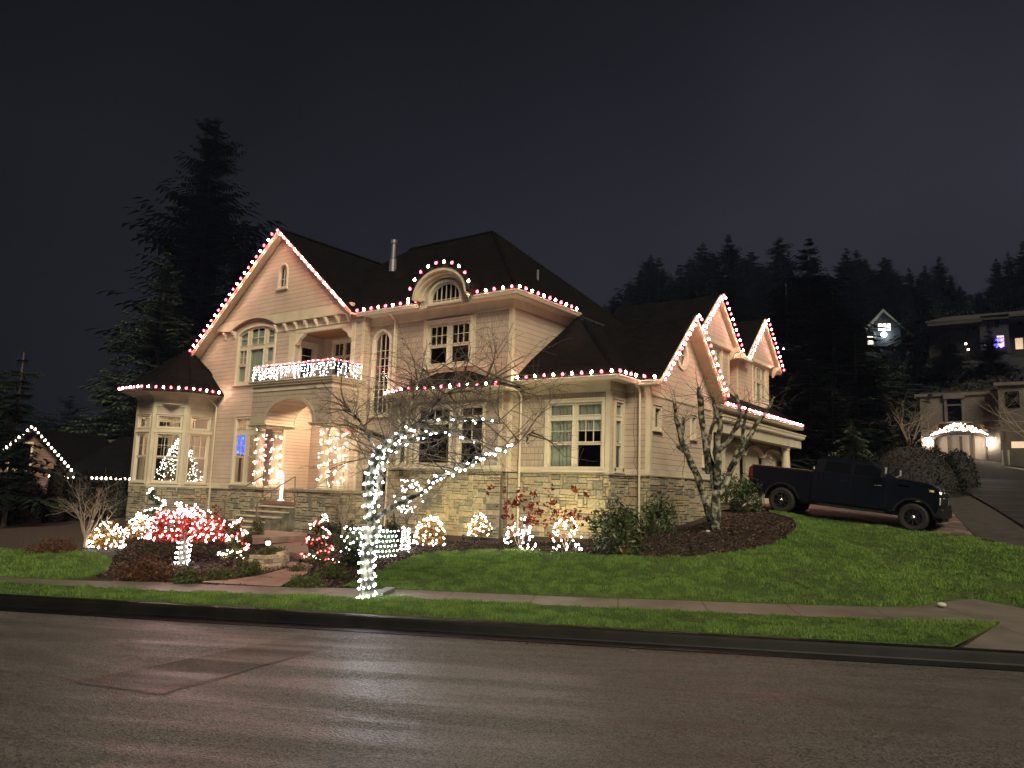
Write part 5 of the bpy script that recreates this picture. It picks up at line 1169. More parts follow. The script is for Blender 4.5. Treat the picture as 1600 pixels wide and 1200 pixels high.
for pl, r_ in stems:
    P_ = [at_d(x, y, D+o) for x, y, o in pl]
    Q, q_ = [], []
    for i in range(len(P_)-1):
        for k in range(3): Q.append(P_[i].lerp(P_[i+1], k/3)+Vector([rnd.uniform(-.018, .018) for _ in range(3)])); q_.append((r_[i]+(r_[i+1]-r_[i])*k/3)*rnd.uniform(.9, 1.12))
    Q.append(P_[-1]); q_.append(r_[-1]); b.tube(Q, [k_*1.12 for k_ in q_], 9)
b.build('trunk', MT['mossbark'], pt_, smooth=True)
b = MB()
for pl, r_ in stems[1:]:
    P_ = [at_d(x, y, D+o) for x, y, o in pl[-3:]]
    for k in range(9): q = P_[-1].lerp(P_[-2], rnd.random()*.9); twigs(b, q, (rnd.uniform(-1, 1), rnd.uniform(-1, 1), rnd.uniform(-.3, 1)), rnd.uniform(.35, .9), .010, 1, rnd, .4, 0, 4, 3)
b.build('crown', MT['twig'], pt_)
# --- generic leafy things
def clump_pts(c, rx, ry, rz, n, shell=.55, lump=.18, base_cut=True):
    """points spread through a lumpy dome"""
    d = rng.normal(size=(n, 3)); d /= np.linalg.norm(d, axis=1)[:, None]; d[:, 2] = np.abs(d[:, 2])
    rr = shell+(1-shell)*rng.random(n)
    lo = 1+lump*(np.sin(d[:, 0]*5+c[0]*3)*np.cos(d[:, 1]*6+c[1])+.6*np.sin(d[:, 2]*9+c[0]))
    return np.array(c)[None, :]+d*np.array([rx, ry, rz])[None, :]*(rr*lo)[:, None]
def shrub(name, label, cat, px, py, wpx, hpx, m_, n=1500, leaf=.05, asp=.45, group=None, dy=1.0, stems_=True, off=0, lump=.18, shell=.5, dense_core=False, lift=0.0):
    p = hit(px, py)
    if off: p = at_d(px, py, depth_of(p)+off); p.z = float(height(p.x, p.y))
    k = depth_of(p)/F_PX; rx, rz = wpx*k/2, hpx*k
    t = thing(name, label, cat, p, group)
    C = clump_pts((p.x, p.y, p.z+lift*rz), rx, rx*dy, rz*(1-lift), n, shell, lump); V, Fc, tn = np_leaves(C, n, leaf, asp=asp); np_mesh('leaves', V, Fc, MT[m_], t, attr=tn)
    if dense_core:
        b = MB(); b.ball((p.x, p.y, p.z+rz*.2), (rx*.62, rx*dy*.62, rz*.55), n=14, m_=8); b.build('core', MT['leaf_dark'], t)
    if stems_:
        b = MB()
        for _ in range(9): b.tube([p, p+Vector((rnd.uniform(-.4, .4)*rx, rnd.uniform(-.4, .4)*rx, rz*.35)), p+Vector((rnd.uniform(-.8, .8)*rx, rnd.uniform(-.8, .8)*rx, rz*rnd.uniform(.6, .95)))], [.018, .012, .004], 4)
        b.build('stem', MT['twig'], t)
    return t, p, rx, rz
def net(label, p, rx, rz, n, keys, ry=None, r_=.0155, lift=0.0, group='lights on the garden shrubs', front=True, rmax=1.0):
    pts, ks = [], []; ry = ry or rx
    for i in range(n):
        a = random.uniform(0, 2*math.pi); s = random.random(); ph = math.acos(s)
        d = Vector((math.sin(ph)*math.cos(a), math.sin(ph)*math.sin(a), math.cos(ph)))
        if front and d.dot(EYE-p) < -.15*(EYE-p).length: d = Vector((-d.x, -d.y, d.z))
        pts.append(p+Vector((d.x*rx*1.02, d.y*ry*1.02, lift*rz+d.z*rz*(1-lift)*1.02))*random.uniform(.93, 1.05)); ks.append(random.choice(keys))
    return string('net_lights', label, 'net lights', pts, ks, r_, wire=[], group=group)
t, p, rx, rz = shrub('shrub', 'round rusty shrub at the far left of the lit planting', 'shrub', 167, 855, 50, 38, 'leaf_rust', 1400); net('white net lights on the leftmost rusty shrub', p, rx, rz, 90, 'mww', r_=.0155)
t, p, rx, rz = shrub('shrub', 'second round shrub from the left in the lit planting', 'shrub', 218, 845, 44, 36, 'leaf_rust', 1200, off=.6); net('crowded white net lights on the second shrub from the left', p, rx, rz, 100, 'm', r_=.0155)
t, p, rx, rz = shrub('shrub', 'round yellowing shrub left of the spotlight against the stone wall', 'shrub', 671, 851, 50, 44, 'leaf_rust', 1500, .045); net('warm white net lights on the round shrub nearest the lit tree', p, rx, rz, 85, 'wwm', r_=.0155)
t, p, rx, rz = shrub('shrub', 'small round shrub right of the spotlight against the stone wall', 'shrub', 749, 843, 38, 40, 'leaf_rust', 1100, .045, lift=.15); net('warm white net lights on the small round shrub by the stone wall', p, rx, rz, 62, 'wwm', r_=.0155, lift=.15)
# box hedge with net
p = hit(566, 872); k = depth_of(p)/F_PX; t = thing('hedge', 'square clipped green hedge behind the lit street tree trunk', 'hedge', p)
hw_, hh_ = 36*k, 42*k; n = 3200; C = np.column_stack([p.x+rng.uniform(-1, 1, n)*hw_, p.y+rng.uniform(-.2, 1.2, n)*hw_*.9, p.z+rng.uniform(.02, 1, n)*hh_]); V, Fc, tn = np_leaves(C, n, .035); np_mesh('leaves', V, Fc, MT['leaf'], t, attr=tn)
J_ = lambda: random.uniform(-.07, .07)
pts = []
for i in range(6):
    for j in range(6): pts.append((p.x+J_()-hw_+2*hw_*(i+.5*(j % 2))/5.5, p.y-.2*hw_*.9-.04, p.z+.08+J_()+j*hh_/5.6)); pts.append((p.x+hw_+.03, p.y-.2*hw_+1.25*hw_*(i+.5*(j % 2))/5.5, p.z+.08+j*hh_/5.6))
for i in range(6):
    for j in range(3): pts.append((p.x-hw_+2*hw_*(i+.5*(j % 2))/5.5, p.y-.2*hw_+1.2*hw_*j/3, p.z+hh_+.03))
string('net_lights', 'even grid of cool white net lights over the square hedge', 'net lights', pts, ['m']*len(pts), .0155, wire=[], group='lights on the garden shrubs')
# spiral topiaries
def spiral(label, lab2, px, py, hpx, wpx, keys, turns=3.0, off=0, group='spiral topiaries', dens_=1.0, foliage=True, rl=.0155, n=90):
    p = hit(px, py)
    if off: p = at_d(px, py, depth_of(p)+off); p.z = float(height(p.x, p.y))
    k = depth_of(p)/F_PX; h, r0 = hpx*k, wpx*k/2
    t = thing('spiral_topiary', label, 'topiary', p, group)
    b = MB(); b.tube([p, p+Vector((0, 0, h))], [.035, .015], 6); b.build('trunk', MT['bark'], t)
    hel = [(r0*(1-.78*s)*math.cos(2*math.pi*turns*s+1), r0*(1-.78*s)*math.sin(2*math.pi*turns*s+1), .12*h+.88*h*s) for s in [i/200 for i in range(201)]]
    Hh = np.array(hel); m_ = 2600; idx = rng.integers(0, 201, m_); s = idx/200
    C = Hh[idx]*np.column_stack([rng.uniform(.35, 1.0, m_)]*2+[np.ones(m_)])+rng.normal(0, 1, (m_, 3))*(.055*(1-.5*s))[:, None]+np.array(p); V, Fc, tn = np_leaves(C, m_, .03); np_mesh('leaves', V, Fc, MT['leaf_moss'], t, attr=tn)
    pts = [Vector(Hh[int(200*i/n)])*1.08*Vector((1, 1, 1)).length/Vector((1, 1, 1)).length+p+Vector([random.uniform(-.05, .05) for _ in range(3)]) for i in range(n)]
    pts = [Vector((q.x, q.y, q.z)) for q in pts]
    string('string_lights', lab2, 'string lights', pts, [random.choice(keys) for _ in pts], rl, wire=[], group='lights on the garden shrubs')
spiral('spiral clipped evergreen left of the entry path', 'red and white lights on the spiral topiary left of the path', 366, 886, 70, 46, 'mrwrp', n=95)
spiral('leaning spiral clipped evergreen right of the entry path', 'red and white lights on the spiral topiary right of the path', 495, 892, 82, 56, 'mwrr', turns=3.2, n=75)
spiral('tall thin spiral topiary before the turret stone base', 'white lights on the tall spiral topiary before the turret', 236, 838, 62, 54, 'm', turns=1.7, off=2.0, n=70, rl=.0155)
# weeping red maple with lit umbrella crown
p = hit(284, 884); k = depth_of(p)/F_PX; t = thing('weeping_maple', 'low umbrella shaped red leaf tree covered in lights', 'tree', p)
b = MB(); trk = [p, p+Vector((.02, 0, .3)), p+Vector((.03, 0, 46*k))]; b.tube(trk, [.1, .09, .07], 8)
for _ in range(16): a = rnd.uniform(0, 6.28); b.tube([trk[-1], trk[-1]+Vector((math.cos(a)*.5, math.sin(a)*.5, .35)), trk[-1]+Vector((math.cos(a)*1.0, math.sin(a)*1.0, -.02))], [.03, .02, .006], 5)
b.build('trunk', MT['bark'], t)
cc = p+Vector((0, 0, 40*k)); n = 5200; C = clump_pts(tuple(cc), 64*k, 58*k, 54*k, n, .55, .14); V, Fc, tn = np_leaves(C, n, .045, asp=.25); np_mesh('crown', V, Fc, MT['leaf_red'], t, attr=tn)
pts, ks = [], []
for i in range(230):
    a = random.uniform(0, 2*math.pi); s = random.random(); ph = math.acos(s**.8); d = Vector((math.sin(ph)*math.cos(a), math.sin(ph)*math.sin(a), math.cos(ph)))
    if d.dot(EYE-cc) < 0: d = Vector((-d.x, -d.y, d.z))
    q = cc+Vector((d.x*66*k, d.y*60*k, d.z*56*k))*random.uniform(.72, 1.08); pts.append(q); ks.append('m' if (d.z > .78 or random.random() < .22) else random.choice('rrpp'))
string('net_lights', 'red and white net lights over the umbrella shaped red tree', 'net lights', pts, ks, .0155, wire=[], group='lights on the garden shrubs')
pts = wrap([p+Vector((0, 0, .02)), p+Vector((.03, 0, 42*k))], [.13, .12], .11, .10); string('string_lights', 'white lights wound thickly round the trunk of the umbrella shaped tree', 'string lights', pts, ['m']*len(pts), .0155, wire=[], group='lights on the garden shrubs')
p2 = hit(250, 846); t, p_, rx, rz = shrub('shrub', 'red leaved shrub touching the umbrella shaped tree on its left', 'shrub', 252, 846, 42, 44, 'leaf_red', 1300, .045, off=.5); net('mostly red net lights on the shrub left of the umbrella tree', p_, rx, rz, 90, 'rrrm', r_=.0155)
t, p_, rx, rz = shrub('shrub', 'dark red twiggy shrub right of the umbrella shaped tree', 'shrub', 335, 848, 50, 46, 'leaf_red', 900, .045, off=.8)
# small tree with lights by the box bay
p = hit(633, 861); k = depth_of(p)/F_PX; t = thing('small_tree', 'small bare tree with lit trunk and crown before the stone wall', 'tree', p)
b = MB(); q = p+Vector((0, 0, 46*k)); b.tube([p, p+Vector((.03, 0, .4)), q], [.05, .04, .035], 7); b.build('trunk', MT['bark'], t); b = MB(); tips = []
for _ in range(14): a = rnd.uniform(0, 6.28); twigs(b, q, (math.cos(a)*.7, math.sin(a)*.7, rnd.uniform(.4, 1.1)), 48*k, .014, 2, rnd, .35, 0, 4, 3, tips)
b.build('crown', MT['twig'], t)
pts = wrap([p, q-Vector((0, 0, .15))], [.1, .07], .09, .09)+[q+Vector((random.gauss(0, 12)*k, random.gauss(0, 12)*k, (12+random.uniform(0, 52))*k)) for _ in range(62)]
string('string_lights', 'white lights on the small bare tree before the stone wall', 'string lights', pts, ['m']*len(pts), .0155, wire=[], group='lights on the garden shrubs')
# hydrangeas with red leaves
for px, py, w_, h_, lab, l2 in ((812, 860, 62, 88, 'leggy hydrangea with tall red leaf cluster', 'white lights at the foot of the left hydrangea'), (884, 860, 64, 84, 'leggy hydrangea with dark red leaves beside the rhododendron', 'white lights at the foot of the right hydrangea')):
    p = hit(px, py); k = depth_of(p)/F_PX; t = thing('hydrangea', lab, 'shrub', p); b = MB(); tips = []
    for _ in range(9): a = rnd.uniform(0, 6.28); twigs(b, p, (math.cos(a)*.45, math.sin(a)*.45, 1), h_*k*rnd.uniform(.5, .95), .013, 1, rnd, .35, 0, 4, 2, tips, .5)
    b.build('stem', MT['twig_pale'], t); n = 0; Cs = []
    for tp in tips: Cs += [np.array(tp)+rng.normal(0, .06, 3) for _ in range(7)]
    Cs = np.array(Cs); V, Fc, tn = np_leaves(Cs, len(Cs), .07, asp=.55); np_mesh('leaves', V, Fc, MT['leaf_red'], t, attr=tn)
    net(l2, p+Vector((0, 0, .05)), 24*k, 48*k, 56, 'wwm', r_=.02)
# evergreen foundation shrubs
for i, (px, py, w_, h_, m_, n, lf, lab, off) in enumerate((
 (965, 862, 86, 92, 'leaf', 1500, .085, 'large glossy rhododendron at the lit wall corner', 0), (1030, 838, 60, 70, 'leaf', 900, .08, 'darker rhododendron in the shade of the side wall', .8),
 (1165, 800, 58, 62, 'leaf', 1200, .08, 'glossy rhododendron beside the truck tailgate', .3), (1135, 795, 50, 56, 'leaf', 800, .08, 'rhododendron behind the pruned tree', 1.2), (1075, 812, 44, 44, 'leaf_dark', 700, .06, 'dark low shrub against the side wall', 1.2),
 (330, 815, 60, 50, 'leaf', 1400, .05, 'green leafy shrub against the stone left of the steps', 2.6), (375, 812, 30, 46, 'leaf_dark', 800, .05, 'dark green shrub beside the left handrail', 2.2),
 (612, 852, 26, 46, 'leaf_dark', 1500, .03, 'dense dark cone shaped evergreen behind the small lit tree', .3), (479, 826, 13, 38, 'leaf_dark', 700, .03, 'slim dark columnar evergreen at the right side of the steps', .3),
 (527, 838, 74, 22, 'leaf_dark', 1600, .04, 'low dark hedge before the right pedestal', 1.0), (400, 850, 26, 40, 'leaf_moss', 500, .045, 'wispy shrub at the foot of the steps', .3))):
    shrub('shrub', lab, 'shrub', px, py, w_, h_, m_, n, lf, off=off, asp=.3 if m_ == 'leaf' else .45)
for px, py, w_, h_, m_, n, lf, lab in ((228, 905, 96, 36, 'leaf_brown', 3200, .035, 'wide mound of dark reddish ground cover by the sidewalk'), (292, 911, 46, 22, 'leaf_moss', 1400, .05, 'tufted grassy clump at the edge of the sidewalk'), (345, 905, 60, 16, 'leaf_moss', 1500, .035, 'low spreading juniper left of the path'),
 (392, 897, 46, 20, 'leaf_moss', 1400, .04, 'wispy green mound beside the path steps'), (425, 868, 50, 16, 'leaf_moss', 1200, .035, 'creeping green mat on top of the low stone wall'), (478, 916, 66, 18, 'leaf_moss', 2200, .03, 'low mossy mound right of the path entrance'), (520, 900, 60, 22, 'leaf_moss', 1800, .035, 'juniper clump below the right spiral topiary'), (548, 885, 46, 34, 'leaf_dark', 1500, .04, 'dark green mound under the square hedge'),
 (465, 893, 30, 12, 'leaf_moss', 500, .04, 'small green tuft at the path lamp'), (85, 863, 84, 22, 'leaf_brown', 1800, .04, 'low brownish shrub bed at the edge of the left lawn'), (535, 860, 40, 26, 'leaf_moss', 900, .04, 'feathery shrub between spiral topiary and square hedge'), (975, 866, 26, 14, 'leaf_rust', 260, .05, 'small yellow green plant at the foot of the rhododendron')):
    shrub('ground_cover' if h_ < 24 else 'shrub', lab, 'plant', px, py, w_, h_, m_, n, lf, asp=.3, stems_=False, shell=.3)
# bare shrub by the right pedestal and bare tree at the left
for nm, lab, px, py, h_, m_, cnt, off in (('bare_shrub', 'leafless pale shrub in front of the right stone pedestal', 535, 842, 72, 'twig_pale', 9, 1.2), ('bare_tree', 'small vase shaped leafless tree at the left lawn', 133, 856, 80, 'twig_pale', 10, 0)):
    p = hit(px, py)
    if off: p = at_d(px, py, depth_of(p)+off); p.z = float(height(p.x, p.y))
    k = depth_of(p)/F_PX; t = thing(nm, lab, 'tree' if nm == 'bare_tree' else 'shrub', p); b = MB()
    b.tube([p, p+Vector((0, 0, .25))], [.06, .05], 6); b.build('trunk', MT[m_], t); b = MB()
    for i in range(cnt): a = 6.28*i/cnt; twigs(b, p+Vector((0, 0, .2)), (math.cos(a)*.5, math.sin(a)*.5, 1), h_*k*.8, .022, 2, rnd, .3, .02, 4, 3)
    b.build('crown', MT[m_], t)
# path lamps
lit = mat('lit_path_lamp', (1, 1, 1), .4, emit=(1, .9, .75), estr=9)
for px, py, on, lab in ((418, 864, True, 'small lit path lamp with pagoda cap left of the path'), (468, 891, False, 'unlit copper path lamp right of the path')):
    p = hit(px, py); k = depth_of(p)/F_PX; t = thing('path_lamp', lab, 'lamp', p); h = 22*k
    b = MB(); b.tube([p, p+Vector((0, 0, h*.8))], .012, 6); b.build('stake', MT['dark'], t)
    b = MB(); b.lathe(p+Vector((0, 0, h*.55)), [(.04, 0), (.055, .03), (.05, .1), (.001, .1)], 12); b.build('lens', lit if on else MT['dark'], t)
    b = MB(); b.lathe(p+Vector((0, 0, h*.55+.1)), [(.13, 0), (.09, .035), (.03, .06), (.001, .08)], 14); b.build('cap', mat('copper_cap', (.18, .1, .07), .4, .6), t)
# low dry stone wall
b = MB(); b.tone = []; wp = [hit(*q) for q in ((388, 890), (412, 892), (440, 886), (452, 878))]; rr_ = random.Random(5)
for lay in range(4):
    for p, q in zip(wp[:-1], wp[1:]):
        n = 4; d = (q-p)/n; o = Vector((-d.y, d.x, 0)).normalized()*.14
        for i in range(n):
            a = p+d*(i+rr_.uniform(-.1, .1)); c = p+d*(i+.94); z = p.z+lay*.085-.02; z1 = z+.07
            b.hexa([(a.x, a.y, z), (c.x, c.y, z), (c.x+o.x, c.y+o.y, z), (a.x+o.x, a.y+o.y, z), (a.x, a.y, z1), (c.x, c.y, z1), (c.x+o.x, c.y+o.y, z1), (a.x+o.x, a.y+o.y, z1)]); b.tone += [rr_.random()]*6
tag(b.build('stone_wall', MT['stone']), 'low dry stone retaining wall beside the entry steps', 'wall')
# litter: leaves, twigs and pebbles on mulch and lawn
b = MB()
for i in range(420):
    px = rnd.uniform(20, 1240); py = rnd.uniform(840, 905); p = hit(px, py); 
    if in_poly(np.array([p.x]), np.array([p.y]), lawn)[0]: continue
    s = rnd.uniform(.02, .045); b.face([p+Vector((rnd.uniform(-s, s), rnd.uniform(-s, s), .02+rnd.uniform(0, .04))) for _ in range(4)])
for i in range(110):
    px = rnd.uniform(0, 1560); py = rnd.uniform(868, 935) if i % 3 else None; p = hit(px, py) if py else at_z(px, 955+px*.057+rnd.uniform(-2, 12), .012)
    s = rnd.uniform(.02, .045); b.face([p+Vector((rnd.uniform(-s, s), rnd.uniform(-s, s), (.05 if py else .0)+rnd.uniform(0, .02))) for _ in range(4)])
o = b.build('leaf_litter', MT['leaf_rust']); tag(o, 'scattered dry leaves on mulch beds, lawn and gutter', 'leaves', kind='stuff')
for i, (px, py, s, lab) in enumerate(((1471, 948, .09, 'pale rounded stone at the corner of the sidewalk'), (1244, 846, .06, 'small white stone at the edge of the curved mulch bed'), (1106, 832, .07, 'white stone at the foot of the pruned tree'))):
    p = hit(px, py) if py < 940 else at_z(px, py, .18); b = MB(); b.ball(p+Vector((0, 0, s*.4)), (s, s*.8, s*.55), n=10, m_=6); tag(b.build('stone', mat('pale_stone', (.5, .47, .42), .7), smooth=True), lab, 'stone')
b = MB(); b.box(0, 0, 0, 0, 0, 0) if False else None
pl = at_z(598, 931, .18); q = at_z(618, 922, .18); d = (q-pl).normalized(); o = Vector((-d.y, d.x, 0))*.18
b.hexa([tuple(v) for v in (pl, q, q+o, pl+o, pl+Vector((0, 0, .05)), q+Vector((0, 0, .05)), q+o+Vector((0, 0, .05)), pl+o+Vector((0, 0, .05)))]); tag(b.build('cable_cover', mat('grey_rubber', (.2, .22, .2), .6)), 'flat grey cable cover lying across the sidewalk behind the tree', 'cable cover')
# ------------------------------------------------------------ pickup truck on the drive
gzr, gzf2 = float(height(-7.7, 26.4))+.02, float(height(-3.75, 26.4))+.02
tilt = math.atan2(gzr-gzf2, 3.95)
T = thing('pickup_truck', 'dark navy crew cab pickup truck parked nose down on the paver driveway', 'pickup truck', (-9.06, 27.32, gzr+1.15*math.tan(tilt)))
T.rotation_euler = (0, tilt, 0)
paint = mat('navy_metallic_paint', (.0012, .0028, .0075), .40, 0, spec=.22); bsdf(paint).inputs['Coat Weight'].default_value = .0; bsdf(paint).inputs['Coat Roughness'].default_value = .06
blk = mat('black_plastic', (.008, .008, .009), .45); rub = mat('tyre_rubber', (.012, .012, .012), .75); rim = mat('dark_alloy', (.05, .05, .055), .35, .8); chrome = mat('chrome_trim', (.6, .6, .62), .15, 1); tg = mat('tinted_glass', (.004, .005, .006), .04); redl = mat('red_tail_lens', (.10, .004, .004), .3); clr = mat('headlamp_lens', (.7, .72, .7), .12, .5); amb = mat('amber_lens', (.9, .6, .2), .2)
W2 = 1.02
def tb_(name, m_, f, bev=0.0, seg=2, smooth=False, parent=None):
    b = MB(); f(b); o = b.build(name, m_, parent or T, smooth=smooth, local=True)
    if bev:
        md = o.modifiers.new('bevel', 'BEVEL'); md.width = bev; md.segments = seg; md.limit_method = 'ANGLE'; md.angle_limit = R(35)
    return o
def arch(cx, r_, z0, n=14, rev=False):
    a0 = math.asin((z0-.43)/r_); P_ = [(cx+r_*math.cos(a0+(math.pi-2*a0)*i/n), .43+r_*math.sin(a0+(math.pi-2*a0)*i/n)) for i in range(n+1)]
    return P_
RX, FXw = 1.15, 5.10
prof_bed = [(.02, .72), (.04, 1.46), (.12, 1.485), (2.06, 1.485), (2.06, .56)] + arch(RX, .55, .56) + [(.35, .60)]
prof_cab = [(2.075, .56), (2.075, 1.50), (4.28, 1.50), (4.30, .56)]
prof_fr = [(4.31, .56), (4.31, 1.50), (4.75, 1.50), (5.55, 1.42), (5.74, 1.33), (5.78, 1.0), (5.77, .78), (5.70, .64)] + arch(FXw, .56, .60) + [(4.4, .56)]
def sidebody(b, prof, y0, y1): b.prism([(x, y0, z) for x, z in prof], (0, y1-y0, 0))
def panel_side(name, prof):
    tb_(name, paint, lambda b: (sidebody(b, prof, -W2, -W2+.24), sidebody(b, prof, W2-.24, W2)), .035, 3)
tb_('bed', paint, lambda b: (sidebody(b, prof_bed, -W2, -W2+.2), sidebody(b, prof_bed, W2-.2, W2), b.box(.02, .1, -W2+.2, W2-.2, .72, 1.46), b.box(1.98, 2.05, -W2+.2, W2-.2, .72, 1.48)), .03, 3)
tb_('cab', paint, lambda b: b.prism([(x, -W2, z) for x, z in prof_cab], (0, 2*W2, 0)), .05, 3)
tb_('hood', paint, lambda b: (sidebody(b, prof_fr, -W2, -W2+.3), sidebody(b, prof_fr, W2-.3, W2), b.prism([(x, -W2+.3, z) for x, z in ((4.31, 1.1), (4.31, 1.53), (4.8, 1.55), (5.52, 1.47), (5.73, 1.34), (5.73, .9))], (0, 2*W2-.6, 0))), .045, 3)
def greenhouse(b):
    lo, hi = .93, .76; B_ = [(2.11, 1.49), (4.62, 1.49)]; Tt = [(2.25, 2.02), (3.72, 2.02)]
    m1 = [(2.18, 1.93), (3.86, 1.93)]
    def ring(pts, w_): return [(pts[0][0], -w_, pts[0][1]), (pts[1][0], -w_, pts[1][1]), (pts[1][0], w_, pts[1][1]), (pts[0][0], w_, pts[0][1])]
    rs = [ring(B_, lo), ring(m1, hi+.03), ring([(2.30, 2.025), (3.66, 2.03)], hi-.07)]
    for a, c in zip(rs[:-1], rs[1:]):
        for i in range(4): j = (i+1) % 4; b.face([a[i], a[j], c[j], c[i]])
    b.face(rs[-1])
tb_('roof', paint, greenhouse, .04, 3)
def wy(z): return .93-(z-1.49)/(1.93-1.49)*.14
def sidewin(b, pts, s): b.face([(x, s*(wy(z)+.006), z) for x, z in (pts if s > 0 else pts[::-1])][::-1] if s > 0 else [(x, s*(wy(z)+.006), z) for x, z in pts])
for pts in ([(2.42, 1.55), (3.22, 1.55), (3.2, 1.88), (2.46, 1.88)], [(3.34, 1.55), (4.33, 1.55), (3.86, 1.87), (3.34, 1.88)]):
    for s in (-1, 1): tb_('side_window', tg, lambda b: sidewin(b, pts, s))
tb_('windscreen', tg, lambda b: b.face([(4.59, -.82, 1.535), (4.59, .82, 1.535), (3.93, .72, 1.89), (3.93, -.72, 1.89)]))
tb_('bed_cover', mat('bed_cover_vinyl', (.22, .19, .17), .35), lambda b: b.prism([(.06, -W2+.04, 1.50), (2.03, -W2+.04, 1.50), (2.03, W2-.04, 1.50), (.06, W2-.04, 1.50)], (0, 0, .035)), .012)
tb_('bed_rail', mat('bed_rail_highlight', (.34, .27, .23), .35), lambda b: (b.box(.1, 2.04, -W2-.008, -W2+.07, 1.478, 1.53), b.box(.1, 2.04, W2-.07, W2+.008, 1.478, 1.53)), .012)  # pale colour stands in for light caught along the rail
tb_('hood_badge', chrome, lambda b: b.box(4.62, 4.95, -W2-.012, -W2+.0, 1.33, 1.37))
tb_('tail_light', redl, lambda b: b.box(-.01, .13, -W2-.012, -W2+.12, 1.02, 1.44), .015); tb_('bed_rail', mat('bed_rail_highlight', (.34, .27, .23), .35), lambda b: (b.box(.1, 2.04, -W2-.008, -W2+.07, 1.478, 1.53), b.box(.1, 2.04, W2-.07, W2+.008, 1.478, 1.53)), .012)  # second rail strip in the same painted highlight colour
tb_('hood_badge', chrome, lambda b: b.box(4.62, 4.95, -W2-.012, -W2+.0, 1.33, 1.37))
tb_('tail_light', redl, lambda b: b.box(-.01, .13, W2-.12, W2+.012, 1.02, 1.44), .015)
tb_('tailgate', paint, lambda b: b.box(-.02, .05, -W2+.14, W2-.14, .74, 1.46), .02)
tb_('rear_bumper', chrome, lambda b: b.box(-.16, .08, -.95, .95, .55, .74), .04)
tb_('front_bumper', blk, lambda b: (b.box(5.62, 5.92, -.98, .98, .48, .80), b.box(5.68, 5.86, -.8, .8, .36, .5)), .06, 3)
tb_('grille', blk, lambda b: b.box(5.72, 5.83, -.62, .62, .84, 1.33), .02)
tb_('grille_bar', chrome, lambda b: (b.box(5.81, 5.85, -.6, .6, 1.05, 1.10), b.box(5.81, 5.85, -.6, .6, 1.24, 1.27)), .01)
for s in (-1, 1):
    tb_('headlight', clr, lambda b: b.prism([(5.50, s*(W2+.004), 1.24), (5.81, s*(W2-.12), 1.20), (5.81, s*(W2-.16), 1.28), (5.48, s*(W2+.004), 1.33)], (-.04, -s*.06, 0)), .01)
    tb_('turn_signal', amb, lambda b: b.prism([(5.52, s*(W2+.008), 1.26), (5.62, s*(W2+.0), 1.25), (5.62, s*(W2+.0), 1.31), (5.52, s*(W2+.008), 1.32)], (-.02, -s*.03, 0)))
    tb_('fog_light', clr, lambda b: b.box(5.70, 5.805, s*W2*.9-.07, s*W2*.9+.07, .88, 1.1), .02)
    tb_('mirror', blk, lambda b: (b.box(4.20, 4.30, s*(W2+.10) if s > 0 else -W2-.36, W2+.36 if s > 0 else -W2-.10, 1.52, 1.86), b.box(4.22, 4.27, min(s*(W2-.1), s*(W2+.15)), max(s*(W2-.1), s*(W2+.15)), 1.56, 1.62)), .03)
    tb_('mirror_cap', mat('mirror_cap_highlight', (.55, .53, .5), .3), lambda b: b.box(4.302, 4.318, s*(W2+.12) if s > 0 else -W2-.34, W2+.34 if s > 0 else -W2-.12, 1.66, 1.85), .006)  # light on the mirror housings painted as a pale cap
    tb_('mirror_glass', chrome, lambda b: b.box(4.192, 4.198, s*(W2+.13) if s > 0 else -W2-.33, W2+.33 if s > 0 else -W2-.13, 1.55, 1.83))
    tb_('running_board', blk, lambda b: b.box(2.3, 4.3, min(s*.86, s*1.06), max(s*.86, s*1.06), .44, .50), .015)
    for x0 in (2.95, 3.98):
        tb_('door_handle', chrome if x0 > 3.5 else blk, lambda b: b.box(x0, x0+.2, min(s*W2, s*(W2+.03)), max(s*W2, s*(W2+.03)), 1.27, 1.305), .008)
    tb_('door_seam', blk, lambda b: [b.box(x, x+.012, min(s*W2*.99, s*(W2+.002)), max(s*W2*.99, s*(W2+.002)), .62, 1.49) for x in (2.20, 3.26, 4.30)])
    for cx in (RX, FXw): tb_('wheel_arch', blk, lambda b: [b.hexa([(cx+r0*math.cos(a), s*y0, .43+r0*math.sin(a)) for a, r0, y0 in ((t, .54, W2-.1), (t, .60, W2-.1), (t2, .60, W2-.1), (t2, .54, W2-.1), (t, .54, W2+.022), (t, .60, W2+.022), (t2, .60, W2+.022), (t2, .54, W2+.022))]) for t, t2 in [(.22+(math.pi-.44)*i/14, .22+(math.pi-.44)*(i+1)/14) for i in range(14)]])
tb_('underbody', blk, lambda b: (b.box(.5, 5.6, -.7, .7, .42, .62), b.box(.1, 5.9, -.8, .8, .62, .9)))
tb_('cab_lamp', mat('white_lens', (.9, .9, .9), .3), lambda b: b.box(2.085, 2.10, -.93, -.85, 1.58, 1.66))
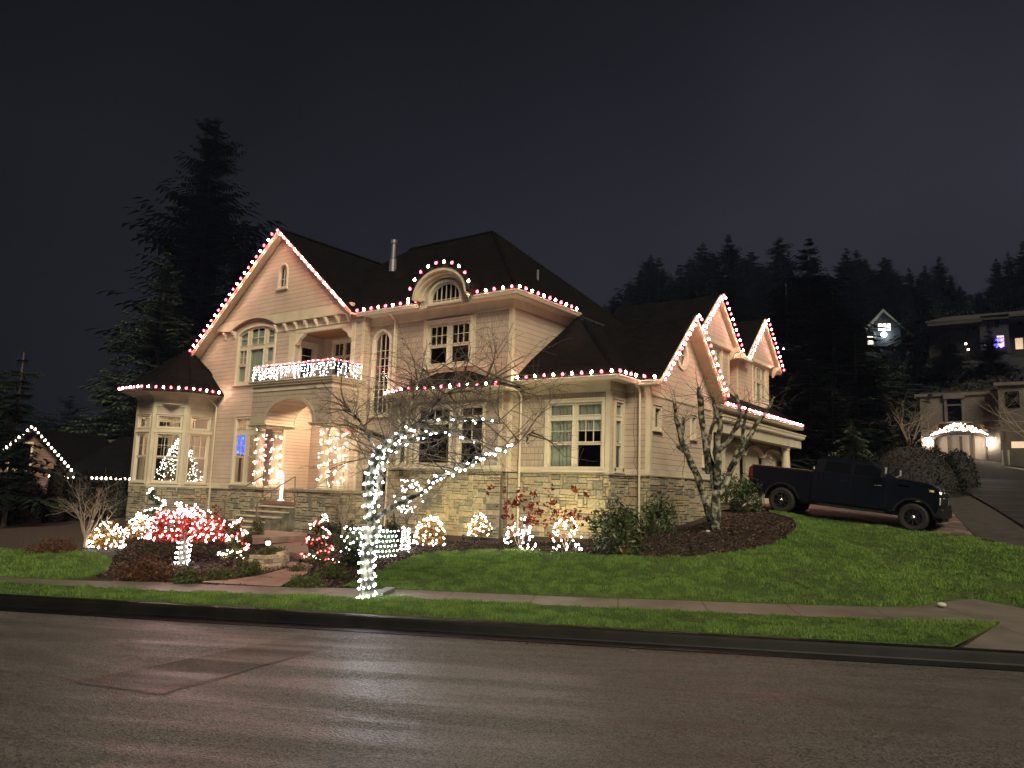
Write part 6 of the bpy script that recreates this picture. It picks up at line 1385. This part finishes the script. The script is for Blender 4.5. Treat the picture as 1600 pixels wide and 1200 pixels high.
for cx in (RX, FXw):
    for s in (-1, 1):
        wt = bpy.data.objects.new('wheel', None); COL.objects.link(wt); wt.parent = T; wt.location = (cx, s*(W2-.15), .43)
        b = MB(); pr = [(.25, -.13), (.36, -.145), (.41, -.12), (.43, -.07), (.43, .07), (.41, .12), (.36, .145), (.25, .13)]
        for i in range(36):
            t, t2 = 2*math.pi*i/36, 2*math.pi*(i+1)/36
            for (r0, y0), (r1, y1) in zip(pr[:-1], pr[1:]): b.face([(r0*math.cos(t), y0, r0*math.sin(t)), (r0*math.cos(t2), y0, r0*math.sin(t2)), (r1*math.cos(t2), y1, r1*math.sin(t2)), (r1*math.cos(t), y1, r1*math.sin(t))])
        b.build('tyre', rub, wt, local=True, smooth=True)
        b = MB(); yo = s*.10
        for i in range(24):
            t, t2 = 2*math.pi*i/24, 2*math.pi*(i+1)/24; b.face([(.255*math.cos(t), s*.13, .255*math.sin(t)), (.255*math.cos(t2), s*.13, .255*math.sin(t2)), (.22*math.cos(t2), s*.04, .22*math.sin(t2)), (.22*math.cos(t), s*.04, .22*math.sin(t))])
            b.face([(.22*math.cos(t), s*.04, .22*math.sin(t)), (.22*math.cos(t2), s*.04, .22*math.sin(t2)), (0, s*.03, 0)])
        for i in range(8):
            a = 2*math.pi*i/8; c_, s_ = math.cos(a), math.sin(a); q = lambda r_, w_, y: (r_*c_-w_*s_, y, r_*s_+w_*c_)
            b.hexa([q(.05, -.028, s*.05), q(.25, -.02, s*.05), q(.25, .02, s*.05), q(.05, .028, s*.05), q(.05, -.028, s*.115), q(.25, -.02, s*.125), q(.25, .02, s*.125), q(.05, .028, s*.115)])
        b.build('rim', rim, wt, local=True)
        b = MB(); b.ball((0, s*.11, 0), (.06, .03, .06), n=10, m_=5)
        for i in range(8): a = 2*math.pi*i/8; b.ball((.085*math.cos(a), s*.125, .085*math.sin(a)), .011, n=6, m_=3)
        b.build('hub', chrome, wt, local=True)
# ------------------------------------------------------------ conifers
def conifer_mesh(name, h, r_, seed, levels=34, per=8, spr=7, m_='conifer', droop=.25, base=.12, ragged=.35, ss=1.0):
    g = np.random.default_rng(seed); V, Fc, tn = [], [], []
    for l_ in range(levels):
        t = (l_+g.random())/levels; z = h*(base+(1-base)*t); R_ = r_*((1-t)**(.62 if h > 24 else .8))*(1+.25*math.sin(t*23+seed))+.06*h*.1
        for k in range(per if t < .8 else max(4, per-3)):
            a = g.random()*2*np.pi; ln = R_*(1-ragged+ragged*1.6*g.random()); dz = -droop*ln*(1+.4*g.random())+.35*ln*t
            dirx, diry = math.cos(a), math.sin(a)
            for s in range(spr):
                f = (s+.6)/spr; c = np.array([dirx*ln*f, diry*ln*f, z+dz*f*f+(.12*ln*f if f > .8 else 0)]); w_ = ln*.36*(1.15-f)*(.6+.8*g.random())*ss+.16
                sd = np.array([-diry, dirx, 0]); up = np.array([dirx, diry, -.2])*ln/spr*1.2
                for sg in (-1, 1):
                    tip = c+sd*sg*w_+up*.9+np.array([0, 0, -.25*w_*(.4+g.random())]); b0 = len(V)
                    V += [c-up*.35, c+up*.45+np.array([0, 0, .03]), tip]; Fc.append((b0, b0+1, b0+2)); tn.append(g.random()*.55+.45*t*g.random())
    return np.array(V), np.array(Fc), np.array(tn)
def conifer(label, loc, h, r_, seed, m_='conifer', proto=None, group=None, **kw):
    t = thing('conifer_tree', label, 'tree', loc, group)
    V, Fc, tn = conifer_mesh('crown', h, r_, seed, m_=m_, **kw); np_mesh('crown', V, Fc, MT[m_], t, attr=tn, local=True)
    b = MB(); b.tube([(0, 0, -.5), (0, 0, h*.5), (0, 0, h*.99)], [h*.014, h*.009, .02], 7); b.build('trunk', MT['bark'], t, local=True)
    return t
def copy_tree(o, parent=None):
    c = o.copy(); COL.objects.link(c)
    if parent is not None: c.parent = parent
    for ch in [x for x in bpy.data.objects if x.parent == o]: copy_tree(ch, c)
    return c
def ground_at(px, py_top, Y):
    p = at_y(px, py_top, Y); g = float(height(p.x, p.y))-.3; return Vector((p.x, p.y, g)), p.z-g
# behind and left of the house
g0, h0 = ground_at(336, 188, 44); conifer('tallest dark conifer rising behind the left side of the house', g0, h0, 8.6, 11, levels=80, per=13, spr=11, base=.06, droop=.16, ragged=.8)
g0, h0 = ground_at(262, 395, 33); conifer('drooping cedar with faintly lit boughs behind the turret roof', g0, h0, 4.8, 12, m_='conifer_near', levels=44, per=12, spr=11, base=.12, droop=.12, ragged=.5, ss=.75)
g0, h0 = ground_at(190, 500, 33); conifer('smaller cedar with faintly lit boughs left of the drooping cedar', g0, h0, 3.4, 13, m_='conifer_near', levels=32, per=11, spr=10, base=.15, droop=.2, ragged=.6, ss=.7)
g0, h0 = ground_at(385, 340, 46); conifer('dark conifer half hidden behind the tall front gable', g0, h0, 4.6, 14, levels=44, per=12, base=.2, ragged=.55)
# the wood on the ridge: a few kinds, copied
protos = []
for i in range(6):
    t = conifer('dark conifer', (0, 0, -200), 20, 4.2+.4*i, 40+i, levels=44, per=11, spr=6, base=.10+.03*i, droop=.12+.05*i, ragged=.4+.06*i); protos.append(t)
used = set()
def place(px, top, Y, k, label, wf=1.0, group='conifers of the wood on the hill'):
    g, h = ground_at(px, top, Y)
    if h < 3: return
    o = protos[k % 6]
    if k % 6 not in used: used.add(k % 6)
    else: o = copy_tree(o)
    o.location = g; s = h/20; o.scale = (s*wf, s*wf, s); o.rotation_euler = (0, 0, k*1.7); o['label'] = label; o['group'] = group
rg = random.Random(8)
ridge = [(945, 474), (958, 462), (968, 452), (985, 436), (1002, 420), (1017, 398), (1030, 402), (1048, 428), (1062, 412), (1078, 402), (1098, 378), (1112, 392), (1138, 364), (1150, 388), (1162, 402), (1175, 390), (1190, 410), (1218, 368), (1232, 392), (1322, 388), (1338, 390), (1352, 402), (1382, 400), (1400, 425), (1420, 417), (1445, 414), (1467, 400), (1485, 428), (1500, 445), (1530, 455), (1556, 402), (1575, 392), (1598, 376), (1625, 385)]
ORD = 'first second third fourth fifth sixth seventh eighth ninth tenth eleventh twelfth thirteenth fourteenth fifteenth sixteenth seventeenth eighteenth nineteenth twentieth'.split()
ORD += ['twenty-'+q for q in ORD[:9]]+['thirtieth']+['thirty-'+q for q in ORD[:9]]
for i, (px, top) in enumerate(ridge): place(px, top, rg.uniform(128, 150), i, '%s conifer from the left in the hilltop row against the night sky' % ORD[i], rg.uniform(1.0, 1.4))
slope = []
for i in range(44):
    px = rg.uniform(960, 1600); Y = rg.uniform(84, 126); p = at_y(px, 500, Y); g = float(height(p.x, p.y)); h = rg.uniform(13, 20)
    top = 600-F_PX*((Vector((p.x, p.y, g+h))-EYE).dot(UP)/(Vector((p.x, p.y, g+h))-EYE).dot(FWD))
    if px > 1345 and (px < 1412 or px > 1440): continue
    slope.append((px, max(top, 430), Y, i+3))
for q, (px, top, Y, k) in enumerate(sorted(slope)): place(px, top, Y, k, '%s conifer from the left among those on the black slope below the hilltop' % ORD[q], rg.uniform(1, 1.5))
for px, top, Y, k, wf, lab in ((1262, 374, 66, 1, 1.5, 'broad tall black conifer standing nearest behind the dormers'), (1228, 440, 62, 3, 1.5, 'black conifer left of the broad tallest one behind the dormers'), (1300, 455, 60, 5, 1.6, 'black conifer right of the broad tallest one'), (1335, 520, 56, 2, 1.6, 'black conifer beside the small bare tree on the right'), (1265, 560, 48, 4, 1.7, 'black conifer over the truck bed'), (1372, 590, 58, 0, 1.5, 'short black conifer below the small lit gable house'), (1300, 600, 46, 1, 1.6, 'short black conifer above the truck cab'), (1545, 512, 88, 2, 1.5, 'black tree in front of the dark hill house left of its blue lights'), (1478, 520, 86, 3, 1.7, 'black tree at the left end of the dark hill house'), (1432, 535, 88, 0, 1.6, 'black tree between the gabled and the long hill house')):
    place(px, top, Y, k, lab, wf)
for qi, (px, top, Y, k, wf) in enumerate(sorted(((110, 616, 62, 2, 1.6), (75, 640, 58, 3, 1.6), (165, 640, 60, 4, 1.6), (190, 655, 66, 0, 1.5), (-20, 560, 50, 5, 1.5), (10, 590, 45, 1, 1.4)))):
    place(px, top, Y*.55, k, '%s black conifer from the left behind the neighbouring house' % ORD[qi], wf, 'conifers behind the neighbouring house')
for i, o in enumerate(protos):
    if i not in used: bpy.data.objects.remove(o)
# undergrowth on the hillside: nobody could count it
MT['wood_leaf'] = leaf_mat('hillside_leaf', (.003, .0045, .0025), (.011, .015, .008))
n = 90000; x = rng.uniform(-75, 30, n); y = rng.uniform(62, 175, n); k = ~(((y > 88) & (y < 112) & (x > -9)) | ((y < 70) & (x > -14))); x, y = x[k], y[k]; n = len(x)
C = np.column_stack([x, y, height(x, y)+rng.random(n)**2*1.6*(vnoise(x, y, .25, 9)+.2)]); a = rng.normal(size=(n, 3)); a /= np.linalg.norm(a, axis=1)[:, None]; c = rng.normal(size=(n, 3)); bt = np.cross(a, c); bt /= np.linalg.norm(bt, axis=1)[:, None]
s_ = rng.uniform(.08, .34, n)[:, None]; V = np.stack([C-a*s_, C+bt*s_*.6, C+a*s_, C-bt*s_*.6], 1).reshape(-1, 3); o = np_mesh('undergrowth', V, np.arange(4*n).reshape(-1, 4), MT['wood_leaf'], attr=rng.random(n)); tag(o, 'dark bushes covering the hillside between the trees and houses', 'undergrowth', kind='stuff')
# broad hedges and shrubs at the right
def bigshrub(name, label, px, py, wpx, hpx, D, m_, n, leaf, cat='hedge', core=True):
    p = at_d(px, py, D); p.z = float(height(p.x, p.y)); k = D/F_PX; t = thing(name, label, cat, p); rx, rz = wpx*k/2, hpx*k
    C = clump_pts((p.x, p.y, p.z), rx, rx*.7, rz, n, .82, .05); V, Fc, tn = np_leaves(C, n, leaf); np_mesh('leaves', V, Fc, MT[m_], t, attr=tn)
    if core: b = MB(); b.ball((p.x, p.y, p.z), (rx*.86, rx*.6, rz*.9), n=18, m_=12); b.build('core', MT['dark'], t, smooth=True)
    return t
bigshrub('hedge', 'large dark rounded hedge beyond the truck', 1425, 782, 155, 84, 33, 'wood_leaf', 7200, .05)
bigshrub('hedge', 'dark hedge behind the truck cab', 1335, 780, 110, 64, 36, 'wood_leaf', 3000, .07)
bigshrub('hedge', 'lower dark rounded hedge at the bend of the side street', 1500, 776, 56, 62, 36, 'wood_leaf', 2600, .05)
bigshrub('hedge', 'low grey hedge below the pale house', 1556, 731, 84, 26, 50, 'leaf', 2200, .07)
bigshrub('hedge', 'dark clipped hedge along the front of the pale house', 1560, 716, 130, 20, 55, 'wood_leaf', 2000, .08)
bigshrub('hedge', 'low hedge at the far right edge behind the posts', 1640, 735, 90, 30, 50, 'leaf', 1800, .07)
bigshrub('hedge', 'black rounded bush below the strung eave of the neighbouring house', 118, 850, 70, 80, 33, 'wood_leaf', 2400, .06); bigshrub('hedge', 'tall black clipped cone shaped hedge before the neighbouring gable', 78, 856, 46, 100, 31, 'wood_leaf', 2400, .05); bigshrub('hedge', 'black hedge between bare tree and turret', 175, 845, 74, 66, 36, 'wood_leaf', 2600, .06); bigshrub('hedge', 'black bushes at the far left edge of the lawn', 20, 858, 110, 90, 30, 'wood_leaf', 3600, .06); bigshrub('hedge', 'black bush beyond the left frame edge', -60, 860, 110, 150, 28, 'wood_leaf', 3000, .07)
g0 = hit(8, 852); D = 27; g0 = at_d(2, 852, D); g0.z = float(height(g0.x, g0.y)); h = 11; conifer('dark feathery tree at the far left edge partly hiding the strung gable', g0, 6.3, 1.7, 77, levels=26, base=.12, ragged=.7)
g0 = at_d(1333, 770, 37); g0.z = float(height(g0.x, g0.y)); h_ = at_d(1333, 662, 37).z-g0.z; conifer('weeping conifer with layered boughs behind the truck roof', g0, h_, 1.75, 78, m_='conifer_near', levels=16, per=10, spr=8, base=.3, droop=.55, ragged=.3)
# bare trees at the right
def baretree(label, px, py, top, D, n, mt, lean=0, sp=.55, depth=3, r0=.10):
    p = at_d(px, py, D); p.z = float(height(p.x, p.y)); hh = at_d(px, top, D).z-p.z; t = thing('bare_tree', label, 'tree', p); b = MB(); fk = p+Vector((0, 0, hh*.28)); b.tube([p, fk], [r0, r0*.8], 7); b.build('trunk', MT[mt], t); b = MB(); rn = random.Random(px)
    for i in range(n): a = 6.28*i/n+rn.random(); twigs(b, fk-Vector((0, 0, hh*.1*rn.random())), (math.cos(a)*sp+lean, math.sin(a)*sp, 1), hh*.5, r0*.5, depth, rn, .35, .02, 4, 3)
    b.build('crown', MT[mt], t)
baretree('bare tree with pale lit lower twigs left of the pale house', 1424, 722, 618, 47, 8, 'twig_pale')
baretree('bare tree with wide pale branches in front of the pale house', 1625, 745, 560, 44, 9, 'twig_pale', lean=-.3, sp=.8)
for px, lab in ((1567, 'left pale tree stake at the bend'), (1577, 'right pale tree stake at the bend')):
    p = at_d(px, 733, 46); p.z = float(height(p.x, p.y)); b = MB(); b.tube([p, p+Vector((0, 0, 1.15))], .05, 8); tag(b.build('post', mat('pale_post', (.45, .43, .38), .7)), lab, 'post', 'tree stakes')
p = at_d(1572, 733, 46); p.z = float(height(p.x, p.y)); t = thing('bare_tree', 'slender staked sapling between the two pale posts', 'tree', p); b = MB(); b.tube([p, p+Vector((0, 0, 2.2))], .03, 6); b.build('trunk', MT['twig'], t); b = MB()
for i in range(6): twigs(b, p+Vector((0, 0, 1.6)), (rnd.uniform(-.6, .6), rnd.uniform(-.6, .6), 1), 1.1, .015, 1, rnd)
b.build('crown', MT['twig'], t)
# ------------------------------------------------------------ pale house on the right
stc = mat('pale_stucco', (.12, .105, .092), .8); noisecol(stc, (.09, .079, .069), (.14, .123, .108), 1.2, 6); MT['stucco'] = stc
MT['door_far'] = mat('far_garage_door', (.34, .30, .26), .6); warmw = mat('lit_window', (1, .8, .6), .5, emit=(1, .72, .45), estr=.35); MT['warmw'] = warmw
YH = 57; FH = FY(YH); P = lambda x, y: at_y(x, y, YH)
gb_ = P(1500, 712); hb = thing('house', 'pale flat fronted house with lit arched garage at the right', 'house', (gb_.x, YH, gb_.z-.5))
def pz(x0, x1, y0, y1): a, c = P(x0, y1), P(x1, y0); return a.x, c.x, a.z, c.z
a, c = P(1437, 620), P(1437, 715); x0, zt = a.x, a.z; z0 = c.z-.8; x1 = P(1566, 700).x; zr = P(1500, 618).z
ga_ = pz(1460, 1542, 678, 706); dd = pz(1481, 1502, 623, 661)
archp = archpoly(ga_[0], ga_[1], z0, ga_[3]-.35, .35, 14)
b = MB(); b.holed(FH, rect(x0, x1, z0, zr), [archp, rect(dd[0], dd[1], dd[2], dd[3])], 0); b.box(x0, x1, YH+.02, YH+9, z0, zr-.01) if False else None
b.face([(x0, YH, z0), (x0, YH, zr), (x0, YH+9, zr), (x0, YH+9, z0)]); b.box(x0-.3, x1, YH-.12, YH+9, zr, zr+.18)
b.build('wall', stc, hb)
b = MB(); b.box(x0, x1+6, YH+.05, YH+9, zr+.18, zr+.3); b.build('roof', MT['dark'], hb)
x2 = P(1700, 640).x; zr2 = P(1580, 606).z
b = MB(); b.box(x1, x2, YH-1.2, YH+9, z0, zr2); b.box(x1-.2, x2, YH-1.4, YH+9, zr2, zr2+.2); b.build('wall', stc, hb)
wn_ = at_y(1570, 612, YH-1.2), at_y(1594, 637, YH-1.2)
b = MB(); b.box(wn_[0].x, wn_[1].x, YH-1.23, YH-1.19, wn_[1].z, wn_[0].z); b.build('window', tg, hb)
wn_ = at_y(1580, 690, YH-1.2), at_y(1608, 700, YH-1.2); b = MB(); b.box(wn_[0].x, wn_[1].x, YH-1.23, YH-1.19, wn_[1].z, wn_[0].z); b.build('window', warmw, hb)
b = MB(); b.box(dd[0], dd[1], YH+.25, YH+.3, dd[2], dd[3]); b.build('balcony_door', tg, hb)
b = MB(); F2 = FH; b.fbox(F2, dd[0]-.15, dd[0], dd[2], dd[3]+.1, -.1, .12); b.fbox(F2, dd[1], dd[1]+.15, dd[2], dd[3]+.1, -.1, .12); b.fbox(F2, dd[0]-.2, dd[1]+.2, dd[3], dd[3]+.35, -.1, .2); b.fbox(F2, dd[0], dd[1], dd[2]+(dd[3]-dd[2])*.72, dd[2]+(dd[3]-dd[2])*.78, -.2, .05); b.build('door_surround', MT['stucco'], hb)
b = MB(); b.holed(FH, archp, [], -.5); b.build('garage_door', MT['door_far'], hb)
b = MB()
for f in (0, .27, .5, .73, 1): u = ga_[0]+(ga_[1]-ga_[0])*f; b.fbox(FH, u-.08, u+.08, z0, ga_[3]-.1, -.49, -.40)
b.build('door_post', MT['bark'], hb)
br_ = pz(1458, 1545, 664, 676); b = MB(); b.box(br_[0], br_[1], YH-1.0, YH, br_[2], br_[2]+.12); b.box(dd[0]-.4, dd[1]+.6, YH-.9, YH, dd[2]-.1, dd[2]); b.build('balcony', MT['stucco'], hb)
for i in range(5): u = br_[0]+(br_[1]-br_[0])*(i+.5)/5; b = MB(); b.box(u-.08, u+.08, YH-1.05, YH, br_[3]-.25, br_[3]-.05); b.build('beam', MT['wood'], hb)
pts = [Vector((br_[0]+(br_[1]-br_[0])*t_, YH-1.05+random.uniform(-.1, .1), br_[2]-.25+.75*math.sin(math.pi*t_)*random.uniform(.35, 1))) for t_ in [(i_+random.random())/150 for i_ in range(150)]]
string('string_lights', 'warm glittering garland over the arched garage of the pale house', 'string lights', pts, ['n']*len(pts), .028, wire=[])
for px, lab in ((1450, 'left wall lantern beside the arched garage of the pale house'), (1547, 'right wall lantern beside the arched garage of the pale house')):
    p = at_y(px, 690, YH-.25); t = thing('wall_lantern', lab, 'lantern', p); b = MB(); b.box(p.x-.16, p.x+.16, YH-.36, YH-.12, p.z-.25, p.z+.25); b.build('lens', mat('lantern_glass', (1, 1, 1), .4, emit=(1, .80, .62), estr=42), t); b = MB(); b.box(p.x-.2, p.x+.2, YH-.4, YH-.08, p.z+.25, p.z+.32); b.box(p.x-.03, p.x+.03, YH-.12, YH, p.z, p.z+.1); b.build('cap', MT['dark'], t)
# small house with white floodlight on the hill
YS = 100; P = lambda x, y, Y=YS: at_y(x, y, Y)
sh = thing('house', 'small dark gabled house with white floodlight on the hill', 'house', P(1380, 545)); FS = FY(YS); dkw = mat('slate_wall', (.025, .028, .036), .8)
A_, B_, C_ = P(1381, 489), P(1360, 512), P(1407, 513); zb_ = P(1380, 560).z
b = MB(); b.prism([(B_.x, YS, zb_), (C_.x, YS, zb_), (C_.x, YS, C_.z), (A_.x, YS, A_.z), (B_.x, YS, B_.z)], (0, 8, 0)); b.build('wall', dkw, sh)
b = MB()
for q, s in ((B_, -1), (C_, 1)): b.prism([(A_.x, YS-.4, A_.z+.1), (q.x+s*.5, YS-.4, q.z-.35), (q.x+s*.5, YS-.4, q.z-.05), (A_.x, YS-.4, A_.z+.45)], (0, 8.8, 0))
b.build('roof', mat('pale_fascia', (.22, .22, .24), .7), sh)
for x in (1372, 1379, 1386): b = MB(); q, r_ = P(x, 506), P(x+6, 516); b.box(q.x, r_.x, YS-.08, YS+.02, r_.z, q.z); b.build('window', mat('lit_pane', (1, .9, .8), .5, emit=(1, .85, .7), estr=.8), sh)
q, r_ = P(1357, 527), P(1370, 541); b = MB(); b.box(q.x, r_.x, YS-1.6, YS-.01, zb_, q.z+.4); b.build('wall', dkw, sh); b = MB(); b.box(q.x+.2, r_.x-.1, YS-1.66, YS-1.6, r_.z, q.z-.1); b.build('window', mat('bright_pane', (1, .9, .8), .5, emit=(1, .86, .7), estr=1.3), sh)
q = P(1381, 523, YS-.6); t = thing('floodlight', 'glaring white floodlight on the small hill house', 'floodlight', q); b = MB(); b.ball(q, .32, n=10, m_=6); b.build('lens', mat('flood_lens', (1, 1, 1), .4, emit=(.8, .95, 1), estr=26), t); b = MB(); b.box(q.x-.1, q.x+.1, YS-.5, YS+.01, q.z-.1, q.z+.1); b.build('bracket', MT['dark'], t)
# long dark houses on the hill at the right
YL = 96; hl = thing('house', 'long two storey house in darkness high on the hill at the right', 'house', at_y(1530, 560, YL)); hw3 = mat('grey_house_wall', (.014, .013, .0125), .8)
P = lambda x, y: at_y(x, y, YL)
def blk_(x0, x1, y0, y1, m_, name, o, dy=7, yoff=0): a, c = P(x0, y1), P(x1, y0); b = MB(); b.box(a.x, c.x, YL+yoff, YL+dy, a.z, c.z); return b.build(name, m_, o)
blk_(1453, 1536, 512, 575, hw3, 'wall', hl); blk_(1536, 1576, 500, 575, hw3, 'wall', hl, yoff=-1.5); blk_(1576, 1700, 497, 575, hw3, 'wall', hl)
for x0, x1, y0, y1 in ((1453, 1536, 508, 512), (1534, 1578, 496, 500), (1578, 1700, 493, 497)): blk_(x0, x1, y0, y1, mat('dim_fascia', (.04, .037, .034), .8), 'roof_edge', hl, yoff=-2)
b = MB(); A1, A2, A3, A4 = P(1450, 508), P(1700, 493), P(1690, 470), P(1475, 488); b.prism([(A1.x, YL-2, A1.z), (A2.x, YL-2, A2.z), (A3.x, YL+2.5, A3.z), (A4.x, YL+2.5, A4.z)], (0, 0, -.2)); b.build('roof', MT['dark'], hl)
for x0, x1, y0, y1, m_ in ((1510, 1517, 512, 522, tg), (1519, 1527, 511, 521, tg), (1545, 1553, 505, 516, tg), (1556, 1562, 504, 515, tg), (1560, 1570, 528, 546, warmw), (1587, 1598, 528, 546, warmw), (1602, 1612, 526, 545, warmw), (1590, 1597, 503, 509, tg)): blk_(x0, x1, y0, y1, m_, 'window', hl, dy=-1.4 if 1536 < x0 < 1576 else .03, yoff=-1.6 if 1536 < x0 < 1576 else -.1)
pts = [P(random.uniform(1555, 1568), random.uniform(536, 548))+Vector((0, -2.2, 0)) for _ in range(22)]
BM['b'] = mat('blue_bulb', (.2, .2, 1), .3, emit=(.12, .1, 1), estr=8)
string('string_lights', 'blue lights on a bush at the dark hill house', 'string lights', pts, ['b']*len(pts), .09, wire=[])
for px, py, lab in ((1509, 537, 'left tiny lamp glowing through the trees below the dark hill house'), (1513, 546, 'lower tiny lamp glowing through the trees below the dark hill house'), (1541, 538, 'tiny bright lamp left of the blue lights on the hill'), (1224, 545, 'single tiny white lamp shining between the black conifers')):
    q = at_y(px, py, 93 if px > 1400 else 57); t = thing('garden_lamp', lab, 'lamp', q); b = MB(); b.ball(q, .10 if px > 1400 else .06, n=8, m_=5); b.build('bulb', BM['n'], t); b = MB(); b.tube([q-Vector((0, 0, 1.5)), q-Vector((0, 0, .1))], .03, 5); b.build('post', MT['dark'], t)
# ------------------------------------------------------------ neighbouring house at the left
DN = 45; pN = at_d(50, 760, DN); ud = Vector((_c, _s, 0)); FN = Fr(Vector((pN.x, pN.y, 0)), ud, (_s, -_c, 0))
hn = thing('house', 'brown neighbouring house with white lights along gable and low eave', 'house', (pN.x, pN.y, 0)); brn = lap_mat('brown_lap_siding', .28, (.20, .12, .095)); MT['brn'] = brn
def un_(px, py): q = at_d(px, py, DN); return (q-FN.p0).dot(ud), q.z
ax, az = un_(50, 668); fx, fz_ = un_(125, 746); lx, lz = un_(-30, 738)
b = MB(); b.holed(FN, [(lx+.3, -1.2), (fx-.3, -1.2), (fx-.3, fz_+.15), (ax, az-.2), (lx+.3, lz+.15)], [], 0); b.build('wall', brn, hn)
b = MB()
for (p_, q_) in (((lx, lz), (ax, az)), ((ax, az), (fx, fz_))): b.prism([FN.P(p_[0], p_[1]-.25, .35), FN.P(q_[0], q_[1]-.25, .35), FN.P(q_[0], q_[1], .35), FN.P(p_[0], p_[1], .35)], FN.n*-8)
b.build('roof', MT['roof'], hn)
ex, ez_ = un_(100, 747); e2, ez2 = un_(215, 752)
b = MB(); b.fbox(FN, fx-.3, e2+4, -1.2, ez_-.25, -4, .6); b.build('wall', brn, hn)
b = MB(); b.prism([FN.P(ex, ez_-.15, 1.1), FN.P(e2+4, ez_-.15, 1.1), FN.P(e2+4, ez_+2.6, -4), FN.P(ex+1, ez_+2.6, -4)], (0, 0, .12)); b.build('roof', MT['roof'], hn)
wl = at_d(18, 715, DN-.2); 
b = MB(); u0, z0_ = un_(10, 735); u1, z1_ = un_(48, 690); b.fbox(FN, u0, u1, z0_, z1_, .02, .06); wq = b.build('window', MT['frame'], hn); b = MB(); b.fbox(FN, u0+.12, u1-.12, z0_+.12, z1_-.12, .061, .07); b.build('pane', tg, wq)
roofline('warm white bulbs up and down the neighbouring brown gable', [FN.P(lx, lz, .42), FN.P(ax, az, .42), FN.P(fx, fz_, .42)], .30, keys=('n', 'n'), r_=.06, group='string lights on the neighbouring house')
roofline('warm white bulbs along the low eave of the neighbouring house', [FN.P(ex-.2, ez_, 1.2), FN.P(e2+.5, ez_, 1.2)], .27, keys=('n', 'n'), r_=.06, group='string lights on the neighbouring house')

# ------------------------------------------------------------ night mist
hz_ = mat('mist'); hz_.node_tree.nodes.clear(); n_ = hz_.node_tree.nodes; o_ = n_.new('ShaderNodeOutputMaterial'); v_ = n_.new('ShaderNodeVolumePrincipled')
v_.inputs['Color'].default_value = (.44, .55, 1, 1); v_.inputs['Density'].default_value = .00027; v_.inputs['Anisotropy'].default_value = 0
hz_.node_tree.links.new(v_.outputs[0], o_.inputs['Volume'])
b = MB(); b.box(-235, 165, -85, 265, -8, 100); tag(b.build('haze', hz_), 'thin pale night mist over the hill', 'haze', kind='stuff')
